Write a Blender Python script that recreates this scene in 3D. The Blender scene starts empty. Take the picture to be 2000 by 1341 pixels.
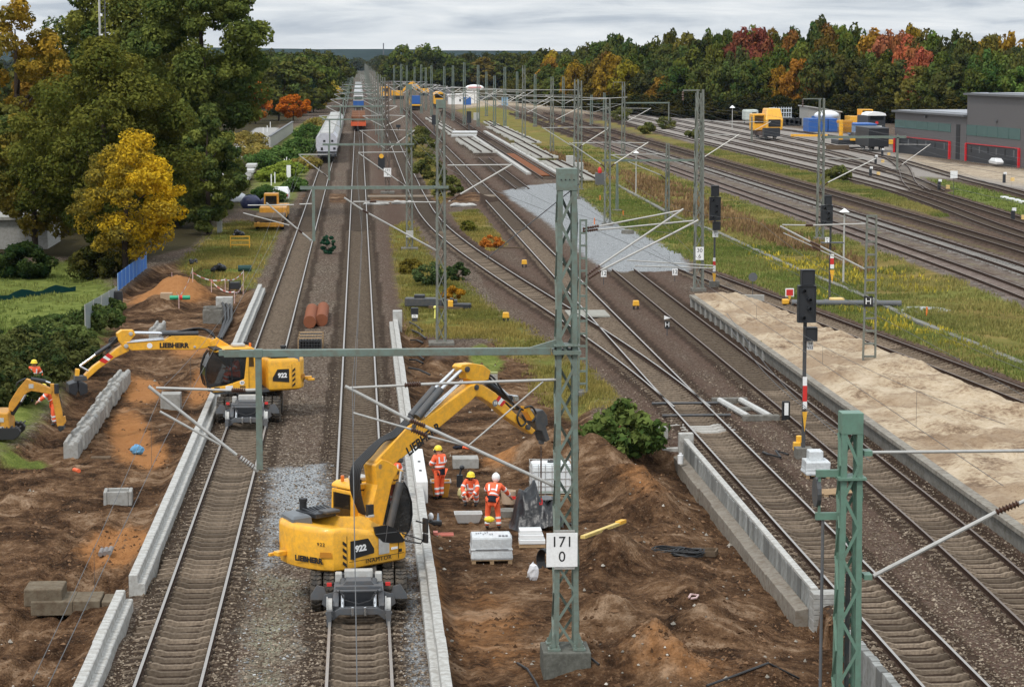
import bpy, math, random
import numpy as np
from mathutils import Vector, Matrix
random.seed(7); rng = np.random.default_rng(7)
SC = bpy.context.scene
COL = SC.collection
R = math.radians

# ---------------------------------------------------------------- camera
F, H, V0, UX = 4600.0, 14.5, 115.0, 700.0          # focal length in photo pixels, eye height, horizon row, vanishing column
PITCH = math.atan((670.5 - V0) / F); YAW = R(3.704558)
fw = np.array([math.sin(YAW)*math.cos(PITCH), math.cos(YAW)*math.cos(PITCH), -math.sin(PITCH)])
rt = np.array([math.cos(YAW), -math.sin(YAW), 0.0]); up = np.cross(rt, fw)
EYE = np.array([0.0, 0.0, H])
cd = bpy.data.cameras.new('camera'); cam = bpy.data.objects.new('camera', cd); COL.objects.link(cam)
cam.location = EYE; cam.rotation_euler = (math.pi/2 - PITCH, 0, -YAW)
cd.sensor_width = 36; cd.lens = F/2000*36; cd.clip_start = 1; cd.clip_end = 12000
SC.camera = cam

# ---------------------------------------------------------------- sky, sun, exposure
SC.view_settings.view_transform = 'Standard'; SC.view_settings.look = 'None'
SC.view_settings.gamma = 1; SC.view_settings.exposure = 0.3
SUN_EL, SUN_AZ = R(52), R(215)                      # behind the camera, from the left
def nd(nt, t, ins=None, **kw):
    n = nt.nodes.new(t)
    for k, v in kw.items(): setattr(n, k, v)
    for k, v in (ins or {}).items():
        if isinstance(v, bpy.types.NodeSocket): nt.links.new(v, n.inputs[k])
        else: n.inputs[k].default_value = v
    return n
def mathn(nt, op, a, b=0.0, c=None, clamp=False):
    n = nt.nodes.new('ShaderNodeMath'); n.operation = op; n.use_clamp = clamp
    for i, v in enumerate((a, b) if c is None else (a, b, c)):
        if isinstance(v, bpy.types.NodeSocket): nt.links.new(v, n.inputs[i])
        else: n.inputs[i].default_value = v
    return n.outputs[0]
def rgb(c): return (c[0], c[1], c[2], 1)
def mixc(nt, f, a, b, mode='MIX'):
    n = nt.nodes.new('ShaderNodeMix'); n.data_type = 'RGBA'; n.blend_type = mode
    for i, v in ((0, f), (6, a), (7, b)):
        if isinstance(v, bpy.types.NodeSocket): nt.links.new(v, n.inputs[i])
        else: n.inputs[i].default_value = v if i == 0 else rgb(v)
    return n.outputs[2]
def ramp(nt, f, stops):
    n = nd(nt, 'ShaderNodeValToRGB', {'Fac': f}); e = n.color_ramp.elements
    while len(e) < len(stops): e.new(0.5)
    for el, (p, c) in zip(e, stops):
        el.position = p; el.color = rgb(c) if hasattr(c, '__len__') else (c, c, c, 1)
    return n.outputs[0]
W = bpy.data.worlds.new('World'); SC.world = W; W.use_nodes = True
nt = W.node_tree; nt.nodes.clear()
tc = nd(nt, 'ShaderNodeTexCoord')
sky = nd(nt, 'ShaderNodeTexSky', sky_type='NISHITA', sun_disc=False, sun_elevation=SUN_EL, sun_rotation=SUN_AZ, air_density=1.0, dust_density=3.0)
sep = nd(nt, 'ShaderNodeSeparateXYZ', {0: tc.outputs['Generated']})
mp = nd(nt, 'ShaderNodeMapping', {'Vector': tc.outputs['Generated'], 'Scale': (9, 9, 75)})
n1 = nd(nt, 'ShaderNodeTexNoise', {'Vector': mp.outputs[0], 'Scale': 1.6, 'Detail': 7, 'Roughness': 0.55, 'Distortion': 0.4})
zc = mathn(nt, 'MAXIMUM', sep.outputs[2], 0.0)
cl = ramp(nt, n1.outputs[0], [(0.36, (4.3, 4.8, 5.4)), (0.5, (6.2, 6.6, 6.95)), (0.64, (7.5, 7.75, 7.9))])
low = ramp(nt, mathn(nt, 'MULTIPLY', zc, 30.0), [(0.0, 1.0), (0.42, 0.0)])
cl = mixc(nt, low, cl, (7.5, 7.75, 7.85))
grad = mathn(nt, 'ADD', 1.0, mathn(nt, 'MULTIPLY', zc, 1.0))
clg = nd(nt, 'ShaderNodeVectorMath', {0: cl}, operation='SCALE'); nt.links.new(grad, clg.inputs['Scale'])
mx = mixc(nt, 0.9, sky.outputs[0], clg.outputs[0])
bg = nd(nt, 'ShaderNodeBackground', {'Color': mx, 'Strength': 0.1})
nt.links.new(bg.outputs[0], nd(nt, 'ShaderNodeOutputWorld').inputs[0])
sl = bpy.data.lights.new('sun', 'SUN'); sl.energy = 1.5; sl.angle = R(10); sl.color = (1, 0.96, 0.9)
so = bpy.data.objects.new('sun', sl); COL.objects.link(so)
so.rotation_euler = (math.pi/2 - SUN_EL, 0, -SUN_AZ + math.pi)
SC.cycles.use_denoising = True
SC.cycles.max_bounces = 6; SC.cycles.diffuse_bounces = 3; SC.cycles.transparent_max_bounces = 8; SC.cycles.volume_bounces = 0

# ---------------------------------------------------------------- measuring the photograph
def ray(px, py): return rt*(px-1000)/F + up*(670.5-py)/F + fw
def G(px, py, z=0.0):
    d = ray(px, py); return EYE + d*(z-H)/d[2]
def D(px, py, Y):
    d = ray(px, py); return EYE + d*Y/d[1]
def on_plane(px, py, c, a):                        # (distance along heading a, height) in the upright plane through c
    d = ray(px, py); n = np.array([-math.sin(a), math.cos(a), 0]); c0 = np.array([c[0], c[1], 0.0])
    P = EYE + d*((c0-EYE)@n)/(d@n); return (float((P-c0)@np.array([math.cos(a), math.sin(a), 0])), float(P[2]))

# ---------------------------------------------------------------- materials
MATS = {}
def mat(name, col, rough=0.6, metal=0.0, var=0.18, scale=2.0, dirt=None, dirt_amt=0.35, bump=0.0, alpha=1.0, bscale=20.0, coat=0.0):
    if name in MATS: return MATS[name]
    m = bpy.data.materials.new(name); m.use_nodes = True; nt = m.node_tree
    b = nt.nodes['Principled BSDF']; b.inputs['Roughness'].default_value = rough; b.inputs['Metallic'].default_value = metal
    b.inputs['Coat Weight'].default_value = coat; b.inputs['Specular IOR Level'].default_value = 0.06 if rough >= 0.75 else 0.5
    t = nd(nt, 'ShaderNodeTexCoord').outputs['Object']
    n = nd(nt, 'ShaderNodeTexNoise', {'Vector': t, 'Scale': scale, 'Detail': 6, 'Roughness': 0.65})
    c = mixc(nt, n.outputs[0], [x*(1-var*1.6) for x in col], [min(1, x*(1+var*1.6)) for x in col])
    if name.startswith(('dusty_sleeper', 'ribbed')):              # every sleeper weathered a little differently
        rv = nd(nt, 'ShaderNodeObjectInfo').outputs['Random']; sc_ = nd(nt, 'ShaderNodeVectorMath', {0: c}, operation='SCALE'); nt.links.new(mathn(nt, 'ADD', 0.62, mathn(nt, 'MULTIPLY', rv, 0.8)), sc_.inputs['Scale']); c = sc_.outputs[0]
    if dirt is not None:
        n2 = nd(nt, 'ShaderNodeTexNoise', {'Vector': t, 'Scale': scale*2.3, 'Detail': 8, 'Roughness': 0.7})
        c = mixc(nt, mathn(nt, 'MULTIPLY', ramp(nt, n2.outputs[0], [(0.42, 0.0), (0.68, 1.0)]), dirt_amt), c, dirt)
    nt.links.new(c, b.inputs['Base Color'])
    if bump:
        n3 = nd(nt, 'ShaderNodeTexNoise', {'Vector': t, 'Scale': bscale, 'Detail': 5})
        bn = nd(nt, 'ShaderNodeBump', {'Height': n3.outputs[0], 'Strength': bump, 'Distance': 0.03})
        nt.links.new(bn.outputs[0], b.inputs['Normal'])
    if alpha < 1: b.inputs['Alpha'].default_value = alpha
    MATS[name] = m; return m
MUD = (0.10, 0.065, 0.04)
YEL = mat('yellow_paint', (0.92, 0.46, 0.03), 0.4, var=0.05, dirt=(0.30, 0.17, 0.07), dirt_amt=0.45, coat=0.15)
YEL2 = mat('ochre_yellow_paint', (0.62, 0.29, 0.03), 0.5, var=0.08, dirt=MUD, dirt_amt=0.4)
BLK = mat('black_rubber', (0.018, 0.018, 0.019), 0.55, var=0.2)
BLKP = mat('black_print', (0.012, 0.012, 0.013), 0.6, var=0.05)
GLASS = mat('tinted_glass', (0.012, 0.014, 0.015), 0.06, var=0.05, alpha=0.72)
DGR = mat('dark_grey_steel', (0.055, 0.06, 0.066), 0.5, var=0.2, dirt=(0.14, 0.11, 0.08), dirt_amt=0.45)
MGR = mat('mid_grey_steel', (0.10, 0.108, 0.118), 0.5, var=0.15, dirt=(0.16, 0.12, 0.09), dirt_amt=0.4)
LGR = mat('light_grey_paint', (0.48, 0.48, 0.46), 0.5, var=0.1, dirt=(0.25, 0.2, 0.15), dirt_amt=0.4)
CHR = mat('bright_steel', (0.7, 0.71, 0.72), 0.22, 0.9, var=0.05)
GALV = mat('galvanised_tube', (0.43, 0.42, 0.395), 0.45, 0.25, var=0.15, scale=5)
TYRE = mat('dusty_tyre', (0.06, 0.055, 0.05), 0.85, var=0.3, dirt=(0.2, 0.16, 0.12), dirt_amt=0.7)
MGRN = mat('mast_green_paint', (0.155, 0.205, 0.175), 0.55, var=0.12, scale=3, dirt=(0.13, 0.085, 0.05), dirt_amt=0.5)
MGRN2 = mat('weathered_mast_paint', (0.17, 0.19, 0.165), 0.6, var=0.15, scale=3, dirt=(0.13, 0.08, 0.05), dirt_amt=0.5)
RAILS = mat('rusty_rail_side', (0.05, 0.031, 0.022), 0.75, var=0.25, scale=6)
RAILT = mat('polished_rail_head', (0.40, 0.37, 0.34), 0.38, 0.6, var=0.12, scale=6)
RAILT2 = mat('dull_rail_head', (0.17, 0.13, 0.105), 0.5, 0.4, var=0.15, scale=6)
CONC = mat('pale_concrete', (0.47, 0.465, 0.44), 0.85, var=0.12, scale=2.5, dirt=(0.19, 0.165, 0.135), dirt_amt=0.7, bump=0.25)
CONCD = mat('dark_old_concrete', (0.2, 0.19, 0.17), 0.9, var=0.2, scale=2, dirt=(0.08, 0.07, 0.05), dirt_amt=0.7, bump=0.35)
CONCM = mat('grey_concrete', (0.36, 0.355, 0.335), 0.85, var=0.12, scale=2, dirt=(0.16, 0.14, 0.11), dirt_amt=0.5, bump=0.3)
SLEEP = mat('dusty_sleeper_concrete', (0.205, 0.16, 0.118), 0.9, var=0.3, scale=4, dirt=(0.075, 0.056, 0.042), dirt_amt=0.85, bump=0.3)
SLEEPW = mat('new_sleeper_concrete', (0.5, 0.485, 0.45), 0.85, var=0.12, scale=4, dirt=(0.25, 0.21, 0.17), dirt_amt=0.4)
WHITE = mat('white_enamel', (0.88, 0.88, 0.87), 0.4, var=0.03, scale=4, dirt=(0.5, 0.48, 0.44), dirt_amt=0.25)
WHITEP = mat('white_plastic', (0.78, 0.79, 0.79), 0.35, var=0.05)
FILM = mat('milky_wrapping_film', (0.62, 0.65, 0.66), 0.25, var=0.14, scale=5, bump=0.6, bscale=9, dirt=(0.4, 0.4, 0.39), dirt_amt=0.4)
RED = mat('signal_red', (0.62, 0.03, 0.025), 0.5, var=0.08)
WOOD = mat('pale_pallet_wood', (0.42, 0.29, 0.17), 0.8, var=0.25, scale=6, dirt=(0.16, 0.1, 0.06), dirt_amt=0.4)
WOODD = mat('dirty_timber', (0.13, 0.095, 0.065), 0.85, var=0.3, scale=6)
BROWN = mat('brown_insulator_glaze', (0.075, 0.035, 0.022), 0.3, var=0.2)
BLUE = mat('blue_paint', (0.02, 0.11, 0.38), 0.5, var=0.12, dirt=(0.15, 0.15, 0.16), dirt_amt=0.2)
ORNG = mat('hi_vis_orange', (0.95, 0.135, 0.045), 0.7, var=0.1, scale=9, bump=0.4, bscale=14)
SILV = mat('reflective_silver_tape', (0.72, 0.74, 0.74), 0.4, var=0.08)
NAVY = mat('dark_navy_cloth', (0.02, 0.021, 0.028), 0.85, var=0.2)
SKIN = mat('skin', (0.5, 0.27, 0.18), 0.6, var=0.06)
HELM = mat('yellow_helmet', (0.82, 0.62, 0.03), 0.35, var=0.05)
TARP = mat('black_plastic_sheet', (0.007, 0.0075, 0.009), 0.36, var=0.2, bump=0.8, bscale=7)
SIGBLK = mat('signal_black', (0.022, 0.024, 0.028), 0.45, var=0.15)
YBOX = mat('signal_yellow', (0.82, 0.43, 0.04), 0.5, var=0.08)
TERRA = mat('terracotta_pipe', (0.23, 0.085, 0.045), 0.75, var=0.12, scale=4)

# ---------------------------------------------------------------- object helpers
def tag(o, label=None, cat=None, group=None, kind=None):
    if label: o['label'] = label
    if cat: o['category'] = cat
    if group: o['group'] = group
    if kind: o['kind'] = kind
    return o
def thing(name, label, cat, loc=(0, 0, 0), rz=0.0, group=None):
    o = bpy.data.objects.new(name, None); COL.objects.link(o); o.empty_display_size = 0.2
    o.location = tuple(float(v) for v in loc); o.rotation_euler = (0, 0, rz); return tag(o, label, cat, group)
def copy_tree(o, parent=None):
    c = o.copy(); COL.objects.link(c); c.parent = parent
    for ch in [x for x in o.children]: copy_tree(ch, c)
    return c
class MB:
    def __init__(s): s.v = []; s.f = []; s.m = []
    def add(s, vs, fs, mi=0):
        n = len(s.v); s.v.extend([tuple(map(float, p)) for p in vs])
        for f in fs: s.f.append(tuple(i+n for i in f)); s.m.append(mi)
        return s
    def hexa(s, p, mi=0):
        return s.add(p, [(0,3,2,1),(4,5,6,7),(0,1,5,4),(1,2,6,5),(2,3,7,6),(3,0,4,7)], mi)
    def box(s, c, d, rz=0.0, mi=0, rot=None):
        pts = []
        for z in (-1, 1):
            for x, y in ((-1,-1),(1,-1),(1,1),(-1,1)):
                p = Vector((x*d[0]/2, y*d[1]/2, z*d[2]/2))
                if rot is not None: p = rot @ p
                if rz: p = Matrix.Rotation(rz, 3, 'Z') @ p
                pts.append((p.x+c[0], p.y+c[1], p.z+c[2]))
        return s.hexa(pts, mi)
    def beam(s, a, b, w, h, mi=0, upv=(0, 0, 1)):
        a = Vector(a); b = Vector(b); d = (b-a).normalized(); u = Vector(upv)
        if abs(d.dot(u)) > 0.98: u = Vector((0, 1, 0))
        x = d.cross(u).normalized()*w/2; y = x.cross(d).normalized()*h/2
        return s.hexa([a-x-y, a+x-y, a+x+y, a-x+y, b-x-y, b+x-y, b+x+y, b-x+y], mi)
    def path(s, pts, r, n=8, mi=0, caps=True):
        pts = [Vector(p) for p in pts]; rs = r if hasattr(r, '__len__') else [r]*len(pts)
        rings = []; pu = None
        for i, p in enumerate(pts):
            d = (pts[min(i+1, len(pts)-1)] - pts[max(i-1, 0)]).normalized()
            u = pu if pu is not None else (Vector((0, 0, 1)) if abs(d.z) < 0.95 else Vector((1, 0, 0)))
            x = d.cross(u)
            if x.length < 1e-4: x = d.cross(Vector((0.3, 0.9, 0.1)))
            x.normalize(); y = x.cross(d).normalized(); pu = y
            rings.append([p + (x*math.cos(2*math.pi*k/n) + y*math.sin(2*math.pi*k/n))*rs[i] for k in range(n)])
        fs = []
        for i in range(len(pts)-1):
            for k in range(n):
                q = (k+1) % n; fs.append((i*n+k, i*n+q, (i+1)*n+q, (i+1)*n+k))
        if caps: fs += [tuple(reversed(range(n))), tuple(range((len(pts)-1)*n, len(pts)*n))]
        return s.add([q for rg in rings for q in rg], fs, mi)
    def tube(s, a, b, r, n=8, mi=0, r2=None): return s.path([a, b], [r, r if r2 is None else r2], n, mi)
    def prism(s, poly, ax, a, b, mi=0):             # poly in the two other axes, extruded along ax from a to b
        n = len(poly)
        def P(q, t): return {'x': (t, q[0], q[1]), 'y': (q[0], t, q[1]), 'z': (q[0], q[1], t)}[ax]
        vs = [P(q, a) for q in poly] + [P(q, b) for q in poly]
        return s.add(vs, [tuple(reversed(range(n))), tuple(range(n, 2*n))] + [(i, (i+1) % n, n+(i+1) % n, n+i) for i in range(n)], mi)
    def loft(s, rings, mi=0, caps=True):
        n = len(rings[0]); fs = []
        for i in range(len(rings)-1):
            for k in range(n):
                q = (k+1) % n; fs.append((i*n+k, i*n+q, (i+1)*n+q, (i+1)*n+k))
        if caps: fs += [tuple(reversed(range(n))), tuple(range((len(rings)-1)*n, len(rings)*n))]
        return s.add([p for r_ in rings for p in r_], fs, mi)
    def ball(s, c, r, nu=12, nv=7, mi=0, jit=0.0, zmin=-1.0):
        rr = r if hasattr(r, '__len__') else (r, r, r); rings = []
        for i in range(nv+1):
            t = -math.pi/2 + math.pi*i/nv; sz = max(math.sin(t), zmin)
            ct = math.cos(t) if math.sin(t) >= zmin else math.sqrt(1-zmin*zmin)*max(0.02, (i+0.5)/nv*2)
            rings.append([(c[0]+rr[0]*max(ct, 0.02)*math.cos(2*math.pi*k/nu)*(1+random.uniform(-jit, jit)), c[1]+rr[1]*max(ct, 0.02)*math.sin(2*math.pi*k/nu)*(1+random.uniform(-jit, jit)), c[2]+rr[2]*sz*(1+random.uniform(-jit, jit))) for k in range(nu)])
        return s.loft(rings, mi)
    def lathe(s, prof, c, ax='z', n=20, mi=0):     # prof: (radius, offset along ax)
        rings = []
        for r_, h_ in prof:
            rg = []
            for k in range(n):
                a, b = r_*math.cos(2*math.pi*k/n), r_*math.sin(2*math.pi*k/n)
                rg.append({'z': (c[0]+a, c[1]+b, c[2]+h_), 'x': (c[0]+h_, c[1]+a, c[2]+b), 'y': (c[0]+b, c[1]+h_, c[2]+a)}[ax])
            rings.append(rg)
        return s.loft(rings, mi)
    def build(s, name, mats, parent=None, bevel=0.0, smooth=None, rot=None, loc=None, label=None):
        me = bpy.data.meshes.new(name); vs = s.v
        if rot is not None:
            c_, s_ = math.cos(rot), math.sin(rot); vs = [(x*c_-y*s_, x*s_+y*c_, z) for x, y, z in vs]
        me.from_pydata(vs, [], s.f)
        for m in (mats if isinstance(mats, (list, tuple)) else [mats]): me.materials.append(m)
        me.polygons.foreach_set('material_index', s.m)
        if smooth is not None:
            me.polygons.foreach_set('use_smooth', [True]*len(s.f)); me.set_sharp_from_angle(angle=R(smooth))
        me.update(); me.validate()
        o = bpy.data.objects.new(name, me); COL.objects.link(o)
        if parent is not None: o.parent = parent
        if loc is not None: o.location = tuple(float(v) for v in loc)
        if bevel:
            b = o.modifiers.new('bevel', 'BEVEL'); b.width = bevel; b.segments = 2; b.limit_method = 'ANGLE'; b.angle_limit = R(40)
        if label: o['label'] = label
        return o
def lettering(name, text, size, m, parent, origin, xdir, ydir, bold=0.0, depth=0.004, width=None, align='CENTER', rot=None, spacing=1.0):
    cu = bpy.data.curves.new('t', 'FONT'); cu.body = text; cu.size = size; cu.offset = bold; cu.extrude = depth; cu.align_x = align; cu.align_y = 'CENTER'; cu.space_character = spacing; cu.resolution_u = 3
    t = bpy.data.objects.new('t', cu); COL.objects.link(t)
    me = bpy.data.meshes.new_from_object(t.evaluated_get(bpy.context.evaluated_depsgraph_get())); bpy.data.objects.remove(t)
    x = Vector(xdir).normalized(); y = Vector(ydir).normalized(); z = x.cross(y)
    sx = 1.0
    if width and len(me.vertices):
        w_ = max(v.co.x for v in me.vertices)-min(v.co.x for v in me.vertices); sx = width/w_
    M = Matrix(((x.x*sx, y.x, z.x, origin[0]), (x.y*sx, y.y, z.y, origin[1]), (x.z*sx, y.z, z.z, origin[2]), (0, 0, 0, 1)))
    if rot is not None: M = Matrix.Rotation(rot, 4, 'Z') @ M
    me.transform(M); me.materials.clear(); me.materials.append(m)
    o = bpy.data.objects.new(name, me); COL.objects.link(o); o.parent = parent; return o
# ---------------------------------------------------------------- noise and ground zones
def vnoise(x, y, seed=0):
    xi = np.floor(x).astype(np.int64); yi = np.floor(y).astype(np.int64); xf = x-xi; yf = y-yi
    def h(a, b):
        k = (a*374761393 + b*668265263 + seed*1274126177) & 0xffffffff
        k = ((k ^ (k >> 13))*1274126177) & 0xffffffff
        return ((k ^ (k >> 16)) & 0xffffff)/float(0xffffff)
    u = xf*xf*(3-2*xf); v = yf*yf*(3-2*yf)
    return (h(xi, yi)*(1-u)+h(xi+1, yi)*u)*(1-v) + (h(xi, yi+1)*(1-u)+h(xi+1, yi+1)*u)*v
def fbm(x, y, s, o=4, seed=0):
    t = 0; a = 0.5; f = 1.0/s
    for i in range(o): t = t + a*vnoise(x*f, y*f, seed+i*17); a *= 0.5; f *= 2.03
    return t/(1-0.5**o)
def sdist(poly, X, Y):                              # signed distance, negative inside
    d2 = np.full(X.shape, 1e18); ins = np.zeros(X.shape, bool); n = len(poly)
    for i in range(n):
        ax, ay = poly[i]; bx, by = poly[(i+1) % n]; ex, ey = bx-ax, by-ay
        t = np.clip(((X-ax)*ex+(Y-ay)*ey)/(ex*ex+ey*ey+1e-12), 0, 1)
        d2 = np.minimum(d2, (X-ax-t*ex)**2+(Y-ay-t*ey)**2)
        c = ((ay <= Y) & (by > Y)) | ((by <= Y) & (ay > Y))
        xx = ax + (Y-ay)/(by-ay if by != ay else 1e-9)*ex
        ins ^= c & (X < xx)
    d = np.sqrt(d2); return np.where(ins, -d, d)
def zone(*pts): return [tuple(G(x, y)[:2]) for x, y in pts]
def sstep(d, w): t = np.clip(0.5-d/w, 0, 1); return t*t*(3-2*t)   # 1 inside

# tracks: centre lines (across, along), read off the photograph; most run straight and parallel
TR = {
 'A': [(20,-4.5),(1500,-4.5)], 'B': [(20,-0.09),(1500,-0.09)],
 'C': [(96,13.72),(102,13.55),(110,13.15),(123,12.3),(135,11.35),(157,9.55),(180,7.9),(201,6.8),(222,6.25),(257,6.1),(420,6.1),(900,6.4)],
 'D': [(36,13.6),(700,13.6)], 'E': [(40,16.85),(46,17.15),(57,17.6),(70,17.9),(86,18.02),(110,18.05),(160.5,18.05)],
 'H': [(262,18.15),(345,18.15)], 'I': [(286,23.0),(660,23.3)],
 'J': [(80,30.0),(88,29.3),(97,28.5),(108,27.6),(119,26.5),(132,25.3),(146,23.9),(160.5,22.6)],
 'K': [(105,39.3),(118,40.2),(153,41.2),(200,41.3),(640,41.3)], 'L': [(112,43.8),(128,44.9),(166,45.7),(214,45.8),(640,45.8)], 'M': [(120,47.4),(138,48.8),(176,50.3),(225,50.7),(640,50.7)],
 'N': [(140,53.4),(184,54.1),(200,54.9),(225,57),(250,58.8),(270,59.4),(300,59.6),(620,60)],
 'O': [(150,58.2),(202,58.9),(225,60.3),(256,62.2),(290,63.6),(315,64.1),(620,65)],
 'P': [(255,63.3),(268,65.2),(290,67.6),(309,68.4),(343,68.8),(600,69.8)], 'Q': [(300,68.4),(325,70.6),(351,72.8),(382,73.8),(600,74.8)],
 'S': [(180,64),(225,68.9),(253,71.6),(285,73.2),(310,75.3),(336,77.4),(360,78.2),(430,79.5),(640,81)],
 'T': [(258,61.7),(271,63.9),(284,66.7),(298,69.8),(313,72.9),(329,75.8),(345,78.2)], 'U': [(400,90),(430,89.2),(463,87.3),(498,86),(620,84)],
}
def _curve(keys):
    k = np.array(keys, float); g = np.arange(k[0, 0]-30, k[-1, 0]+30.1, 1.0)
    s0 = (k[1, 1]-k[0, 1])/(k[1, 0]-k[0, 0]); s1 = (k[-1, 1]-k[-2, 1])/(k[-1, 0]-k[-2, 0])
    v = np.interp(g, k[:, 0], k[:, 1]); v = np.where(g < k[0, 0], k[0, 1]+(g-k[0, 0])*s0, v); v = np.where(g > k[-1, 0], k[-1, 1]+(g-k[-1, 0])*s1, v)
    for _ in range(3): v = np.convolve(np.pad(v, 5, mode='reflect', reflect_type='odd'), np.ones(11)/11, 'valid')
    return lambda Y: np.interp(Y, g, v)
TR = {k: dict(f=_curve(v), y0=v[0][0], y1=v[-1][0]) for k, v in TR.items()}

Z_SOIL_C = zone((772,618),(830,650),(850,705),(1000,655),(1110,690),(1165,765),(1150,830),(1300,872),(1335,878),(1450,1000),(1560,1125),(1640,1210),(1790,1500),(880,1500),(850,1200),(812,960),(790,780))
Z_SOIL_L = zone((208,590),(300,520),(360,505),(430,540),(492,560),(494,590),(425,760),(385,840),(255,1150),(140,1341),(80,1500),(-900,1500),(-500,930),(0,890),(60,850),(100,800),(130,740),(170,650))
Z_LAWN = zone((-300,500),(0,515),(160,505),(222,560),(185,605),(110,660),(0,690),(-500,740))
Z_HEDGE = zone((-500,735),(0,690),(110,655),(200,600),(215,640),(160,680),(130,740),(95,800),(40,860),(0,885),(-500,930))
Z_WOODL = zone((-900,330),(-300,500),(0,505),(160,500),(225,545),(300,500),(380,480),(430,430),(480,400),(520,330),(540,250),(620,150),(-600,160))
Z_GRASSL = zone((350,510),(385,490),(430,440),(470,430),(520,440),(548,450),(520,510),(492,562),(440,545),(400,545))
Z_SLOPE = zone((478,405),(500,350),(530,300),(560,260),(600,235),(640,225),(622,280),(600,340),(575,390),(540,420))
Z_ROADL = zone((415,405),(440,350),(470,310),(530,280),(545,250),(500,250),(400,330),(330,400))
Z_GRASSC = zone((765,445),(800,430),(835,500),(890,545),(960,600),(1080,680),(1180,745),(1215,790),(1120,800),(1060,760),(1040,700),(960,660),(860,660),(800,640),(778,560))
Z_GRASSC2 = zone((880,415),(930,410),(960,440),(985,482),(950,492),(912,465))
Z_STRIP = zone((800,262),(815,262),(850,330),(870,390),(850,400),(820,340))
Z_GRAVEL = zone((982,374),(1030,362),(1095,358),(1135,385),(1190,430),(1330,495),(1350,530),(1195,532),(1140,500),(1070,435),(1000,392))
Z_MEADOW = zone((1128,372),(1090,345),(960,250),(890,215),(950,205),(1080,235),(1230,300),(1450,385),(1640,452),(1800,512),(2000,590),(2600,760),(2600,960),(2000,745),(1740,655),(1600,605),(1480,558),(1380,520),(1330,495),(1190,428))
Z_GREEN = zone((1130,372),(1205,355),(1260,395),(1420,460),(1560,530),(1700,600),(2000,690),(2600,880),(2600,960),(2000,740),(1600,600),(1380,518),(1190,430))
Z_DRY = zone((1135,232),(1230,240),(1354,281),(1400,290),(1520,322),(1640,348),(1745,375),(1800,388),(1880,415),(1840,425),(1700,388),(1450,318),(1300,278),(1220,252))
Z_YARD = zone((1190,222),(1400,232),(1700,268),(1760,300),(1850,335),(2600,440),(2600,470),(2000,372),(1860,350),(1800,345),(1800,372),(1745,372),(1640,345),(1520,320),(1400,288),(1354,279),(1230,240))
Z_GRGR = zone((1790,345),(1870,355),(2000,380),(2600,470),(2600,540),(2000,428),(1900,402),(1830,375))
Z_PLAZA = zone((1760,300),(1850,318),(2000,332),(2600,400),(2600,440),(2000,362),(1860,338),(1790,318))
Z_WOODR = zone((1000,205),(1200,212),(1480,218),(1700,232),(1760,225),(2600,230),(2600,140),(800,135),(760,170))
Z_LB1 = zone((520,915),(640,905),(655,960),(640,1010),(560,1040),(528,1120),(500,1110),(520,1000))
Z_LB2 = zone((470,1110),(620,1130),(600,1250),(560,1500),(420,1500))
Z_LB3 = zone((772,860),(800,860),(815,1020),(850,1341),(860,1500),(775,1500),(785,1150))
Z_FARPALE = zone((880,215),(870,196),(1000,195),(1200,212),(1160,225),(980,206))
Z_CROSS = zone((585,378),(985,378),(1000,390),(985,398),(580,397))
Z_SANDP = zone((1378,588),(1420,582),(1500,585),(1560,612),(1640,640),(1800,690),(2000,765),(2600,980),(2600,1500),(2000,985),(1700,800),(1500,680))
MOUNDS = [  # px, py, height, rx, ry, turn: heaps and hollows of the dug ground
 (350,570,1.5,2.0,3.4,0),(315,590,0.9,1.6,2.6,0),(1160,905,0.75,1.7,3.0,0.5),(1240,955,0.7,1.6,3.2,0.6),(1190,860,0.55,1.8,2.4,0),(1060,880,0.55,1.7,2.6,0),(1290,985,0.5,1.4,2.2,0.5),
 (1195,1075,0.75,1.0,1.8,-0.4),(1275,1280,0.8,1.1,1.7,0.3),(1190,1180,0.5,0.9,1.4,0.2),(1390,1200,0.35,1.1,1.5,0),(1340,1130,0.3,0.9,1.6,0),(1480,1300,0.4,1.0,1.3,0),(1120,1240,0.3,0.7,1.0,0),
 (60,1180,-0.5,2.0,2.0,0),(60,1130,-0.55,1.6,1.8,0),(120,1230,-0.35,2.2,1.0,0),(240,1110,-0.45,1.6,1.2,0),(40,1020,0.15,2.2,2.5,0),(110,1300,-0.15,1.5,1.6,0),
 (150,775,-0.5,1.4,3.0,0),(95,720,-0.2,1.5,3,0),(300,700,-0.35,1.2,4.0,0),(250,830,-0.35,0.8,4.0,0.2),(330,840,0.25,0.7,3.0,0),(140,1000,-0.25,0.8,0.8,0),(380,720,0.5,0.5,2.4,0),(410,700,0.45,0.6,1.8,0),
 (1115,1285,0.45,1.1,1.4,0),(210,670,0.1,1.6,3,0),(925,390,0.7,2.2,5.0,0),(875,392,0.3,1.0,4.0,0)]
MW = [(G(a, b)[0], G(a, b)[1], h, rx, ry, t) for a, b, h, rx, ry, t in MOUNDS]
TRK_NEAR = ['A','B','C','D','E','J','H','I','K','L','M','N','O','P','Q','S','T','U']
def track_dist(X, Y):
    d = np.full(X.shape, 99.0)
    for k in TRK_NEAR:
        t = TR[k]; Yc = np.clip(Y, t['y0'], t['y1']); xx = t['f'](Yc); s_ = (t['f'](Yc+0.5)-t['f'](Yc-0.5))
        dd = np.abs(X-xx)/np.sqrt(1+s_*s_); dd = np.where((Y < t['y0']-1) | (Y > t['y1']+1), 99.0, dd); d = np.minimum(d, dd)
    return d
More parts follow.
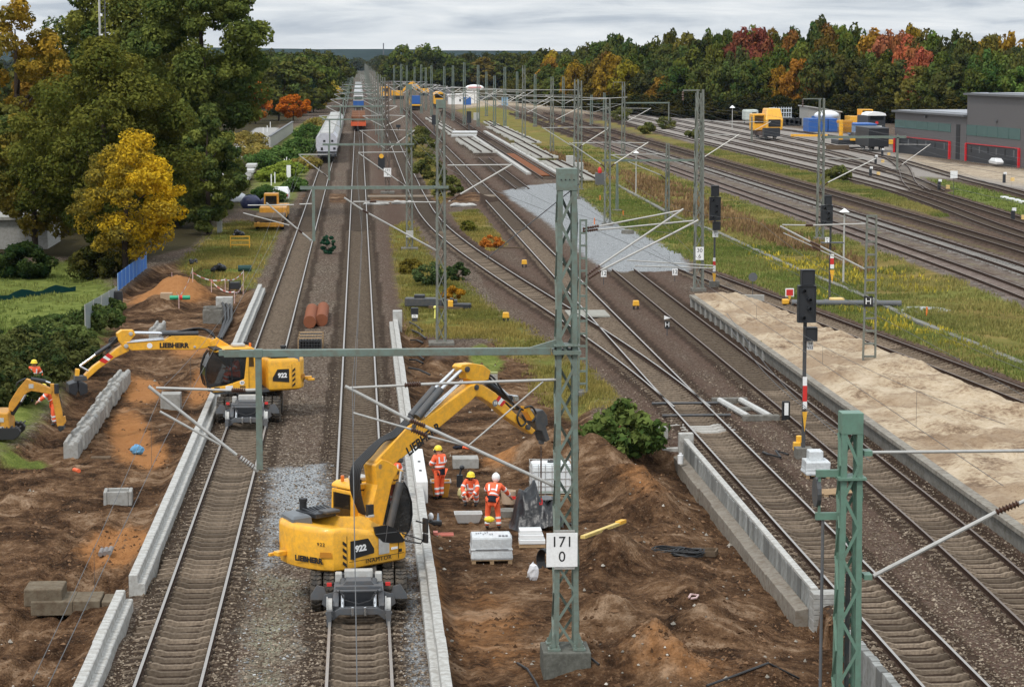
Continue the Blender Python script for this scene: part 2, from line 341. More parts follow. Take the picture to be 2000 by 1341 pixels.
def ground_z(X, Y):
    X = np.atleast_1d(np.asarray(X, float)); Y = np.atleast_1d(np.asarray(Y, float))
    td = track_dist(X, Y); z = -0.085*sstep(td-0.80, 0.2) + 0.03*sstep(td-2.0, 0.7)*(1-sstep(td-0.80, 0.2))
    near = np.exp(-np.maximum(td-1.6, 0)/2.0)
    z = z + (fbm(X, Y, 0.35, 3, 5)-0.5)*0.05
    sc = sstep(sdist(Z_SOIL_C, X, Y)+0.35, 0.9); sl2 = sstep(sdist(Z_SOIL_L, X, Y)+0.3, 0.9); s = np.maximum(sc, sl2)
    rd = np.abs(fbm(X, Y, 1.3, 4, 21)-0.5)*2
    z = z - 0.42*sc - 0.45*sl2 + s*((fbm(X, Y, 3.0, 4, 1)-0.5)*0.24 + (0.28-rd)*(0.08+0.22*sstep(6.2-X, 2.5)*(X > 0)+0.10*(X < 0)) + (fbm(X, Y, 0.4, 3, 9)-0.5)*0.15 + (fbm(X, Y, 0.16, 2, 19)-0.5)*0.09)
    for x0, ya, yb, sl_ in ((2.55, 40, 68, 0.0), (3.15, 40, 68, 0.01), (3.75, 40, 66, 0.02), (-8.3, 40, 76, 0.03), (-9.4, 40, 76, 0.03), (-11.6, 52, 84, -0.04), (-12.7, 52, 84, -0.04)):
        dx = X-x0-sl_*(Y-60)-0.06*np.sin(Y*0.22+x0); z = z - s*((Y > ya) & (Y < yb))*(0.11*np.exp(-(dx/0.17)**2)-0.06*np.exp(-((np.abs(dx)-0.34)/0.12)**2))
    for mx_, my_, h, rx, ry, t in MW:
        c, q = math.cos(t), math.sin(t); u = ((X-mx_)*c+(Y-my_)*q)/rx; v = (-(X-mx_)*q+(Y-my_)*c)/ry
        g = np.exp(-(u*u+v*v)*1.3); z = z + h*(1.5 if (h > 0 and mx_ > 3 and my_ < 120) else 1.0)*g*(0.7+0.6*fbm(X, Y, 0.8, 4, 3))
    lev = sc*np.clip((5.6-X)/1.2, 0, 1)*np.clip((84-Y)/4, 0, 1)*np.clip((Y-40)/4, 0, 1); z = z*(1-0.7*lev) + 0.7*lev*(-0.36)
    cut = np.clip((X-9.6)/2.0, 0, 1)*(X < 12.12)*np.clip((87.5-Y)/1.5, 0, 1); z = z*(1-cut) + cut*(-0.75+0.35*(fbm(X, Y, 1.2, 4, 12)-0.5))
    me = sstep(sdist(Z_MEADOW, X, Y)+1.5, 3.0); z = z - me*(0.15+0.25*(fbm(X, Y, 8.0, 3, 2)-0.5))
    hd = sstep(sdist(Z_HEDGE, X, Y)+0.5, 2.0); z = z + hd*0.5*fbm(X, Y, 2.0, 3, 4)
    z = z - 0.35*sstep(sdist(Z_LAWN, X, Y)+0.5, 3)
    gp = sstep(sdist(Z_GRAVEL, X, Y)+0.6, 2.0); z = z + gp*(0.10+0.30*(fbm(X, Y, 2.5, 4, 41)-0.5))
    return z
def gz(x, y): return float(ground_z([x], [y])[0])
def P(px, py):                                       # the ground point under a photo pixel
    z = 0.0
    for _ in range(6): q = G(px, py, z); z = gz(q[0], q[1])
    return np.array([q[0], q[1], z])

# fan of ground cells, finer near the lookout, and a plain sheet beyond
def make_ground():
    rows = np.concatenate([np.geomspace(30, 44, 40)[:-1], 1.0/np.linspace(1/44., 1/420., 430)[:-1], np.geomspace(420, 3000, 60)])
    k = np.linspace(-0.34, 0.42, 620)
    Yg, Kg = np.meshgrid(rows, k, indexing='ij'); Xg = Kg*Yg
    X = Xg.ravel(); Y = Yg.ravel(); nr, nc = Xg.shape
    Z = np.zeros(X.shape); 
    for i in range(0, len(X), 60000): Z[i:i+60000] = ground_z(X[i:i+60000], Y[i:i+60000])
    A = np.zeros((len(X), 4), np.float32); B = np.zeros((len(X), 4), np.float32); C_ = np.zeros((len(X), 4), np.float32)
    def m(z_, w, sc=1.0): return (sstep(sdist(z_, X, Y), w)*sc)
    sl2 = m(Z_SOIL_L, 1.6); sc = m(Z_SOIL_C, 1.3)
    A[:, 2] = np.maximum(sl2, sc); A[:, 2] = np.maximum(A[:, 2], m(Z_CROSS, 3.0, 0.8))
    # orange sand and bedding, seen in the left trench and beside the centre track
    def blob(px, py, rx, ry, t=0.0, a=1.0):
        q = G(px, py); c, s_ = math.cos(t), math.sin(t); u = ((X-q[0])*c+(Y-q[1])*s_)/rx; v = (-(X-q[0])*s_+(Y-q[1])*c)/ry
        return a*np.exp(-(u*u+v*v)**1.5)
    for b in ((255,830,0.9,7.5,0.12),(275,740,0.9,6,0.1),(232,1040,1.15,3.2,0),(330,575,2.6,4.5,0),(290,870,0.8,3,0.1),(380,660,1.2,5,0),(400,740,0.7,6,0),(1260,960,1.0,2.5,0,0.5),(1210,880,1.2,3,0,0.45),(1330,1290,1.6,1.5,0,0.45),(930,385,1.4,4,0,0.8),(950,1200,1.5,6.0,0,0.42),(840,1130,0.5,8.0,0,0.5),(980,885,0.8,1.2,0,0.7)):
        A[:, 3] = np.maximum(A[:, 3], blob(*b))
    A[:, 0] = np.maximum.reduce([m(Z_LAWN, 4.0), m(Z_GRASSL, 3.5, 0.8), m(Z_SLOPE, 5.0, 0.9), m(Z_GREEN, 8.0, 0.8), m(Z_GRGR, 14.0, 0.95), m(Z_GRASSC, 2.5, 0.5), m(Z_HEDGE, 2.5, 0.9), blob(40, 885, 1.0, 1.0), blob(950,690,0.9,4)])
    A[:, 1] = np.maximum.reduce([m(Z_MEADOW, 4.0), m(Z_DRY, 7.0, 0.95), m(Z_GRASSC, 2.6), m(Z_GRASSC2, 3.0), m(Z_STRIP, 4.0), m(Z_GRASSL, 4.0, 0.9), m(Z_LAWN, 3.0, 0.7), m(Z_SLOPE, 6.0, 0.8)])
    for k_ in 'KLMN': A[:, 1] *= 1
    # between the meadow tracks: thin growth
    zz = zone((1080,232),(1230,240),(1354,281),(1640,350),(1860,425),(2000,465),(2600,640),(2600,780),(2000,592),(1640,455),(1230,302)); A[:, 1] = np.maximum(A[:, 1], m(zz, 3.0, 0.46))
    td = track_dist(X, Y); keep = np.clip((td-1.35)/0.9, 0, 1)
    far = np.clip((Y-60)/60, 0, 1)
    A[:, 0] *= keep; A[:, 1] *= keep
    A[:, 2] *= np.where(td < 1.3, 0, 1)
    B[:, 0] = np.maximum.reduce([m(Z_GRAVEL, 2.6), m(Z_LB1, 2.4, 0.8), m(Z_LB3, 0.8, 0.55), m(Z_LB2, 2.0, 0.55)])
    B[:, 1] = np.maximum.reduce([m(Z_PLAZA, 14.0), m(Z_FARPALE, 20.0, 0.7), m(Z_SANDP, 1.0)])
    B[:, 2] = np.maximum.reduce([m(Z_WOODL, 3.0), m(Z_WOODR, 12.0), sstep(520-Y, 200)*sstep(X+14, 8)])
    B[:, 3] = np.maximum(m(Z_YARD, 9.0), ((X > 38.5) & (X < 47.6) & (Y < 420))*0.42)
    C_[:, 0] = m(Z_ROADL, 2.0)
    C_[:, 1] = np.where(td < 1.42, 1.0, 0.0)          # stone darkened between the rails: shade of the cribs put into the colour
    C_[:, 2] = m(Z_LB2, 1.5)
    C_[:, 3] = np.maximum(np.exp(-((X-3.2)/1.7)**2)*(Y > 60), np.exp(-np.maximum(td-1.6, 0)/1.0)*((X > 8))*0.95)
    me = bpy.data.meshes.new('ground'); me.vertices.add(len(X)); me.vertices.foreach_set('co', np.stack([X, Y, Z], 1).ravel())
    idx = np.arange(nr*nc).reshape(nr, nc); q = np.stack([idx[:-1, :-1], idx[:-1, 1:], idx[1:, 1:], idx[1:, :-1]], -1).reshape(-1, 4)
    me.loops.add(q.size); me.polygons.add(len(q)); me.loops.foreach_set('vertex_index', q.ravel()); me.polygons.foreach_set('loop_start', np.arange(0, q.size, 4)); me.polygons.foreach_set('use_smooth', np.ones(len(q), bool))
    me.update()
    for n_, a_ in (('za', A), ('zb', B), ('zc', C_)):
        at = me.attributes.new(n_, 'FLOAT_COLOR', 'POINT'); at.data.foreach_set('color', a_.ravel())
    me.materials.append(ground_material())
    o = bpy.data.objects.new('ground', me); COL.objects.link(o); tag(o, kind='structure')
    b = MB(); b.add([(-9000, -300, -1.6), (9000, -300, -1.6), (9000, 9000, -1.6), (-9000, 9000, -1.6)], [(0, 1, 2, 3)])
    tag(b.build('terrain', mat('distant_ground', (0.03, 0.042, 0.024), 0.95, scale=0.02)), kind='structure')
def ground_material():
    m = bpy.data.materials.new('ground_mix'); m.use_nodes = True; nt = m.node_tree; b = nt.nodes['Principled BSDF']; b.inputs['Roughness'].default_value = 0.95; b.inputs['Specular IOR Level'].default_value = 0.03
    pos = nd(nt, 'ShaderNodeNewGeometry').outputs['Position']
    def noise(s, d=5, r=0.6, dist=0.0): return nd(nt, 'ShaderNodeTexNoise', {'Vector': pos, 'Scale': s, 'Detail': d, 'Roughness': r, 'Distortion': dist}).outputs[0]
    at = {}
    for n_ in ('za', 'zb', 'zc'):
        a = nd(nt, 'ShaderNodeAttribute', attribute_name=n_); s = nd(nt, 'ShaderNodeSeparateColor', {0: a.outputs['Color']})
        at[n_] = [s.outputs[0], s.outputs[1], s.outputs[2], a.outputs['Alpha']]
    nA = noise(0.55, 6, 0.65); nB = noise(3.0, 5, 0.7); nC = noise(0.12, 5, 0.6); nF = noise(14, 4, 0.7)
    edge = mathn(nt, 'ADD', mathn(nt, 'MULTIPLY', nA, 0.6), mathn(nt, 'MULTIPLY', nB, 0.5))   # about 0.55
    def fac(a, soft=0.28):
        v = mathn(nt, 'ADD', a, mathn(nt, 'MULTIPLY', mathn(nt, 'SUBTRACT', edge, 0.55), 1.3))
        n = nd(nt, 'ShaderNodeMapRange', {'Value': v, 'From Min': 0.5-soft, 'From Max': 0.5+soft}, interpolation_type='SMOOTHSTEP')
        return mathn(nt, 'MULTIPLY', n.outputs[0], mathn(nt, 'GREATER_THAN', a, 0.004))
    vor = nd(nt, 'ShaderNodeTexVoronoi', {'Vector': pos, 'Scale': 13.0, 'Randomness': 1.0})
    cell = nd(nt, 'ShaderNodeSeparateColor', {0: vor.outputs['Color']}).outputs[0]
    vor2 = nd(nt, 'ShaderNodeTexVoronoi', {'Vector': pos, 'Scale': 24.0}); cell2 = nd(nt, 'ShaderNodeSeparateColor', {0: vor2.outputs['Color']}).outputs[1]
    stone = ramp(nt, cell, [(0.0, (0.045, 0.032, 0.023)), (0.42, (0.145, 0.107, 0.078)), (0.8, (0.265, 0.21, 0.158)), (1.0, (0.5, 0.43, 0.35))])
    stone = mixc(nt, mathn(nt, 'MULTIPLY', mathn(nt, 'SUBTRACT', 1.0, ramp(nt, vor.outputs['Distance'], [(0.0, 1.0), (0.75, 0.0)])), 0.6), stone, (0.028, 0.02, 0.016))
    stone = mixc(nt, ramp(nt, nC, [(0.4, 0.0), (0.65, 0.4)]), stone, mixc(nt, cell2, (0.06, 0.038, 0.03), (0.16, 0.10, 0.075)))
    stone = mixc(nt, mathn(nt, 'MULTIPLY', at['zc'][3], 0.8), stone, mixc(nt, cell2, (0.055, 0.034, 0.026), (0.13, 0.083, 0.062)))
    stone = mixc(nt, mathn(nt, 'MULTIPLY', at['zc'][1], mathn(nt, 'ADD', 0.5, mathn(nt, 'MULTIPLY', nA, 0.5))), stone, (0.038, 0.026, 0.018))
    lite = ramp(nt, cell2, [(0.0, (0.11, 0.115, 0.12)), (0.5, (0.26, 0.27, 0.275)), (1.0, (0.46, 0.47, 0.47))])
    lite = mixc(nt, mathn(nt, 'MULTIPLY', at['zc'][2], 0.85), lite, ramp(nt, cell2, [(0.0, (0.10, 0.095, 0.06)), (1.0, (0.36, 0.33, 0.22))]))
    yard = mixc(nt, nB, mixc(nt, cell2, (0.19, 0.168, 0.15), (0.38, 0.345, 0.31)), (0.28, 0.25, 0.222))
    soil = ramp(nt, mathn(nt, 'ADD', mathn(nt, 'MULTIPLY', noise(0.45, 8, 0.72, 0.6), 0.75), mathn(nt, 'MULTIPLY', nB, 0.25)), [(0.40, (0.024, 0.0135, 0.008)), (0.475, (0.072, 0.039, 0.021)), (0.54, (0.145, 0.083, 0.045)), (0.63, (0.31, 0.21, 0.135))])
    soil = mixc(nt, mathn(nt, 'MULTIPLY', ramp(nt, nF, [(0.5, 0.0), (0.68, 1.0)]), 0.55), soil, (0.04, 0.023, 0.014))
    soil = mixc(nt, mathn(nt, 'MULTIPLY', ramp(nt, noise(9, 6, 0.8), [(0.55, 0.0), (0.66, 1.0)]), 0.5), soil, (0.30, 0.20, 0.125))
    ora = mixc(nt, nB, (0.24, 0.095, 0.032), (0.44, 0.22, 0.09))
    sand = ramp(nt, mathn(nt, 'ADD', mathn(nt, 'MULTIPLY', nA, 0.5), mathn(nt, 'MULTIPLY', nB, 0.5)), [(0.36, (0.22, 0.16, 0.11)), (0.5, (0.42, 0.34, 0.25)), (0.65, (0.56, 0.48, 0.37))])
    gr = ramp(nt, mathn(nt, 'ADD', mathn(nt, 'MULTIPLY', noise(1.2, 6, 0.7), 0.6), mathn(nt, 'MULTIPLY', nF, 0.4)), [(0.35, (0.055, 0.068, 0.018)), (0.5, (0.13, 0.16, 0.036)), (0.66, (0.25, 0.27, 0.075))])
    dry = ramp(nt, mathn(nt, 'ADD', mathn(nt, 'MULTIPLY', noise(0.3, 6, 0.72), 0.65), mathn(nt, 'MULTIPLY', nF, 0.35)), [(0.36, (0.075, 0.062, 0.022)), (0.47, (0.155, 0.125, 0.036)), (0.56, (0.24, 0.175, 0.06)), (0.68, (0.35, 0.26, 0.11))])
    dry = mixc(nt, ramp(nt, noise(0.09, 4, 0.6), [(0.45, 0.0), (0.62, 0.8)]), dry, mixc(nt, nB, (0.09, 0.115, 0.025), (0.21, 0.22, 0.06)))
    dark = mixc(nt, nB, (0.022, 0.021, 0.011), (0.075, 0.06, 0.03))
    c = mixc(nt, fac(at['zb'][3]), stone, yard)
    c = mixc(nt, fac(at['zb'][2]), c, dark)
    c = mixc(nt, fac(at['za'][2]), c, soil)
    c = mixc(nt, fac(at['za'][3], 0.35), c, ora)
    c = mixc(nt, fac(at['za'][1]), c, dry)
    c = mixc(nt, fac(at['za'][0]), c, gr)
    c = mixc(nt, fac(at['zb'][0], 0.2), c, lite)
    c = mixc(nt, fac(at['zb'][1]), c, sand)
    c = mixc(nt, fac(at['zc'][0]), c, mixc(nt, nB, (0.27, 0.265, 0.25), (0.4, 0.39, 0.37)))
    nt.links.new(c, b.inputs['Base Color'])
    hgt = mathn(nt, 'ADD', mathn(nt, 'MULTIPLY', vor.outputs['Distance'], -1.0), mathn(nt, 'MULTIPLY', nF, 1.2))
    bn = nd(nt, 'ShaderNodeBump', {'Height': hgt, 'Strength': 0.75, 'Distance': 0.06}); nt.links.new(bn.outputs[0], b.inputs['Normal'])
    return m
make_ground()
b = MB()                                             # far blue ridge
ridge = [(x, 16+26*float(fbm(np.array([x]), np.array([0.0]), 700, 7, 8)[0])) for x in range(-3600, 5200, 40)]
for i in range(len(ridge)-1):
    (x0, h0), (x1, h1) = ridge[i], ridge[i+1]
    b.add([(x0, 4300, -1.5), (x1, 4300, -1.5), (x1, 4600, h1), (x0, 4600, h0), (x1, 5600, -1.5), (x0, 5600, -1.5)], [(0, 1, 2, 3), (3, 2, 4, 5)])
tag(b.build('hills', mat('wooded_hill', (0.022, 0.036, 0.03), 0.95, var=0.4, scale=0.02)), kind='structure')
# ---------------------------------------------------------------- railway tracks
def rail_mesh(pts, mb):
    prof = [(-0.065,0.03),(0.065,0.03),(0.02,0.055),(0.02,0.155),(0.036,0.165),(0.036,0.2),(-0.036,0.2),(-0.036,0.165),(-0.02,0.155),(-0.02,0.055)]
    pts = np.array(pts); t = np.gradient(pts, axis=0); t /= np.linalg.norm(t, axis=1)[:, None]; n = len(prof); vs = []
    for (x, y), (tx, ty) in zip(pts, t):
        for o, z in prof: vs.append((x+ty*o, y-tx*o, z))
    k0 = len(mb.v); mb.v.extend(vs)
    for i in range(len(pts)-1):
        for k in range(n):
            q = (k+1) % n; mb.f.append((k0+i*n+k, k0+(i+1)*n+k, k0+(i+1)*n+q, k0+i*n+q)); mb.m.append(1 if k == 5 else 0)
    mb.f.append(tuple(k0+i for i in range(n))); mb.m.append(0); mb.f.append(tuple(k0+(len(pts)-1)*n+i for i in reversed(range(n)))); mb.m.append(0)
def sleeper_mb(hl=1.3, worn=True):
    b = MB(); xs = [-hl, -0.98, -0.5, -0.32, 0.32, 0.5, 0.98, hl]; tops = [0.0, 0.045, 0.045, -0.012, -0.012, 0.045, 0.045, 0.0]
    rings = [[(x, -0.105, -0.14), (x, 0.105, -0.14), (x, 0.068, t), (x, -0.068, t)] for x, t in zip(xs, tops)]
    b.loft(rings)
    for x in (-0.755, 0.755):
        for s in (-0.13, 0.13): b.box((x+s, 0, 0.055), (0.07, 0.12, 0.03))
    return b
def sample(k, y0, y1):
    f = TR[k]['f']; ys = [y0]
    while ys[-1] < y1: ys.append(ys[-1] + max(0.8, (ys[-1]/60)**1.6*0.8))
    ys[-1] = y1; ys = np.array(ys); return np.stack([f(ys), ys], 1)
def offset(p, d):
    t = np.gradient(p, axis=0); t /= np.linalg.norm(t, axis=1)[:, None]; return np.stack([p[:, 0]+t[:, 1]*d, p[:, 1]-t[:, 0]*d], 1)
sl_me = sleeper_mb().build('sleeper', SLEEP); sl_mesh = sl_me.data; bpy.data.objects.remove(sl_me)
sl_me = sleeper_mb().build('sleeper', SLEEPW); slw_mesh = sl_me.data; bpy.data.objects.remove(sl_me)
TRINFO = {
 'A': ('straight main line track at the left, carrying the white train and the rear excavator', 100),
 'B': ('straight main line track under the large excavator in the foreground', 100),
 'C': ('rusty-sided track curving out of the main line into the turnout', 100),
 'D': ('track with the turnout, running beside the new concrete retaining wall', 100),
 'E': ('track along the sandy platform, cut off at the pale gravel patch', 100),
 'J': ('track curving past the far side of the sandy platform beside the grass', 60),
 'H': ('short length of old track ending at the pale gravel patch', 0), 'I': ('bright rusty rails between pale concrete edges, bending off at the gravel', 0),
 'K': ('yard track with pinkish sleepers nearest to the golden meadow', 0), 'L': ('yard track with clean pale sleepers between two darker ones', 0),
 'M': ('dark yard track beside the strip of dry golden grass', 0), 'N': ('siding along the far edge of the dry grass strip, joining the junction', 0),
 'O': ('second siding beyond the dry grass strip, running into the junction', 0), 'P': ('siding just in front of the crane wagon', 0),
 'Q': ('siding with the dark crane wagon standing on it, merging before the halls', 0), 'S': ('long siding in front of the grey halls along the bright lawn', 0),
 'T': ('short curved link track between two sidings in front of the halls', 0), 'U': ('rearmost siding by the blue containers', 0)}
for k, (lab, nind) in TRINFO.items():
    t = TR[k]; y0, y1 = t['y0'], t['y1']; root = thing('railway_track', lab, 'railway track', (0, 0, 0))
    p = sample(k, y0, y1)
    for d in (-0.755, 0.755):
        q = offset(p, d)
        if k == 'C':                                 # turnout: the blades end where they meet the straight rail
            dd = np.abs(q[:, 0]-(13.6+d)); q = q[(dd > 0.10) | (q[:, 1] > 115)]
        b = MB(); rail_mesh(q, b); b.build('rail', [RAILS, RAILT if k in 'ABCD' else RAILT2], root)
    ys = []; y = y0
    while y < y1: ys.append(y); y += 0.63
    run = MB(); cnt = 0; base = sleeper_mb() if True else None
    for i, y in enumerate(ys):
        x = float(t['f'](y)); a = -math.atan(float(t['f'](y+0.5)-t['f'](y-0.5))); sx = 1.0; ox = 0.0
        dC = abs(float(TR['C']['f'](y))-13.6) if 92 < y < 140 else 99
        if k == 'C' and dC < 2.4: continue
        if k == 'D' and dC < 2.4: sx = (2.6+dC)/2.6; ox = -dC/2; a = 0.0
        if k == 'D' and y > 330 and int(y) % 1 == 0 and y > 430: pass
        if cnt < nind:
            o = bpy.data.objects.new('sleeper', slw_mesh if (k == 'D' and 90.6 < y < 92.6) else sl_mesh); COL.objects.link(o); o.parent = root
            o.location = (x+ox, y, 0.0); o.rotation_euler = (0, 0, a); o.scale = (sx, 1, 1); cnt += 1
        elif y < 420:
            c, s = math.cos(a), math.sin(a)
            if y < 200 and k in 'ABCDEJ': run.add([((px*sx)*c-py*s+x+ox, (px*sx)*s+py*c+y, pz) for px, py, pz in base.v], base.f)
            else:
                hx, hy = (1.28 if k in 'KL' else 1.1)*sx, 0.1; run.add([(sx_*hx*c-sy_*hy*s+x+ox, sx_*hx*s+sy_*hy*c+y, 0.02) for sx_, sy_ in ((-1,-1),(1,-1),(1,1),(-1,1))], [(0, 1, 2, 3)])
    if run.v: tag(run.build('sleeper_run', {'L': SLEEPW, 'K': mat('pinkish_sleeper_concrete', (0.36, 0.275, 0.235), 0.9, var=0.15, scale=3)}.get(k, SLEEP), root), kind='stuff')
# concrete edges of the dismantled platform beside the bright rusty rails
for (x0, lab) in ((21.3, 'pale concrete edging left of the bright rusty rails'), (25.0, 'pale concrete edging right of the bright rusty rails')):
    b = MB(); b.prism([(x0-0.3,-0.1),(x0+0.3,-0.1),(x0+0.3,0.3),(x0-0.3,0.3)], 'y', 296, 470); tag(b.build('concrete_edging', CONC), lab, 'edging')
b = MB(); b.box((23.0, 326, 0.12), (1.2, 68, 0.1)); tag(b.build('rusty_plate', mat('rust', (0.19, 0.075, 0.035), 0.9, scale=1.5, var=0.3)), 'strip of rusty brown boards lying between the bright rails', 'boards')
# wooden level boards in the turnout
for (y, x, w, lab) in ((131.5, 12.9, 2.3, 'grey boarded crossing panel between the rails above the turnout'), ):
    b = MB()
    for j in range(6): b.box((x, y+j*0.55, 0.10), (w, 0.42, 0.08))
    tag(b.build('crossing_panel', mat('grey_boards', (0.34, 0.33, 0.29), 0.85, scale=3, var=0.2)), lab, 'crossing panel')
# point machine rods and cover beside the turnout
t = thing('point_machine', 'point machine frame with pale tubes beside the turnout blades', 'point machine', (15.6, 95.5, 0))
for c_, d_ in (((0, 2.6, 0.12), (1.5, 0.35, 0.24)), ((0.5, -2.3, 0.12), (1.5, 0.35, 0.24)), ((0.2, 0.3, 0.1), (1.3, 0.2, 0.14))): b = MB(); b.box(c_, d_); b.build('cross_beam', CONCD, t, bevel=0.02)
for x in (-0.35, 0.55): b = MB(); b.tube((x-0.1, 2.4, 0.16), (x+0.35, -2.2, 0.16), 0.13, 8); b.build('cover_tube', LGR, t, smooth=40)
b = MB(); b.box((1.5, -2.4, 0.4), (0.3, 0.2, 0.8)); b.build('lantern', BLKP, t); b = MB(); b.box((1.5, -2.52, 0.5), (0.16, 0.03, 0.5)); b.build('lantern_glass', WHITE, t)
for y in (97.4, 94.0): b = MB(); b.tube((-3.4, y-95.5, 0.13), (-0.6, y-95.5, 0.13), 0.06, 6); b.build('drive_rod', DGR, t)
b = MB(); b.box((7.6, 249.5, 0.07), (13.5, 3.2, 0.1)); tag(b.build('crossing_slab', mat('dusty_slab', (0.2, 0.16, 0.12), 0.9, scale=0.8, var=0.2)), 'dusty pale slab strip crossing under the second portal towards the dirt heap', 'slab')
for k, (px, py, w) in enumerate(((735,399,2.6),(788,397,2.4),(905,402,2.6))):
    g = G(px, py, 0.1); b = MB(); b.path([(g[0]+w*(u-0.5), g[1]+0.6*math.sin(3*u), 0.12+0.05*math.sin(9*u)) for u in np.linspace(0, 1, 9)], [0.06, .2, .24, .2, .26, .2, .22, .16, .05], 8); tag(b.build('crumpled_sheet', LGR), ('left','middle','right')[k]+' crumpled white sheet strip lying by the slab strip', 'sheet')
# ---------------------------------------------------------------- overhead line masts
def lattice_mb(h, w0, w1, panel, ch=0.085, bar=0.055, z0=0.0, d=1.0, cap=0.42):
    b = MB(); W_ = lambda z: w0+(w1-w0)*z/h
    for sx in (-1, 1):
        for sy in (-1, 1):
            p0 = (sx*(w0-ch)/2, sy*(w0-ch)/2*d, z0); p1 = (sx*(w1-ch)/2, sy*(w1-ch)/2*d, h); b.beam(p0, p1, ch, ch)
    n = max(2, int(round((h-cap)/panel))); zs = [z0+(h-cap-z0)*i/n for i in range(n+1)]
    for i in range(n):
        za, zb = zs[i], zs[i+1]; wa, wb = W_(za)/2-ch*0.6, W_(zb)/2-ch*0.6; s = 1 if i % 2 else -1
        b.beam((-s*wa, -W_(za)/2*d, za), (s*wb, -W_(zb)/2*d, zb), 0.012, bar); b.beam((s*wa, W_(za)/2*d, za), (-s*wb, W_(zb)/2*d, zb), 0.012, bar)
        b.beam((-W_(za)/2, s*wa*d, za), (-W_(zb)/2, -s*wb*d, zb), 0.012, bar, upv=(1,0,0)); b.beam((W_(za)/2, -s*wa*d, za), (W_(zb)/2, s*wb*d, zb), 0.012, bar, upv=(1,0,0))
    return b
def ladder_mb(h, w0, w1, n):
    b = MB()
    for s in (-1, 1): b.beam((s*w0/2, 0, 0), (s*w1/2, 0, h), 0.07, 0.16)
    for i in range(1, n+1):
        z = h*i/n-0.05; w = w0+(w1-w0)*z/h; b.box((0, 0, z), (w, 0.1, 0.09))
    return b
def insulator_mb(a, b_, r=0.075, n=7):
    m = MB(); a = Vector(a); b_ = Vector(b_); pts = []; rs = []
    m.path([a, b_], 0.04, 8)
    d = (b_-a)
    for i in range(n):
        t0 = (i+0.15)/n; t1 = (i+0.85)/n; m.path([a+d*t0, a+d*(t0*0.5+t1*0.5), a+d*t1], [0.045, r, 0.045], 10)
    return m
def foundation(root, z, w=0.95, hgt=0.75, m=CONCD):
    b = MB(); b.box((0, 0, z-hgt/2), (w, w, hgt)); return b.build('foundation', m, root, bevel=0.03)
def rods(root, Y, lst, r=0.032, m=GALV, name='cantilever_tube'):
    o = root.location
    for it in lst:
        (p, q) = it[:2]; rr = it[2] if len(it) > 2 else r
        a = D(p[0], p[1], Y)-np.array(o); c = D(q[0], q[1], Y)-np.array(o); b = MB(); b.tube(a, c, rr, 8); b.build(name, m, root, smooth=40)
def insul(root, Y, lst, r=0.075):
    for p, q in lst:
        a = D(*p, Y)-np.array(root.location); c = D(*q, Y)-np.array(root.location); insulator_mb(a, c, r).build('insulator', BROWN, root, smooth=30)
def plate(root, c, w, h, lines, sizes, name='hectometre_plate', fg=BLKP, bgm=WHITE, zs=None, rzp=0.0):
    b = MB(); b.box((0, 0, 0), (w, 0.02, h)); o = b.build(name, bgm, root, bevel=0.006, loc=c); o.rotation_euler = (0, 0, rzp)
    zs = zs or [h*(0.5-(i+0.5)/len(lines)) for i in range(len(lines))]
    for t, s, z in zip(lines, sizes, zs): lettering('digits', t, s, fg, o, (0, -0.013, z), (1, 0, 0), (0, 0, 1), bold=0.0)
    return o
# the tall mast with the 171 0 plate
Y0 = 55.64; X0 = 4.9
M0 = thing('lattice_mast', 'tall green lattice mast with the white 171 0 plate, in the dug soil', 'mast', (X0, Y0, -0.15))
lattice_mb(11.9, 0.6, 0.44, 0.74, 0.12, 0.065, z0=0.52).build('lattice', MGRN, M0)
b = MB(); b.box((0, 0, 11.82), (0.47, 0.47, 0.52)); b.build('cap', MGRN, M0, bevel=0.01)
b = MB()
for i in range(4): b.tube((-0.15+0.1*i, -0.24, 11.82), (-0.15+0.1*i, -0.25, 11.82), 0.018, 6)
b.build('cap_bolt', BLKP, M0)
foundation(M0, 0.5, 1.15, 1.05, mat('dark_mossy_footing', (0.10, 0.10, 0.085), 0.95, var=0.25, scale=3, dirt=(0.30, 0.30, 0.27), dirt_amt=0.3, bump=0.4))
for sx in (-1, 1):
    for sy in (-1, 1):
        b = MB(); b.box((sx*0.3, sy*0.3, 0.53), (0.3, 0.3, 0.05)); b.prism([(sx*0.26, 0.54), (sx*0.42, 0.54), (sx*0.3, 0.95)], 'y', sy*0.33-0.012, sy*0.33+0.012)
        for t in (-0.1, 0.1): b.tube((sx*0.3+t, sy*0.4, 0.55), (sx*0.3+t, sy*0.4, 0.64), 0.025, 6)
        b.build('foot_plate', MGRN, M0)
b = MB(); b.box((0, 0, 7.72), (0.66, 0.66, 0.09)); b.box((0, 0, 7.88), (0.62, 0.62, 0.03)); b.build('collar', MGRN, M0)
b = MB(); b.box((-4.25, 0, 7.73), (7.75, 0.17, 0.17)); b.build('portal_beam', MGRN, M0, bevel=0.01)
b = MB(); b.prism([(-0.25, 7.81), (-0.9, 7.81), (-0.25, 8.0)], 'y', -0.06, 0.06); b.build('beam_bracket', MGRN, M0)
b = MB(); b.box((-7.32, 0, 6.3), (0.15, 0.15, 2.72)); b.box((-7.32, 0, 7.73), (0.2, 0.2, 0.2)); b.build('drop_post', MGRN, M0, bevel=0.01)
b = MB(); b.box((-8.0, 0, 7.75), (0.5, 0.12, 0.13)); b.build('beam_tip', MGRN, M0)
plate(M0, (-0.12, -0.36, 2.97), 0.75, 0.83, ['171', '0'], [0.36, 0.36], zs=[0.19, -0.17])
b = MB()
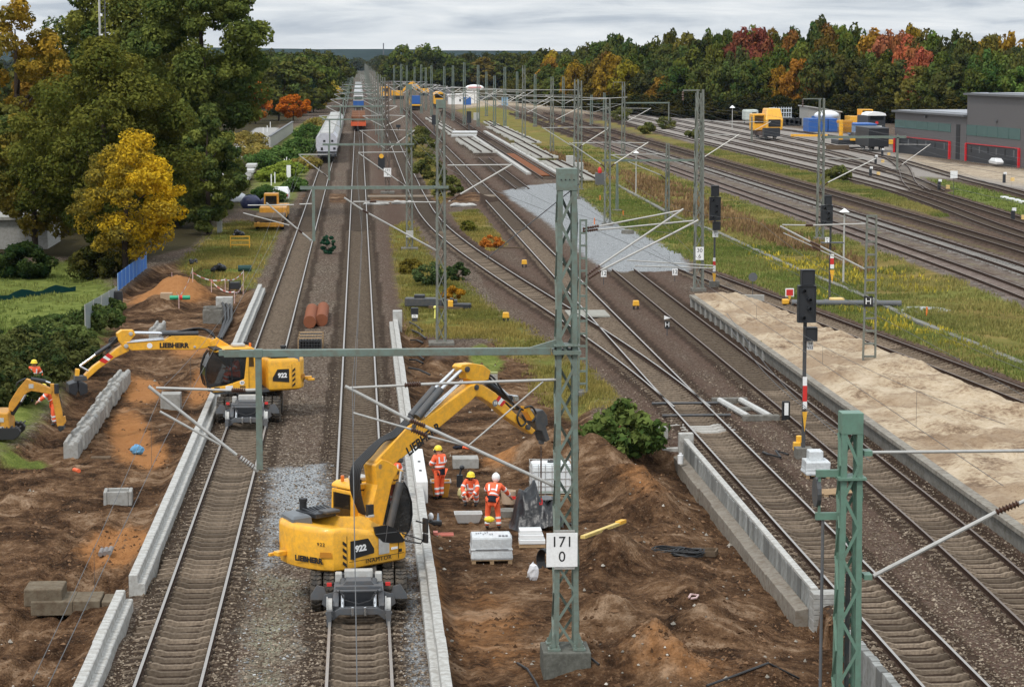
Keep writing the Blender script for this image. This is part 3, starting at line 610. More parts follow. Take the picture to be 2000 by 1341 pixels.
for z in (2.52, 3.42): b.box((-0.06, -0.33, z), (0.5, 0.05, 0.05))
b.build('plate_bracket', GALV, M0)
rods(M0, Y0, [((1088,741),(822,750),0.034),((790,752),(684,757),0.03),((1088,951),(830,832),0.042),((800,820),(674,754),0.042),((915,871),(835,851),0.026),((803,838),(690,806),0.026),((915,870),(1061,745),0.02)])
insul(M0, Y0, [((822,750),(790,752)),((830,832),(800,820)),((835,851),(803,838))])
rods(M0, Y0, [((505,761),(476,762),0.04),((452,762),(305,757),0.032),((505,919),(468,892),0.06),((462,888),(290,754),0.04),((430,868),(312,803),0.03)])
insul(M0, Y0, [((480,762),(452,762)),((497,913),(466,890))], 0.07)
b = MB(); b.tube((0.3, 0.1, 11.7), (-1.9, 0.4, 9.9), 0.012, 5); b.build('guy_wire', DGR, M0)

# the mast at the right edge of the foreground with the wheel tensioner
Y1 = 45.0; X1 = 9.55
M1 = thing('lattice_mast', 'bright green lattice mast nearest the camera at the end of the concrete wall', 'mast', (X1, Y1, -0.75))
lattice_mb(8.4, 0.52, 0.40, 0.62, 0.11, 0.06).build('lattice', mat('fresh_green_paint', (0.13, 0.235, 0.175), 0.5, var=0.1, scale=3, dirt=(0.1, 0.1, 0.08)), M1)
b = MB(); b.box((0, 0, 8.2), (0.42, 0.42, 0.42)); b.build('cap', MATS['fresh_green_paint'], M1, bevel=0.01)
foundation(M1, 0.0, 1.0, 0.6)
b = MB(); b.box((0, 0, 7.12), (0.56, 0.56, 0.05)); b.build('collar', MATS['fresh_green_paint'], M1)
b = MB(); b.box((-0.42, 0, 7.2), (0.5, 0.1, 0.14)); b.box((-0.42, 0, 6.35), (0.5, 0.1, 0.14)); b.box((-0.6, 0, 6.8), (0.05, 0.05, 0.8)); b.build('tension_bracket', MATS['fresh_green_paint'], M1)
b = MB(); b.lathe([(0.02,-0.04),(0.3,-0.04),(0.3,0.04),(0.02,0.04)], (-0.62, 0.15, 6.8), 'x', 16); b.build('tension_wheel', DGR, M1)
b = MB(); b.tube((-0.52, 0, 6.35), (-0.52, 0, 0.2), 0.032, 8); b.build('weight_rod', MGR, M1)
b = MB(); b.tube((0.0, 0.0, 5.2), (0.0, 0.0, 2.0), 0.05, 8); b.build('inner_tube', DGR, M1)
rods(M1, Y1, [((1700,883),(2060,879),0.032),((1706,1124),(1945,1000),0.045),((1985,985),(2110,925),0.04)])
insul(M1, Y1, [((1945,1000),(1990,982))], 0.08)
for z_, d_ in ((7.05, 883), (4.7, 1124)):
    q = D(1695, d_, Y1)-np.array(M1.location); b = MB(); b.box((q[0]-0.02, 0, q[2]), (0.16, 0.3, 0.1)); b.build('clamp', MATS['fresh_green_paint'], M1)

# portals behind, along the main line
def main_mast(label, px, pyb, pyt, beam_py, xl, post_px, post_py, tubes, ins, plate_txt=None, plate_px=None, w=(0.52, 0.42), zb=None):
    g = P(px, pyb); Y = float(g[1]); t = thing('lattice_mast', label, 'mast', (g[0], Y, g[2]))
    h = D(px, pyt, Y)[2]-g[2]; lattice_mb(h, w[0], w[1], 0.95, 0.1, 0.055, z0=0.1).build('lattice', MGRN2, t)
    b = MB(); b.box((0, 0, h-0.2), (w[1]+0.03, w[1]+0.03, 0.42)); b.build('cap', MGRN, t)
    foundation(t, 0.15, 1.3, 0.7)
    if beam_py:
        zb_ = D(px, beam_py, Y)[2]-g[2]; xa = D(xl, beam_py, Y)[0]-g[0]
        b = MB(); b.box((xa/2+0.2, 0, zb_), (abs(xa)+0.4, 0.16, 0.16)); b.build('portal_beam', MGRN, t)
        b = MB(); b.box((0, 0, zb_), (0.7, 0.7, 0.1)); b.build('collar', MGRN, t)
        q = D(post_px, post_py, Y)-g; b = MB(); b.box((q[0], 0, (zb_-0.08+q[2])/2), (0.15, 0.15, zb_-0.08-q[2])); b.build('drop_post', MGRN, t)
    rods(t, Y, tubes, 0.035); insul(t, Y, ins)
    return t
MA = main_mast('green lattice mast holding the second portal beam over the main tracks', 862, 672, 195, 366, 586, 613, 471,
   [((855,395),(735,394)),((722,394),(690,394)),((852,489),(720,417),0.045),((708,410),(672,386),0.045),((610,398),(585,399)),((574,400),(484,401),0.03),((608,470),(590,455),0.05),((583,449),(520,396),0.04),((565,440),(475,416),0.03),((876,394),(890,387)),((898,380),(1000,321),0.045),((874,323),(996,322),0.035)],
   [((735,394),(722,394)),((720,417),(708,410)),((590,455),(582,448)),((880,392),(900,379))])
MB2 = main_mast('rusty-footed lattice mast standing behind the second portal', 800, 487, 165, 282, 630, 643, 352,
   [((795,297),(700,298)),((793,364),(700,299),0.045),((640,302),(583,302),0.035),((640,345),(585,304),0.04)], [((788,361),(778,354)),((637,343),(630,338))])
for z_ in (1,):
    b = MB(); b.box((0, -0.4, 1.2), (0.55, 0.3, 0.5)); b.build('cable_box', LGR, MB2)
g = P(757, 378); MC = thing('lattice_mast', 'dark rusty mast carrying the small white 171 2 plate', 'mast', (g[0], g[1], 0.0))
lattice_mb(12.0, 0.5, 0.38, 1.1, 0.1, 0.06).build('lattice', mat('rusty_mast', (0.11, 0.085, 0.07), 0.7, var=0.25), MC); foundation(MC, 0.25, 1.5, 0.5)
plate(MC, (0, -0.35, 2.3), 0.8, 0.95, ['171', '2'], [0.38, 0.38], zs=[0.22, -0.2])
b = MB(); b.box((-3.4, 0, 8.0), (7.2, 0.16, 0.16)); b.build('portal_beam', MGRN, MC); b = MB(); b.box((-6.2, 0, 6.6), (0.15, 0.15, 2.8)); b.build('drop_post', MGRN, MC)
for s, z in ((-1, 6.9), (1, 6.9)):
    b = MB(); b.tube((0, 0, z), (s*2.9, 0, z-0.1), 0.035, 6); b.tube((0, 0, z-2.2), (s*3.0, 0, z-0.05), 0.045, 6); b.build('cantilever', GALV, MC)

# masts on the right, measured one by one: foot px, foot row, top row, base width, label
def side_mast(label, px, pyb, pyt, w=0.5, arms=(), beam=None, top=None, grp=None, m=MGRN2, lad=False, zoff=0.0):
    g = P(px, pyb); Y = float(g[1]); t = thing('lattice_mast', label, 'mast', (g[0], Y, g[2]-zoff), group=grp); h = D(px, pyt, Y)[2]-g[2]+zoff
    if lad: ladder_mb(h, w, w*0.72, int(h/0.55)).build('ladder_frame', m, t)
    else: lattice_mb(h, w, w*0.72, 0.95 if Y < 260 else 1.5, 0.1 if Y < 260 else 0.11, 0.055 if Y < 260 else 0.08).build('lattice', m, t)
    foundation(t, 0.2, 0.9 if Y > 120 else 1.0, 0.5)
    for s, z, L, dz in arms:                          # side, height, reach, drop of the strut foot
        b = MB(); b.tube((s*0.2, 0, z), (s*L*0.98, 0, z-0.05), 0.036, 6); b.build('cantilever_tube', GALV, t)
        b = MB(); b.tube((s*0.6, 0, z-dz+0.35), (s*(L+0.15), 0, z), 0.05, 6); b.build('cantilever_strut', GALV, t)
        insulator_mb((s*0.2, 0, z-dz), (s*0.62, 0, z-dz+0.36), 0.09, 5).build('insulator', BROWN, t)
    if beam:
        zb = D(px, beam[0], Y)[2]-g[2]+zoff; xa = D(beam[1], beam[0], Y)[0]-g[0]
        b = MB(); b.box((xa/2, 0, zb), (abs(xa), 0.16, 0.2)); b.build('portal_beam', MGRN, t)
        if beam[2]:
            q = D(beam[2], beam[3], Y)-g; b = MB(); b.box((q[0], 0, (zb+q[2])/2), (0.16, 0.16, zb-q[2])); b.build('drop_post', MGRN2, t)
    if top:
        xa = D(top, pyt, Y)[0]-g[0]; b = MB(); b.box((xa/2, 0, h-0.05), (abs(xa), 0.08, 0.08)); b.build('top_arm', MGRN2, t)
        insulator_mb((xa, 0, h-0.1), (xa, 0, h-0.7), 0.08, 4).build('insulator', BROWN, t)
    return t
S1 = side_mast('lattice mast with the white 30 6 plate beside the platform end', 1364, 568, 175, 0.62, top=1334)
plate(S1, (0, -0.42, D(1360,494,float(S1.location[1]))[2]-S1.location[2]), 0.52, 0.82, ['30', '6'], [0.36, 0.36], zs=[0.19, -0.18])
side_mast('lattice mast rising close behind the 30 6 mast with a long portal beam', 1362, 440, 182, 0.7, beam=(313, 1176, None, 0), arms=((1, 8.0, 3.5, 2.3),))
S2 = side_mast('lattice mast standing alone on the bright grass left of the 30 6 mast', 1186, 440, 193, 0.6, arms=((-1, 7.2, 3.2, 2.2), (1, 7.2, 3.4, 2.2)))
side_mast('square green post on the bright grass beside the lone lattice mast', 1205, 413, 318, 0.26, m=MGRN)
S3 = side_mast('lattice mast behind the second black signal with lamp arm on top', 1601, 468, 192, 0.62, beam=(268, 1770, 1752, 330), top=1568, arms=((1, 6.6, 4.4, 2.3),))
S4 = side_mast('grey ladder-framed mast standing in the platform sand', 1697, 733, 420, 0.58, lad=True, zoff=-0.35)
yS4 = float(S4.location[1])
rods(S4, yS4, [((1690,437),(1585,440),0.034),((1575,440),(1528,439),0.03),((1688,525),(1600,480),0.045),((1582,472),(1524,442),0.045),((1645,508),(1598,487),0.026),((1585,480),(1530,455),0.026)])
insul(S4, yS4, [((1588,440),(1573,440)),((1602,481),(1582,472)),((1602,489),(1586,481))])
plate(S4, (-0.12, -0.14, D(1697,588,yS4)[2]-S4.location[2]), 0.42, 0.5, ['H'], [0.42], 'stop_board', WHITE, BLKP)
S5 = side_mast('slim ladder-framed mast behind the bush, half hidden by the 171 0 mast', 1138, 772, 428, 0.36, lad=True, m=MGRN)
yS5 = float(S5.location[1])
rods(S5, yS5, [((1168,442),(1330,411),0.036),((1166,449),(1355,431),0.036),((1168,521),(1335,408),0.045),((1170,530),(1364,430),0.045),((1225,508),(1395,519),0.028),((1240,519),(1395,524),0.028)])
insul(S5, yS5, [((1138,447),(1170,441)),((1138,452),(1168,448)),((1142,541),(1172,518)),((1150,544),(1174,528))])
side_mast('lattice mast behind the top of the 171 0 mast, by the switch parts', 1125, 388, 155, 0.6, arms=((-1, 7.4, 3.4, 2.2), (1, 7.4, 3.4, 2.2)))
side_mast('lattice mast doubled close behind its twin by the switch parts', 1132, 372, 158, 0.6)
side_mast('slim lattice mast in the reddish meadow left of the first black signal', 1303, 440, 280, 0.42, arms=((-1, 6.3, 5.0, 2.2),))
side_mast('lattice mast at the far end of the dry grass strip', 1217, 306, 160, 0.6, top=1198, arms=((1, 7.2, 4.0, 2.3),), beam=(201, 1308, 1306, 236))
side_mast('lattice mast beside the stacked switch panels', 1078, 300, 150, 0.6, arms=((-1, 7.2, 4.4, 2.3), (1, 7.2, 4.4, 2.3)))
side_mast('lattice mast left of the mast by the stacked switch panels', 1023, 278, 128, 0.7, arms=((1, 7.2, 4.4, 2.3), (-1, 7.2, 4.4, 2.3)))
side_mast('small grey post in front of the grey crane wagon siding', 1468, 278, 228, 0.3, arms=((1, 3.6, 3.2, 1.8),))
side_mast('thin post before the grey hall with a slanting white strut', 1752, 333, 262, 0.25, arms=((1, 3.4, 4.2, 3.0),))
far_list = [(885,236,128),(907,245,122),(934,248,127),(966,250,148),(986,252,131),(1045,246,145),(843,228,128),(823,222,126),(868,232,130),(784,224,125),(832,216,132),(1155,244,205),(1010,232,140),(950,226,140),(795,206,128),(810,204,130),(770,205,128),(1180,236,190),(1100,240,150)]
proto = None
for i, (px, pyb, pyt) in enumerate(far_list):
    g = G(px, pyb); h = D(px, pyt, g[1])[2]
    if proto is None:
        proto = thing('lattice_mast', 'slim grey-green mast among the crowd of masts far down the line', 'mast', g, group='masts far down the line')
        b = lattice_mb(12.0, 0.62, 0.46, 2.0, 0.16, 0.1); b.build('lattice', MGRN, proto); foundation(proto, 0.2)
        for s in (-1, 1):
            b = MB(); b.tube((0, 0, 7.2), (s*4, 0, 7.1), 0.05, 5); b.build('cantilever_tube', GALV, proto); b = MB(); b.tube((0, 0, 4.8), (s*4.1, 0, 7.1), 0.07, 5); b.build('cantilever_strut', GALV, proto)
        o = proto
    else: o = copy_tree(proto); o.location = g
    o.scale = (1, 1, max(0.55, h/12.0)); o.rotation_euler = (0, 0, random.choice((0, math.pi)))
# portals continuing down the main line
pp = None
for i, Y in enumerate(range(322, 1300, 66)):
    if pp is None:
        pp = thing('line_portal', 'portal of mast and cross beam over the main line, one of the receding row', 'portal', (3.4, Y, 0), group='portals receding along the main line')
        lattice_mb(12.0, 0.55, 0.42, 1.7, 0.13, 0.09).build('lattice', MGRN2, pp); b = MB(); b.box((-3.4, 0, 8.1), (7.4, 0.2, 0.2)); b.build('portal_beam', MGRN, pp)
        b = MB(); b.box((-5.9, 0, 6.6), (0.16, 0.16, 2.9)); b.build('drop_post', MGRN, pp)
        for x, s in ((0, -1), (0, 1), (-5.9, -1)): b = MB(); b.tube((x, 0, 6.9), (x+s*2.8, 0, 6.8), 0.05, 5); b.tube((x, 0, 5.3), (x+s*2.9, 0, 6.8), 0.06, 5); b.build('cantilever', GALV, pp)
    else:
        o = copy_tree(pp); o.location = (3.4, Y, 0)
# cross-span wires between far masts, seen as pale lines
for (px0, py0, px1, py1, Yw, lab) in ((880,170,1130,176,420,'upper pale cross wire strung between the far masts'),(870,178,1190,192,400,'lower pale cross wire strung between the far masts'),(1020,196,1225,190,360,'pale cross wire right of the doubled masts'),(1340,232,1480,238,330,'green cross wire from the 30 6 mast towards the crane wagon')):
    a = D(px0, py0, Yw); c = D(px1, py1, Yw); mid = (a+c)/2+np.array([0, 0, -0.25]); b = MB(); b.path([a, mid, c], 0.05, 5); tag(b.build('cross_wire', GALV), lab, 'wire')

# overhead wires along the tracks
def wire(label, k, off, z_c, z_m, y0, y1, span=64, ph=0.0, r=0.0075):
    t = thing('overhead_wire', label, 'overhead wire', (0, 0, 0)); f = TR[k]['f']; pc = []; pm = []; y = y0
    dr = []
    while y <= y1:
        u = ((y-55.6+ph) % span)/span; st = (0.28 if int((y-55.6+ph)//span) % 2 else -0.28)*(1-2*u); x = float(f(y))+off+st*0.6
        zm = z_m-4*(z_m-z_c-0.45)*u*(1-u); pc.append((x, y, z_c)); pm.append((x, y, zm))
        if len(pc) % 3 == 0 and y < 170: dr.append(((x, y, z_c), (x, y, zm)))
        y += 4.0 if y < 200 else 16.0
    b = MB(); b.path(pc, r, 5); b.build('contact_wire', DGR, t); b = MB(); b.path(pm, r*0.8, 5); b.build('messenger_wire', DGR, t)
    for a, c in dr: b = MB(); b.tube(a, c, 0.004, 4); b.build('dropper', DGR, t)
wire('overhead wire above the left main track', 'A', 0.0, 5.5, 6.8, 32, 600); wire('overhead wire above the centre main track, crossing the large excavator', 'B', 0.05, 5.5, 6.8, 32, 600)
wire('overhead wire above the turnout track', 'D', 0.0, 5.6, 7.2, 48, 420, ph=12); wire('overhead wire above the platform track', 'E', 0.0, 5.6, 7.2, 50, 160, ph=12)
for k_, lab_ in (('C', 'overhead wire above the rusty-sided curving track'), ('K', 'overhead wire above the pinkish yard track'), ('L', 'overhead wire above the pale-sleepered yard track'), ('M', 'overhead wire above the dark yard track'), ('N', 'overhead wire above the siding by the dry grass'), ('O', 'overhead wire above the second siding')): wire(lab_, k_, 0.0, 5.6, 7.1, TR[k_]['y0'] if 0 else 130 if k_ != 'C' else 100, 420, ph=20, r=0.012)
wire('overhead wire above the track behind the platform', 'J', 0.0, 5.6, 7.2, 100, 160, ph=12)

# ---------------------------------------------------------------- colour-light signals and small boards
def signal(label, px, pyb, Y=None, tops=(), mastw=0.2, num=None, mp=None, wedge=None, zoff=0.0):
    g = P(px, pyb) if Y is None else D(px, pyb, Y); Y = float(g[1]); t = thing('light_signal', label, 'signal', (g[0], Y, g[2]-zoff))
    loc = np.array(t.location); ztop = max(D(a[0], a[1], Y)[2] for a in tops)-loc[2]
    b = MB(); b.box((0, 0.05, ztop*0.48), (mastw*0.55, mastw*0.5, ztop*0.96)); b.build('signal_post', DGR if mp else MGR, t)
    b = MB(); b.box((0, 0, 0.12), (0.6, 0.6, 0.5)); b.build('foundation', CONCD, t)
    for (xa, ya, xb, yb, nl) in tops:
        p = D(xa, ya, Y)-loc; q = D(xb, yb, Y)-loc; w = q[0]-p[0]; h = p[2]-q[2]; cx, cz = (p[0]+q[0])/2, (p[2]+q[2])/2
        b = MB(); b.box((cx, -0.22, cz), (w, 0.26, h)); b.box((cx, -0.365, cz+h/2-0.02), (w, 0.06, 0.03)); b.box((cx, -0.365, cz-h/2+0.02), (w, 0.06, 0.03)); b.box((cx-w/2+0.02, -0.365, cz), (0.03, 0.06, h-0.08)); b.box((cx+w/2-0.02, -0.365, cz), (0.03, 0.06, h-0.08))
        hd = b.build('signal_head', SIGBLK, t, bevel=0.012)
        for i in range(nl):
            xo = (-0.2 if i in (0, 3) else 0.12)*w; zo = cz+h*(0.36-0.24*i); b = MB(); b.lathe([(0.075, 0), (0.075, -0.16), (0.068, -0.16), (0.068, 0)], (cx+xo, -0.36, zo), 'y', 12); b.build('lamp_hood', SIGBLK, hd)
            b = MB(); b.lathe([(0.001, 0), (0.066, 0), (0.066, -0.02), (0.001, -0.03)], (cx+xo, -0.36, zo), 'y', 12); b.build('lens', mat('dark_lens', (0.03, 0.03, 0.035), 0.1), hd)
    def sheet(name, box, m, tri=False):
        p = D(box[0], box[1], Y)-loc; q = D(box[2], box[3], Y)-loc; b = MB()
        if tri: b.prism([(p[0], p[2]), (q[0], p[2]), ((p[0]+q[0])/2, q[2])], 'y', -0.12, -0.1)
        else: b.box(((p[0]+q[0])/2, -0.11, (p[2]+q[2])/2), (q[0]-p[0], 0.02, p[2]-q[2]))
        return b.build(name, m, t)
    if num:
        s = sheet('number_plate', num[0], WHITE); p = D((num[0][0]+num[0][2])/2, (num[0][1]+num[0][3])/2, Y)-loc
        hgt = (num[0][3]-num[0][1])*Y/F; n = len(num[1])
        for i, tx in enumerate(num[1]): lettering('digits', tx, hgt/n*0.95, BLKP, s, (p[0], -0.125, p[2]+hgt*(0.5-(i+0.5)/n)), (1, 0, 0), (0, 0, 1), width=None)
    for nm, bx, m in (mp or []): sheet(nm, bx, m)
    if wedge: sheet('yellow_wedge', wedge, YBOX, True)
    return t
g3 = signal('tall black light signal nearest the camera, between the two right tracks', 1569, 893, None, [(1562,525,1588,555,0),(1556,556,1590,628,4),(1569,637,1593,664,0)], 0.22, ((1575,666,1587,682), ['14', 'V12']),
   [('white_band', (1567,735,1575,752), WHITE), ('red_band', (1567,752,1575,783), RED), ('white_band', (1567,783,1575,797), WHITE)], (1566,803,1575,842))
signal('black light signal with red and white mast bands beside the 30 6 mast', 1395, 560, None, [(1388,362,1403,383,0),(1385,384,1406,430,4),(1391,432,1406,449,0)], 0.2, ((1391,450,1402,463), ['H', '1']),
   [('white_band', (1392,503,1397,510), WHITE), ('red_band', (1392,510,1397,518), RED), ('white_band', (1392,518,1397,530), WHITE)], (1391,533,1398,558))
s2 = signal('black light signal standing in the meadow grass with a small side platform', 1620, 597, None, [(1609,381,1622,399,0),(1602,400,1624,441,4)], 0.2, ((1611,463,1619,475), ['H', '2']),
   [('white_band', (1621,496,1628,504), WHITE), ('red_band', (1621,504,1628,516), RED), ('white_band', (1621,516,1628,524), WHITE)], (1620,527,1629,552))
b = MB(); b.box((0.1, 0.0, 3.75), (1.3, 0.6, 0.06)); b.build('service_platform', DGR, s2)
b = MB(); b.box((-2.6, 0.2, 0.25), (0.4, 0.4, 0.3)); tag(b.build('signal_box', YBOX, loc=s2.location, bevel=0.05), 'pale yellow box at the foot of the meadow signal', 'yellow box')
b = MB(); b.box((0.35, -0.4, 0.35), (0.85, 0.5, 0.35)); tag(b.build('signal_box', mat('faded_yellow', (0.75, 0.52, 0.2), 0.6), loc=s2.location, bevel=0.06), 'larger faded yellow box leaning at the foot of the meadow signal', 'yellow box')
for (x0, l, lab) in ((-2.4, 6.5, 'long grey pipe lying in the grass by the meadow signal'),):
    b = MB(); b.tube((x0, -0.6, 0.25), (x0+l, -0.9, 0.2), 0.19, 10); tag(b.build('grey_pipe', MGR, loc=s2.location, smooth=40), lab, 'pipe')
def board(label, px, py, pyb, w, h, txt, size, bg_, fg_, cat='sign', name='track_sign', post=True, extra=None):
    g = P(px, pyb); t = thing(name, label, cat, g); zc = D(px, py, float(g[1]))[2]-g[2]
    b = MB(); b.box((0, 0, zc), (w, 0.02, h)); bo = b.build('board', bg_, t, bevel=0.004)
    if txt: lettering('digits', txt, size, fg_, bo, (0, -0.014, zc), (1, 0, 0), (0, 0, 1))
    b = MB(); b.tube((0, 0.03, 0), (0, 0.03, zc), 0.025, 6); b.build('post', DGR, t)
    return t, zc
board('white 12 board left of the cut-off track ends', 1179, 534, 556, 0.36, 0.44, '12', 0.36, WHITE, BLKP)
board('white 12 board right of the cut-off track ends', 1318, 531, 549, 0.36, 0.44, '12', 0.36, WHITE, BLKP)
t, zc = board('black H board with a white wedge on top, between the middle tracks', 1303, 634, 655, 0.28, 0.42, 'H', 0.36, BLKP, WHITE)
b = MB(); b.prism([(-0.17, zc+0.28), (-0.17, zc+0.5), (0.18, zc+0.36)], 'y', -0.03, 0.0); b.build('wedge', WHITE, t)
t, zc = board('red stop board with white rim and yellow tip behind the platform', 1542, 571, 590, 0.52, 0.5, None, 0, WHITE, BLKP)
b = MB(); b.box((0, -0.02, zc), (0.4, 0.02, 0.36)); b.build('red_panel', RED, t); b = MB(); b.prism([(-0.1, zc-0.2), (0.1, zc-0.2), (0, zc-0.5)], 'y', -0.03, -0.01); b.build('tip', YBOX, t)
t, zc = board('round grey board on a pale post at the platform edge', 1470, 541, 588, 0.02, 0.02, None, 0, LGR, BLKP)
b = MB(); b.lathe([(0.01, -0.02), (0.27, -0.02), (0.27, 0.0), (0.01, 0.0)], (0, 0.0, zc), 'y', 20); b.build('disc', MGR, t)
for px, py, lab in ((1024,514,'yellow track magnet box between the curving track and the turnout track'),(1242,596,'yellow box on black feet between the middle tracks'),(1365,585,'yellow box at the foot of the 30 6 mast'),(988,620,'pale yellow box in the grass beside the curving track')):
    g = P(px, py+8); t = thing('trackside_box', lab, 'yellow box', g); b = MB(); b.prism([(-0.19,0.22),(0.19,0.22),(0.16,0.52),(-0.16,0.52)], 'y', -0.16, 0.16); b.build('housing', YBOX, t, bevel=0.03)
    for sx in (-0.12, 0.12): b = MB(); b.box((sx, 0, 0.11), (0.08, 0.2, 0.24)); b.build('foot', BLK, t)
g = P(810, 627); t = thing('dwarf_signal', 'low black shunting signal with the small white number beside the retaining wall', 'signal', g)
b = MB(); b.box((0, 0, 0.55), (0.42, 0.3, 0.42)); b.build('head', SIGBLK, t, bevel=0.03); b = MB(); b.box((0, 0, 0.17), (0.3, 0.25, 0.34)); b.build('pedestal', DGR, t); pl = MB().box((0, -0.17, 0.3), (0.34, 0.02, 0.18)).build('number_plate', WHITE, t); lettering('digits', '71', 0.17, BLKP, pl, (0, -0.185, 0.3), (1, 0, 0), (0, 0, 1))
b = MB(); b.tube((0.5, 0.1, 0), (0.52, 0.1, 0.5), 0.05, 8); b.ball((0.52, 0.1, 0.62), 0.1, 10, 6); tag(b.build('marker_lamp', mat('lamp_yellow', (0.85, 0.75, 0.2), 0.4), loc=P(832, 622)), 'yellow bulb-topped marker standing by the low shunting signal', 'marker')
g = P(745, 330); t = thing('dwarf_signal', 'dark low signal with a yellow disc between the two main tracks', 'signal', g)
b = MB(); b.box((0, 0, 0.8), (0.9, 0.5, 1.6)); b.build('head', SIGBLK, t); b = MB(); b.lathe([(0.01, 0), (0.3, 0), (0.3, -0.05), (0.01, -0.05)], (0, -0.26, 1.7), 'y', 14); b.build('disc', YBOX, t)
for px, py, lab in ((1723,306,'first small dwarf signal by the curved siding in front of the halls'),(1710,322,'dwarf signal left of the curved link track'),(1700,345,'dwarf signal with white and yellow lamps by the junction'),(1834,372,'dwarf signal on the near corner of the bright lawn'),(1961,357,'dwarf signal on the sandy yard before the halls'),(1978,433,'dwarf signal at the right edge by the junction')):
    g = P(px, py); t = thing('dwarf_signal', lab, 'signal', g); b = MB(); b.box((0, 0, 0.5), (0.3, 0.3, 1.0)); b.build('pedestal', SIGBLK, t); b = MB(); b.box((0.1, 0, 1.1), (0.34, 0.2, 0.3)); b.build('head', WHITE, t); b = MB(); b.box((1.0, 0, 0.4), (0.4, 0.3, 0.4)); b.build('yellow_box', mat('faded_yellow', (0.75, 0.52, 0.2), 0.6), t)
g = P(1862, 395); t, zc = board('white blank board on a thin post beside the bright lawn', 1862, 341, 395, 0.75, 0.75, None, 0, WHITE, BLKP)
for (px, py, pt, lab) in ((1647,553,411,'lamp post with pale conical shade by the meadow path'),(1242,380,297,'lamp post with pale conical shade among the yard tracks')):
    g = P(px, py); h = D(px, pt, float(g[1]))[2]-g[2]; t = thing('lamp_post', lab, 'lamp post', g); b = MB(); b.tube((0, 0, 0), (0, 0, h), 0.07, 8, r2=0.05); b.build('pole', LGR, t); b = MB(); b.lathe([(0.34, 0), (0.07, 0.2), (0.02, 0.24), (0.02, 0.08), (0.3, -0.02)], (0, 0, h-0.1), 'z', 16); b.build('lamp_shade', WHITE, t)
for (px0, py, pt, Yq, lab) in ((1430,232,208,430,'hanging lamp with pale shade at the edge of the dark trees'),):
    g = G(px0, py+20); h = D(px0, pt, float(g[1]))[2]; t = thing('lamp_post', lab, 'lamp post', g); b = MB(); b.tube((0, 0, 0), (0, 0, h), 0.08, 6); b.build('pole', LGR, t); b = MB(); b.lathe([(0.6, 0), (0.1, 0.5), (0.02, 0.5)], (0, 0, h-0.3), 'z', 12); b.build('lamp_shade', WHITE, t)
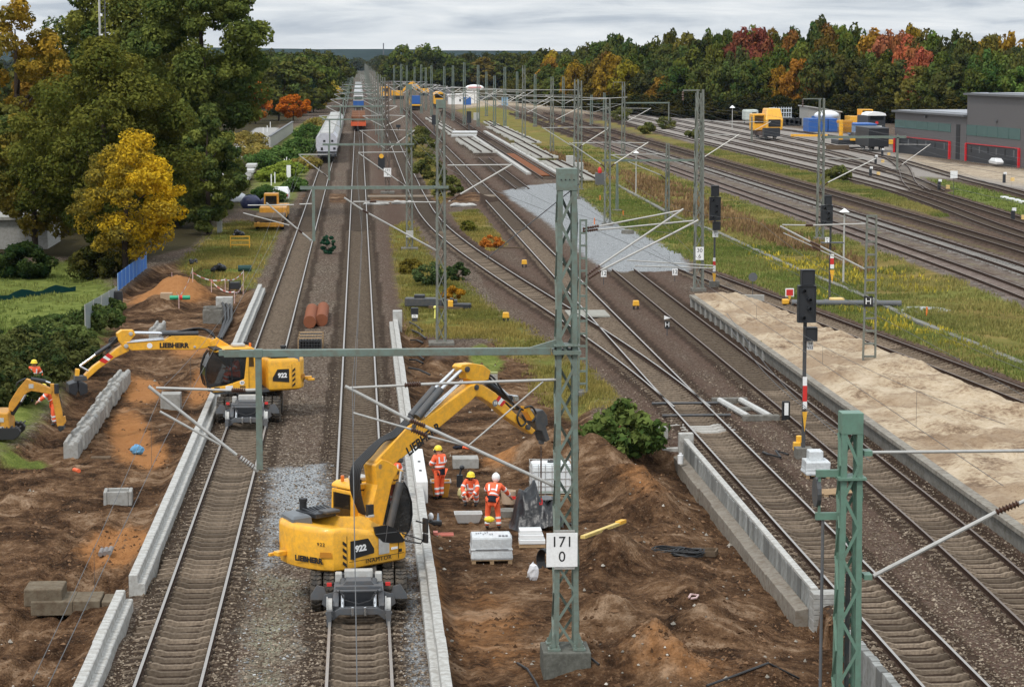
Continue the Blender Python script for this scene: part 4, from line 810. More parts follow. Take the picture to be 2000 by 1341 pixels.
# ---------------------------------------------------------------- road-rail excavators
def poly_px(pts, c, a): return [on_plane(x, y, c, a) for x, y in pts]
def rounded_body(levels):                            # loft of outlines [(outline, z or function)]
    b = MB(); b.loft([[(x, y, z(x, y) if callable(z) else z) for x, y in o] for o, z in levels]); return b
def inset(o, d):
    cx = sum(p[0] for p in o)/len(o); cy = sum(p[1] for p in o)/len(o); r = []
    n = len(o)
    for i in range(n):
        a = Vector(o[i-1]); p = Vector(o[i]); q = Vector(o[(i+1) % n]); e1 = (p-a).normalized(); e2 = (q-p).normalized()
        nn = (Vector((-e1.y, e1.x))+Vector((-e2.y, e2.x))).normalized(); r.append((p.x-nn.x*d, p.y-nn.y*d))
    return r
def make_excavator(label, c, swing, under_flip, boom, near_side, texts, group='road-rail excavators'):
    root = thing('excavator', label, 'excavator', (c[0], c[1], 0.0), 0.0, group)
    # --- undercarriage, along the track; the near guide axle faces the camera
    b = MB(); b.box((0, -0.35, 0.78), (0.95, 3.3, 0.5)); b.box((0, -1.7, 0.62), (1.5, 0.35, 0.3)); b.box((0, 1.0, 0.62), (1.5, 0.35, 0.3)); b.build('chassis', DGR, root, bevel=0.03)
    for y in (-1.75, 1.0):
        for x in (-1.12, -0.78, 0.78, 1.12):
            b = MB(); b.lathe([(0.28,-0.14),(0.44,-0.15),(0.5,-0.11),(0.515,0),(0.5,0.11),(0.44,0.15),(0.28,0.14),(0.2,0.1),(0.2,-0.1)], (x, y, 0.52), 'x', 24)
            for k in range(22):
                a = 2*math.pi*k/22; R_ = Matrix.Rotation(a, 3, 'X')
                for s in (-1, 1):
                    v = R_ @ Vector((0, 0.515, 0)); b.box((x+s*0.07, y+v.y, 0.52+v.z), (0.13, 0.05, 0.055), rot=R_ @ Matrix.Rotation(s*0.5, 3, 'Y'))
            w = b.build('wheel', TYRE, root); b = MB(); b.lathe([(0.02,-0.08),(0.27,-0.1),(0.28,0),(0.27,0.1),(0.02,0.08)], (x, y, 0.52), 'x', 16); b.build('rim', LGR, w)
    for ys, full in ((-1, True), (1, False)):
        ya = -3.55 if ys < 0 else 2.6
        b = MB(); yb = ya
        b.prism([(-0.82,0.20),(-0.66,0.16),(-0.5,0.30),(0.5,0.30),(0.66,0.16),(0.82,0.20),(0.86,0.34),(0.6,0.42),(0.48,0.48),(-0.48,0.48),(-0.6,0.42),(-0.86,0.34)], 'y', yb-0.12, yb+0.12); b.build('guide_axle_beam', MGR, root, bevel=0.015)
        for s in (-1, 1):
            b = MB(); b.lathe([(0.06,-0.07),(0.29,-0.07),(0.29,-0.045),(0.25,-0.04),(0.25,0.07),(0.06,0.07)], (s*0.755, yb, 0.47), 'x', 22); b.build('rail_wheel', LGR, root, smooth=35)
            b = MB(); b.box((s*0.76, yb-0.38, 0.28), (0.13, 0.1, 0.42)); b.beam((s*0.72, yb-0.36, 0.42), (s*0.7, yb, 0.45), 0.1, 0.1); b.build('rail_clamp', MGR, root, bevel=0.01)
            b = MB(); b.tube((s*0.42, yb, 0.45), (s*0.40, yb+ys*-0.75, 0.98), 0.055, 10); b.build('lift_ram', CHR, root, smooth=40); b = MB(); b.tube((s*0.405, yb+ys*-0.42, 0.74), (s*0.40, yb+ys*-0.8, 1.02), 0.085, 10); b.build('lift_cylinder', DGR, root, smooth=40)
            b = MB(); b.beam((s*0.6, yb, 0.42), (s*0.55, yb-ys*0.95, 0.85), 0.16, 0.24); b.build('lift_arm', MGR, root, bevel=0.02)
            b = MB(); b.prism([(s*0.62,0.2),(s*0.96,0.46),(s*0.9,0.7),(s*0.56,0.8)], 'y', yb-ys*0.5-0.02, yb-ys*0.5+0.02); b.prism([(s*0.8,0.55),(s*1.26,0.55),(s*1.25,0.66),(s*1.08,0.93),(s*0.9,0.88)], 'y', yb-ys*0.62-0.03, yb-ys*0.62+0.03); b.build('side_guard', MGR, root)
            b = MB(); b.box((s*0.76, yb-ys*0.5, 0.97), (0.13, 0.04, 0.1)); b.build('tail_lamp', RED, root, bevel=0.01)
            b = MB(); b.box((s*0.16, yb-0.13, 0.4), (0.07, 0.1, 0.24)); b.build('buffer_lug', CHR, root, bevel=0.015)
        b = MB(); b.box((0, yb-ys*0.55, 0.62), (0.78, 0.5, 0.46)); b.build('tool_box', SIGBLK, root, bevel=0.05)
        b = MB(); b.path([(-0.56, yb-ys*0.25, 0.88), (-0.56, yb-ys*0.12, 0.88), (0.56, yb-ys*0.12, 0.88), (0.56, yb-ys*0.25, 0.88)], 0.035, 8); b.box((0, yb-ys*0.4, 0.93), (1.2, 0.3, 0.07)); b.build('bumper_bar', MGR, root)
        b = MB(); b.prism([(-0.4,0.97),(0.4,0.97),(0.32,1.06),(-0.32,1.06)], 'y', yb-ys*0.95, yb-ys*0.45); b.build('step_plate', MGR, root)
        b = MB(); b.box((0, yb-ys*1.1, 1.13), (0.74, 0.3, 0.2)); b.build('locker', LGR, root, bevel=0.02)
        for s in (-1, 1): b = MB(); b.box((s*0.52, yb-ys*1.0, 1.06), (0.18, 0.28, 0.24)); b.build('valve_block', LGR, root, bevel=0.03)
        b = MB(); b.path([(-0.5, yb-0.1, 0.95), (-0.35, yb-0.16, 0.7), (0.0, yb-0.18, 0.6), (0.3, yb-0.16, 0.68), (0.5, yb-0.1, 0.95)], 0.018, 6); b.build('hose', BLK, root)
    b = MB(); b.lathe([(0.02,0),(0.66,0),(0.66,0.26),(0.02,0.26)], (0, 0, 1.02), 'z', 24); b.build('slew_ring', DGR, root)
    # --- upper carriage; x forward, y to the machine's left, turned by the slew angle
    up_ = thing('upper_carriage', None, None, (0, 0, 0)); up_.parent = root; up_.rotation_euler = (0, 0, swing)
    out = [(0.55,-1.26),(0.72,-1.14),(0.76,-0.7),(0.72,-0.28),(-0.05,-0.24),(-0.45,0.12),(-0.45,1.26),(-1.45,1.27),(-1.8,1.18),(-2.02,0.85),(-2.14,0.4),(-2.17,0),(-2.14,-0.4),(-2.02,-0.85),(-1.8,-1.18),(-1.45,-1.27)][::-1]
    def top(dz): return lambda x, y: (2.47 if x < -0.05 else 2.47-0.78*(x+0.05)**2-0.38*(x+0.05))-dz
    lv = [(inset(out, 0.12), 1.17), (inset(out, 0.02), 1.24), (out, 1.36), (out, 1.42), (out, top(0.16)), (inset(out, 0.025), top(0.06)), (inset(out, 0.085), top(0.0))]
    lv = [(o[::-1], z) for o, z in lv]
    hood = rounded_body(lv).build('hood', YEL, up_, smooth=38)
    b = MB(); b.prism([(-0.5,-1.0),(0.5,-1.0),(0.6,0.15),(1.75,0.2),(1.75,1.2),(-0.5,1.2)], 'z', 1.14, 1.26); b.build('deck', DGR, up_)
    seam = MB()
    for x in (-1.42, 0.36): seam.box((x, -1.272, 1.75), (0.012, 0.012, 0.95)); seam.box((x, 1.272, 1.75), (0.012, 0.012, 0.95))
    seam.box((-0.4, -1.268, 1.43), (1.9, 0.012, 0.012)); seam.build('panel_seam', BLKP, hood)
    for s in (-1, 1):                                # striped warning marks, dark panel with number, plates
        b = MB()
        for k in range(4):
            z = 2.1-k*0.2; b.add([(-1.56,s*1.272,z),(-1.44,s*1.278,z-0.1),(-1.44,s*1.278,z-0.2),(-1.56,s*1.272,z-0.1)], [(0,1,2,3)])
        b.build('warning_stripes', BLKP, hood)
        xa, xb = (-1.3, -0.5) if s < 0 else (-1.3, -0.62)
        b = MB(); b.prism([(xa,1.5),(xa,2.05),(xb-0.2,2.05),(xb,1.72),(xb,1.58)], 'y', s*1.268, s*1.282); b.build('dark_panel', BLKP, hood)
        lettering('number', '922', 0.25, WHITE, hood, ((xa+xb)/2-0.06, s*1.288, 1.79), (-s, 0, 0), (0, 0, 1), bold=0.012)
        b = MB(); b.add([(-2.05,s*0.9,1.62),(-1.84,s*1.185,1.62),(-1.86,s*1.16,1.78),(-2.04,s*0.92,1.78)], [(0,1,2,3)]); b.build('recess_shade', mat('shaded_yellow', (0.5, 0.2, 0.015), 0.5), hood)  # flat patch on the corner, shade of a recess painted as darker yellow
    b = MB(); b.box((-0.16, -1.285, 1.75), (0.36, 0.012, 0.5)); b.build('data_plate', LGR, hood)
    b = MB(); b.box((0.2, -1.285, 1.62), (0.22, 0.012, 0.07)); b.build('sticker', WHITE, hood)
    for x in (-1.18, 0.42): b = MB(); b.box((x, -1.275, 1.52), (0.09, 0.02, 0.09)); b.build('latch', BLKP, hood)
    b = MB(); b.prism([(-0.5,2.36),(-0.44,2.1),(-0.2,1.86),(0.1,1.78),(0.5,1.75),(0.56,1.8),(0.4,2.03),(0.15,2.25),(-0.1,2.36)], 'y', -1.295, -1.24); b.build('side_glass', mat('smoked_panel', (0.02, 0.022, 0.024), 0.15), hood); b = MB(); b.beam((-0.12, -1.3, 1.86), (-0.05, -1.3, 2.34), 0.012, 0.02); b.beam((-0.46, -1.3, 2.14), (0.28, -1.3, 2.1), 0.012, 0.02); b.build('panel_bar', MGR, hood)
    for t, x, y, z, size, xd, m in texts: lettering('lettering', t, size, m, hood, (x, y, z), xd, (0, 0, 1), bold=0.0, spacing=1.15)
    # rear top: grey shroud, engine gear, exhaust camera, crossed handrails
    b = MB(); b.loft([[(-2.1,0.2,2.3),(-1.78,1.2,2.3),(-1.3,1.22,2.3),(-1.4,0.2,2.3)],[(-2.07,0.22,2.56),(-1.74,1.15,2.56),(-1.32,1.14,2.56),(-1.42,0.22,2.56)],[(-1.97,0.28,2.64),(-1.7,1.07,2.64),(-1.4,1.04,2.64),(-1.5,0.28,2.64)]]); b.build('rear_shroud', mat('anthracite_cover', (0.13, 0.14, 0.15), 0.4, var=0.1), up_, bevel=0.03)
    b = MB(); b.box((-0.95, 0.65, 2.55), (0.7, 0.9, 0.16)); b.build('engine_cover', SIGBLK, up_, bevel=0.03); b = MB(); b.box((-0.8, 0.25, 2.64), (0.5, 0.36, 0.1)); b.build('filter_box', DGR, up_, bevel=0.03)
    b = MB()
    for k in range(7): b.tube((-1.25+0.12*k, 0.25+0.1*(k % 3), 2.6), (-1.2+0.12*k, 0.9, 2.68), 0.03, 6)
    b.build('pipework', SIGBLK, up_)
    b = MB(); b.tube((-1.15, 0.95, 2.55), (-1.15, 0.95, 2.88), 0.1, 10); b.tube((-1.15, 0.95, 2.88), (-1.15, 0.95, 2.97), 0.12, 10); b.build('exhaust', BLK, up_)
    b = MB(); b.box((-0.1, -0.62, 2.7), (0.2, 0.1, 0.34)); b.build('lamp_bracket', BLK, up_); b = MB(); b.box((-0.1, -0.62, 2.53), (0.2, 0.16, 0.08)); b.build('lamp_foot', LGR, up_, bevel=0.02)
    b = MB(); b.box((-2.28, 0.5, 1.55), (0.3, 0.22, 0.14)); b.box((-2.36, 0.7, 1.5), (0.3, 0.1, 0.1)); b.build('tow_lug', YEL, up_, bevel=0.02)
    if near_side < 0:                                # this machine sits lower on its ring
        for ch in up_.children:
            if ch.name.split('.')[0] in ('hood', 'rear_shroud', 'engine_cover', 'filter_box', 'pipework', 'exhaust', 'lamp_bracket', 'lamp_foot', 'tow_lug'): ch.scale = (1, 1, 0.9)
    # cab on the left side
    prof = [(-0.12,1.25),(1.72,1.22),(1.9,1.5),(2.02,1.95),(2.0,2.35),(1.85,2.8),(1.7,3.02),(1.45,3.12),(0.1,3.12),(-0.08,3.0)]
    cabm = MB(); cabm.prism([(-0.12,1.25),(1.70,1.22),(1.84,1.42),(1.2,1.5),(0.42,1.75),(0.36,2.3),(0.3,2.95),(-0.06,2.95)], 'y', 0.24, 1.24)
    cab = cabm.build('cab', YEL, up_, bevel=0.03)
    b = MB(); b.prism([(-0.08,2.98),(1.62,3.0),(1.5,3.13),(1.2,3.17),(0.1,3.17),(-0.04,3.1)], 'y', 0.22, 1.26); b.build('roof', YEL, cab, bevel=0.05)
    b = MB(); b.prism([(0.3,2.97),(0.37,2.3),(0.43,1.76),(1.2,1.51),(1.85,1.43),(1.98,1.95),(1.96,2.35),(1.82,2.78),(1.68,2.99)], 'y', 0.26, 1.21); b.build('window', GLASS, cab)
    for y in (0.25, 1.225):
        b = MB(); b.path([(1.72,y,1.3),(1.9,y,1.5),(2.0,y,1.95),(1.98,y,2.35),(1.84,y,2.8),(1.7,y,3.02)], 0.028, 6); b.build('front_frame', BLKP, cab)
    b = MB(); b.prism([(0.9,1.6),(0.94,1.6),(0.98,2.98),(0.93,2.98)], 'y', 1.215, 1.235); b.build('door_post', BLKP, cab)
    b = MB(); b.box((-0.1, 0.74, 2.5), (0.04, 0.7, 0.7)); b.build('rear_window', GLASS, cab)
    b = MB(); b.prism([(0.02,2.3),(0.24,2.3),(0.22,2.85),(0.04,2.85)], 'y', 1.238, 1.248); b.build('quarter_window', GLASS, cab)
    cab.location = (0.12, 0, 0.13); cab.scale = (1, 1, 0.9)
    b = MB(); b.box((1.5, 0.74, 3.14), (0.35, 1.06, 0.05)); b.build('sun_visor', BLKP, cab)
    b = MB(); b.box((0.55, 0.74, 3.24), (0.5, 0.45, 0.12)); b.build('roof_unit', LGR, cab, bevel=0.03); b = MB(); b.tube((0.1, 0.95, 3.17), (0.1, 0.95, 3.34), 0.05, 10); b.build('beacon', mat('beacon_orange', (0.8, 0.2, 0.03), 0.3), cab)
    for x in (0.05, 0.15): b = MB(); b.box((x, 0.3, 3.25), (0.08, 0.16, 0.12)); b.build('work_lamp', BLK, cab)
    b = MB(); b.box((0.7, 0.75, 1.75), (0.55, 0.5, 0.14)); b.box((0.45, 0.75, 2.1), (0.14, 0.48, 0.7)); b.build('seat', BLK, cab, bevel=0.04)
    b = MB(); b.box((1.05, 1.246, 1.36), (0.3, 0.012, 0.26)); b.build('white_notice', WHITE, cab); b = MB(); b.box((0.62, 1.246, 1.27), (0.5, 0.012, 0.07)); b.build('white_strip', WHITE, cab)
    b = MB(); b.lathe([(0.005,0.0),(0.1,0.0),(0.1,0.01),(0.005,0.01)], (0.52, 1.24, 1.6), 'y', 20); b.build('round_sticker', WHITE, cab); lettering('sticker_number', '24', 0.12, BLKP, cab, (0.52, 1.258, 1.6), (-1, 0, 0), (0, 0, 1))
    for x in (0.5, 1.55): b = MB(); b.box((x, 1.25, 1.42), (0.22, 0.02, 0.05)); b.build('handle', BLKP, cab)
    # mirrors on a bent tube, right front corner
    b = MB(); b.path([(0.7,-1.0,1.75),(1.15,-1.35,1.55),(1.2,-1.4,2.0),(0.95,-1.3,2.1)] if near_side < 0 else [(1.7,1.2,1.3),(2.05,1.35,1.3),(2.1,1.35,1.7)], 0.022, 6)
    if near_side < 0: b.path([(0.72,-0.9,1.55),(1.12,-1.3,1.45),(1.15,-1.35,1.55)], 0.022, 6)
    mi = b.build('mirror_arm', BLK, up_)
    if near_side < 0:
        for z, h in ((1.95, 0.42), (1.6, 0.26)): b = MB(); b.box((1.2, -1.4, z), (0.06, 0.22, h)); b.build('mirror', BLK, mi, bevel=0.03)
    # --- boom, in the upright plane of the slew angle
    def part(name, poly, w, m, par=up_, bev=0.02, y=0.0): bb = MB(); bb.prism(poly, 'y', y-w/2, y+w/2); return bb.build(name, m, par, bevel=bev)
    def rod(name, p, q, r, m, y=0.0, par=up_): bb = MB(); bb.tube((p[0], y, p[1]), (q[0], y, q[1]), r, 12); return bb.build(name, m, par, smooth=40)
    boom(part, rod, up_)
    return root, up_
def curve_hose(up_, pts, r, y=0.0, m=BLK, name='hose'):
    b = MB(); P_ = [Vector((p[0], y, p[1])) for p in pts]; q = []
    for i in range(len(P_)-1):
        p0 = P_[max(i-1, 0)]; p1 = P_[i]; p2 = P_[i+1]; p3 = P_[min(i+2, len(P_)-1)]
        for k in range(5):
            t = k/5; q.append(0.5*((2*p1)+(-p0+p2)*t+(2*p0-5*p1+4*p2-p3)*t*t+(-p0+3*p1-3*p2+p3)*t**3))
    q.append(P_[-1]); b.path(q, r, 7); return b.build(name, m, up_, smooth=60)
def pin(up_, p, r, w, m=DGR, name='pin'):
    b = MB(); b.tube((p[0], -w/2, p[1]), (p[0], w/2, p[1]), r, 12); b.tube((p[0], -w/2-0.02, p[1]), (p[0], w/2+0.02, p[1]), r*0.6, 10); return b.build(name, m, up_, smooth=40)
EC1 = (-0.1, 63.15); EA1 = R(39); EC2 = (-4.5, 95.8); EA2 = R(196)
def px3(x, y, ox=640, oy=680, s=0.23): return (ox+x*s, oy+y*s)
def boom1(part, rod, up_):
    Q = lambda *pts: poly_px([px3(*p) for p in pts], EC1, EA1)
    q = lambda x, y: Q((x, y))[0]
    J = q(400, 995)
    base = [(0.05, 1.75), (0.62, 1.72), (J[0]+0.42, 3.05), (J[0]+0.62, 3.25), (J[0]+0.6, 3.42), (J[0]+0.28, J[1]+0.12), (J[0]+0.05, J[1]+0.2), (J[0]-0.2, J[1]+0.05), (J[0]-0.12, 3.0)]
    part('boom_foot', base, 0.5, YEL)
    part('boom', Q((365,985),(372,950),(640,660),(690,632),(760,610),(1175,310),(1215,296),(1250,320),(1240,380),(1180,440),(960,625),(620,905),(480,1010),(430,1035),(385,1025)), 0.4, YEL, bev=0.03)
    part('stick', Q((1195,320),(1280,300),(1400,375),(1480,465),(1560,545),(1640,610),(1738,690),(1705,728),(1500,590),(1420,520),(1340,455),(1270,412),(1205,398)), 0.32, YEL, bev=0.03)
    part('stick_head', Q((1090,155),(1110,132),(1200,122),(1290,138),(1350,185),(1330,262),(1270,278),(1230,330),(1190,330),(1185,270),(1150,255),(1140,205),(1105,190)), 0.36, YEL, bev=0.02)
    for y in (-0.13, 0.13): rod('ram_barrel', q(735,580), q(935,345), 0.115, DGR, y); rod('ram_rod', q(930,350), q(1110,180), 0.05, CHR, y)
    for k in range(4): rod('oil_pipe', q(800+k*12,580-k*6), q(1120+k*18,275-k*4), 0.022, CHR, -0.12+0.08*k)
    for y in (-0.33, 0.33): rod('boom_cylinder', (0.75, 1.6), (J[0]+0.62, 3.0), 0.11, DGR, y); rod('boom_ram', (J[0]+0.55, 2.7), (J[0]+0.66, 3.3), 0.055, CHR, y)
    for p, r_ in ((J, 0.12), (q(1145,172), 0.08), (q(1222,325), 0.08), (q(690,655), 0.07), (q(580,945), 0.07), (q(1662,662), 0.08), (q(545,1045), 0.07)): pin(up_, p, r_, 0.46, LGR if p is J else DGR)
    part('pivot_lug', Q((500,1060),(560,1010),(600,1030),(590,1090),(520,1110)), 0.46, YEL)
    for k in range(6):
        o = k*0.02; curve_hose(up_, [(0.14, 2.2+o*0.4), (-0.04-o, 2.9), (0.0-o, 3.5), (J[0]-0.2-o, J[1]+0.34), (J[0]+0.22, J[1]+0.66), q(560+k*6,740-k*8), q(700+k*5,585-k*4)], 0.03, -0.13+0.05*k)
    for k in range(3): curve_hose(up_, [q(1330,215), q(1390,250+20*k), q(1480,380), q(1560,470+15*k), q(1640,520)], 0.03, -0.1+0.1*k)
    curve_hose(up_, [q(1600,500), q(1570,580), q(1600,650), q(1640,620), q(1610,560)], 0.03, -0.2); curve_hose(up_, [q(1640,500), q(1700,490), q(1740,560), q(1700,620)], 0.03, -0.16)
    rod('stick_cylinder', q(1350,290), q(1545,440), 0.09, SIGBLK, 0.0); rod('stick_ram', q(1440,300), q(1560,410), 0.045, CHR, 0.12); rod('stick_ram', q(1500,430), q(1590,500), 0.05, CHR, 0.0)
    part('valve', Q((1540,395),(1590,395),(1600,440),(1560,450)), 0.3, CHR); part('link', Q((1660,490),(1690,500),(1745,590),(1715,615),(1670,540)), 0.26, YEL)
    a = Q((1385,450),(1420,395),(1480,450),(1445,490)); o = -0.168
    b = MB(); b.add([(p[0], o, p[1]) for p in a], [(0,1,2,3)]); b.add([(a[0][0]*(1-t)+a[1][0]*t+dx, o-0.004, a[0][1]*(1-t)+a[1][1]*t+dz) for t, dx, dz in ((0.0,0,0),)]*0 or [((a[0][0]*2+a[3][0])/3, o-0.004, (a[0][1]*2+a[3][1])/3), ((a[1][0]*2+a[2][0])/3, o-0.004, (a[1][1]*2+a[2][1])/3), ((a[1][0]+a[2][0]*2)/3, o-0.004, (a[1][1]+a[2][1]*2)/3), ((a[0][0]+a[3][0]*2)/3, o-0.004, (a[0][1]+a[3][1]*2)/3)], [(0,1,2,3)], 1); b.build('warning_plate', [RED, WHITE], up_)
    p = q(1388,460); b = MB(); b.lathe([(0.005,-0.01),(0.1,-0.01),(0.1,0.0),(0.005,0.0)], (p[0], -0.165, p[1]), 'y', 18); b.build('round_sticker', mat('sticker_grey', (0.2, 0.2, 0.19)), up_); lettering('sticker_number', '18', 0.13, WHITE, up_, (p[0], -0.18, p[1]), (1, 0, 0), (0, 0, 1))
    part('quick_coupler', Q((1740,525),(1790,512),(1825,560),(1835,640),(1815,660),(1850,770),(1815,790),(1780,700),(1740,690),(1725,610)), 0.4, DGR, bev=0.03)
    part('coupler_hook', Q((1795,780),(1840,775),(1825,815),(1800,812)), 0.1, MGR)
    e1, e2 = q(640,870), q(905,650); m_ = ((e1[0]+e2[0])/2, -0.206, (e1[1]+e2[1])/2-0.02); d = (e2[0]-e1[0], 0, e2[1]-e1[1])
    lettering('lettering', 'LIEBHERR', 0.36, BLKP, up_, m_, d, (-d[2], 0, d[0]), bold=0.012, width=math.hypot(d[0], d[2])*1.04)
    # chain with hook
    c0 = q(1812,812); bot = c0[1]-1.75; b = MB()
    for k in range(22): z = c0[1]-0.1-k*0.07; b.box((c0[0], 0, z), (0.05 if k % 2 else 0.016, 0.016 if k % 2 else 0.05, 0.075))
    b.build('chain', mat('rusty_chain', (0.11, 0.07, 0.05), 0.7), up_); b = MB(); b.path([(c0[0],0,c0[1]-1.6),(c0[0]+0.05,0,c0[1]-1.68),(c0[0]+0.04,0,c0[1]-1.78),(c0[0]-0.04,0,c0[1]-1.78),(c0[0]-0.05,0,c0[1]-1.72)], 0.02, 6); b.build('hook', RED, up_)
TX1 = [('INAMTOR', -0.35, -1.285, 1.37, 0.18, (1,0,0), BLKP), ('922', -2.0, -0.9, 2.0, 0.14, (0.45,-0.9,0), BLKP)]
ex1, up1 = make_excavator('large yellow road-rail excavator 922 in the foreground with its boom raised to the right', EC1, EA1, 1, boom1, -1, TX1)
lettering('lettering', 'LIEBHERR', 0.2, BLKP, up1, (-2.14, -0.55, 1.36), (0.22,-0.97,0), (0.0,0,1), bold=0.01, width=0.95)
def px5(x, y): return (x*0.3, 400+y*0.3)
def boom2(part, rod, up_):
    Q = lambda *pts: poly_px([px5(*p) for p in pts], EC2, EA2)
    q = lambda x, y: Q((x, y))[0]
    K = q(1390, 900)
    part('boom_foot', [(0.1,1.75),(0.7,1.75),(K[0]+0.15,2.8),(K[0]+0.2,K[1]+0.1),(K[0]-0.1,K[1]+0.25),(0.3,2.6)], 0.5, YEL)
    part('boom', Q((800,888),(1060,878),(1110,848),(1270,845),(1370,868),(1400,890),(1395,915),(1330,930),(1240,942),(1060,938),(850,945),(812,915)), 0.4, YEL, bev=0.03)
    part('stick_head', Q((758,835),(790,812),(865,812),(878,840),(840,885),(835,925),(800,925),(765,880)), 0.36, YEL)
    part('stick', Q((800,905),(845,915),(835,950),(740,995),(640,1065),(562,1135),(545,1105),(600,1050),(690,985),(750,935)), 0.32, YEL, bev=0.03)
    rod('stick_cylinder', q(775,872), q(620,975), 0.09, SIGBLK); rod('stick_ram', q(640,962), q(520,1048), 0.05, CHR)
    for y in (-0.13, 0.13): rod('ram_barrel', q(1285,832), q(1050,835), 0.1, DGR, y); rod('ram_rod', q(1060,835), q(860,832), 0.05, CHR, y)
    for k in range(3): rod('oil_pipe', q(820,885+4*k), q(1060,862+5*k), 0.025, CHR, 0.1+0.05*k)
    for p, r_ in ((K, 0.1), (q(845,835), 0.08), (q(815,915), 0.09), (q(1260,920), 0.05)): pin(up_, p, r_, 0.44, LGR)
    for k in range(5): curve_hose(up_, [q(1100,835), q(1290,815-k*4), q(1380,825+k*6), q(1420,890), (0.3, 2.3)], 0.036, -0.16+0.08*k)
    for k in range(3): curve_hose(up_, [q(760,860), q(715,880+k*14), q(720,930), q(690,960)], 0.034, -0.1+0.1*k)
    part('link', Q((492,1065),(518,1068),(512,1118),(488,1118)), 0.26, YEL); rod('link_rod', q(520,1050), q(585,1085), 0.04, CHR, 0.1)
    part('quick_coupler', Q((485,1110),(560,1110),(565,1140),(480,1145)), 0.34, DGR)
    a = Q((640,1010),(700,960),(735,985),(680,1030)); b = MB(); b.add([(p[0], 0.168, p[1]) for p in a], [(0,1,2,3)]); b.add([(a[0][0]*.6+a[1][0]*.4, 0.172, a[0][1]*.6+a[1][1]*.4), (a[0][0]*.35+a[1][0]*.65, 0.172, a[0][1]*.35+a[1][1]*.65), (a[3][0]*.35+a[2][0]*.65, 0.172, a[3][1]*.35+a[2][1]*.65), (a[3][0]*.6+a[2][0]*.4, 0.172, a[3][1]*.6+a[2][1]*.4)], [(0,1,2,3)], 1); b.build('warning_plate', [RED, WHITE], up_)
    for s in (-1, 1): part('grab_shell', Q((500+s*6,1140),(560*0+500+s*60,1160),(500+s*62,1215),(500+s*15,1235),(500,1200)), 0.75, SIGBLK, bev=0.03)
    p = q(968,912); b = MB(); b.lathe([(0.005,0.0),(0.11,0.0),(0.11,0.01),(0.005,0.01)], (p[0], 0.202, p[1]), 'y', 18); b.build('round_sticker', WHITE, up_)
    e1, e2 = q(1030,912), q(1222,912); d = (e2[0]-e1[0], 0, e2[1]-e1[1])
    lettering('lettering', 'LIEBHERR', 0.27, BLKP, up_, ((e1[0]+e2[0])/2, 0.206, (e1[1]+e2[1])/2), d, (0, 0, 1), bold=0.014, width=math.hypot(d[0], d[2]))
TX2 = []
ex2, up2 = make_excavator('yellow road-rail excavator on the left track reaching left over the dug trench', EC2, EA2, 1, boom2, 1, TX2)
lettering('lettering', 'LIEBHERR', 0.2, BLKP, up2, (-2.10, 0.62, 1.5), (0.25,0.95,0), (0,0,1), bold=0.01, width=0.95)

# ---------------------------------------------------------------- small ochre excavator at the left edge
MC0 = (-13.9, 90.0)
mini = thing('mini_excavator', 'small ochre tracked excavator at the left edge with its boom arched to the right', 'excavator', (MC0[0], MC0[1], gz(*MC0)))
def Qm(*pts): return [(a, z-mini.location.z) for a, z in poly_px([(x*0.179, 660+y*0.179) for x, y in pts], MC0, 0.0)]
def pm(name, pts, w, m, y=0.0, bev=0.02): b = MB(); b.prism(Qm(*pts), 'y', y-w/2, y+w/2); return b.build(name, m, mini, bevel=bev)
pm('boom', [(95,770),(105,700),(140,640),(205,540),(270,465),(290,440),(335,455),(560,545),(580,575),(565,610),(350,572),(300,592),(270,620),(140,800)], 0.26, YEL2)
pm('stick', [(548,495),(590,498),(640,600),(682,800),(690,860),(705,920),(690,975),(650,985),(625,950),(585,720),(560,600)], 0.2, YEL2)
pm('link', [(690,850),(712,845),(722,910),(690,960)], 0.18, YEL2)
pm('bucket', [(640,950),(700,950),(705,985),(670,1012),(645,1000)], 0.45, SIGBLK)
b = MB(); q0, q1 = Qm((130,830),(270,610)); b.tube((q0[0], 0, q0[1]), (q1[0], 0, q1[1]), 0.09, 10); b.build('boom_cylinder', SIGBLK, mini); q2 = Qm((235,690))[0]; b = MB(); b.tube((q2[0], -0.08, q2[1]), (Qm((280,610))[0][0], -0.08, Qm((280,610))[0][1]), 0.05, 10); b.build('boom_ram', CHR, mini)
b = MB(); q0, q1 = Qm((340,462),(500,478)); b.tube((q0[0], 0, q0[1]+0.06), (q1[0], 0, q1[1]+0.02), 0.075, 10); b.build('stick_cylinder', SIGBLK, mini); q1 = Qm((495,478))[0]; q3 = Qm((550,490))[0]; b = MB(); b.tube((q1[0], 0, q1[1]+0.02), (q3[0], 0, q3[1]), 0.04, 10); b.build('stick_ram', CHR, mini)
for k in range(2): curve_hose(mini, Qm((180,520),(200,480),(280,440)), 0.025, -0.1+0.2*k)
curve_hose(mini, Qm((600,520),(650,650),(670,780),(690,850)), 0.03, 0.0)
b = MB(); q0 = Qm((620,555))[0]; b.tube((q0[0], -0.1, q0[1]-0.15), (q0[0], -0.1, q0[1]+0.2), 0.09, 8); b.build('bucket_cylinder', SIGBLK, mini)
body = MB(); pl_ = Qm((-260,780),(120,785),(128,880),(152,1005),(140,1030),(-10,1072),(-260,1080)); body.prism(pl_, 'y', -0.75, 0.75); body = body.build('body', YEL2, mini, bevel=0.05)
for (x, y, w_, m_) in ((45,860,0.2,LGR),(18,910,0.1,BLKP),(50,948,0.16,LGR)): q0 = Qm((x, y))[0]; b = MB(); b.box((q0[0], -0.76, q0[1]), (w_, 0.02, w_*0.8)); b.build('sticker', m_, body)
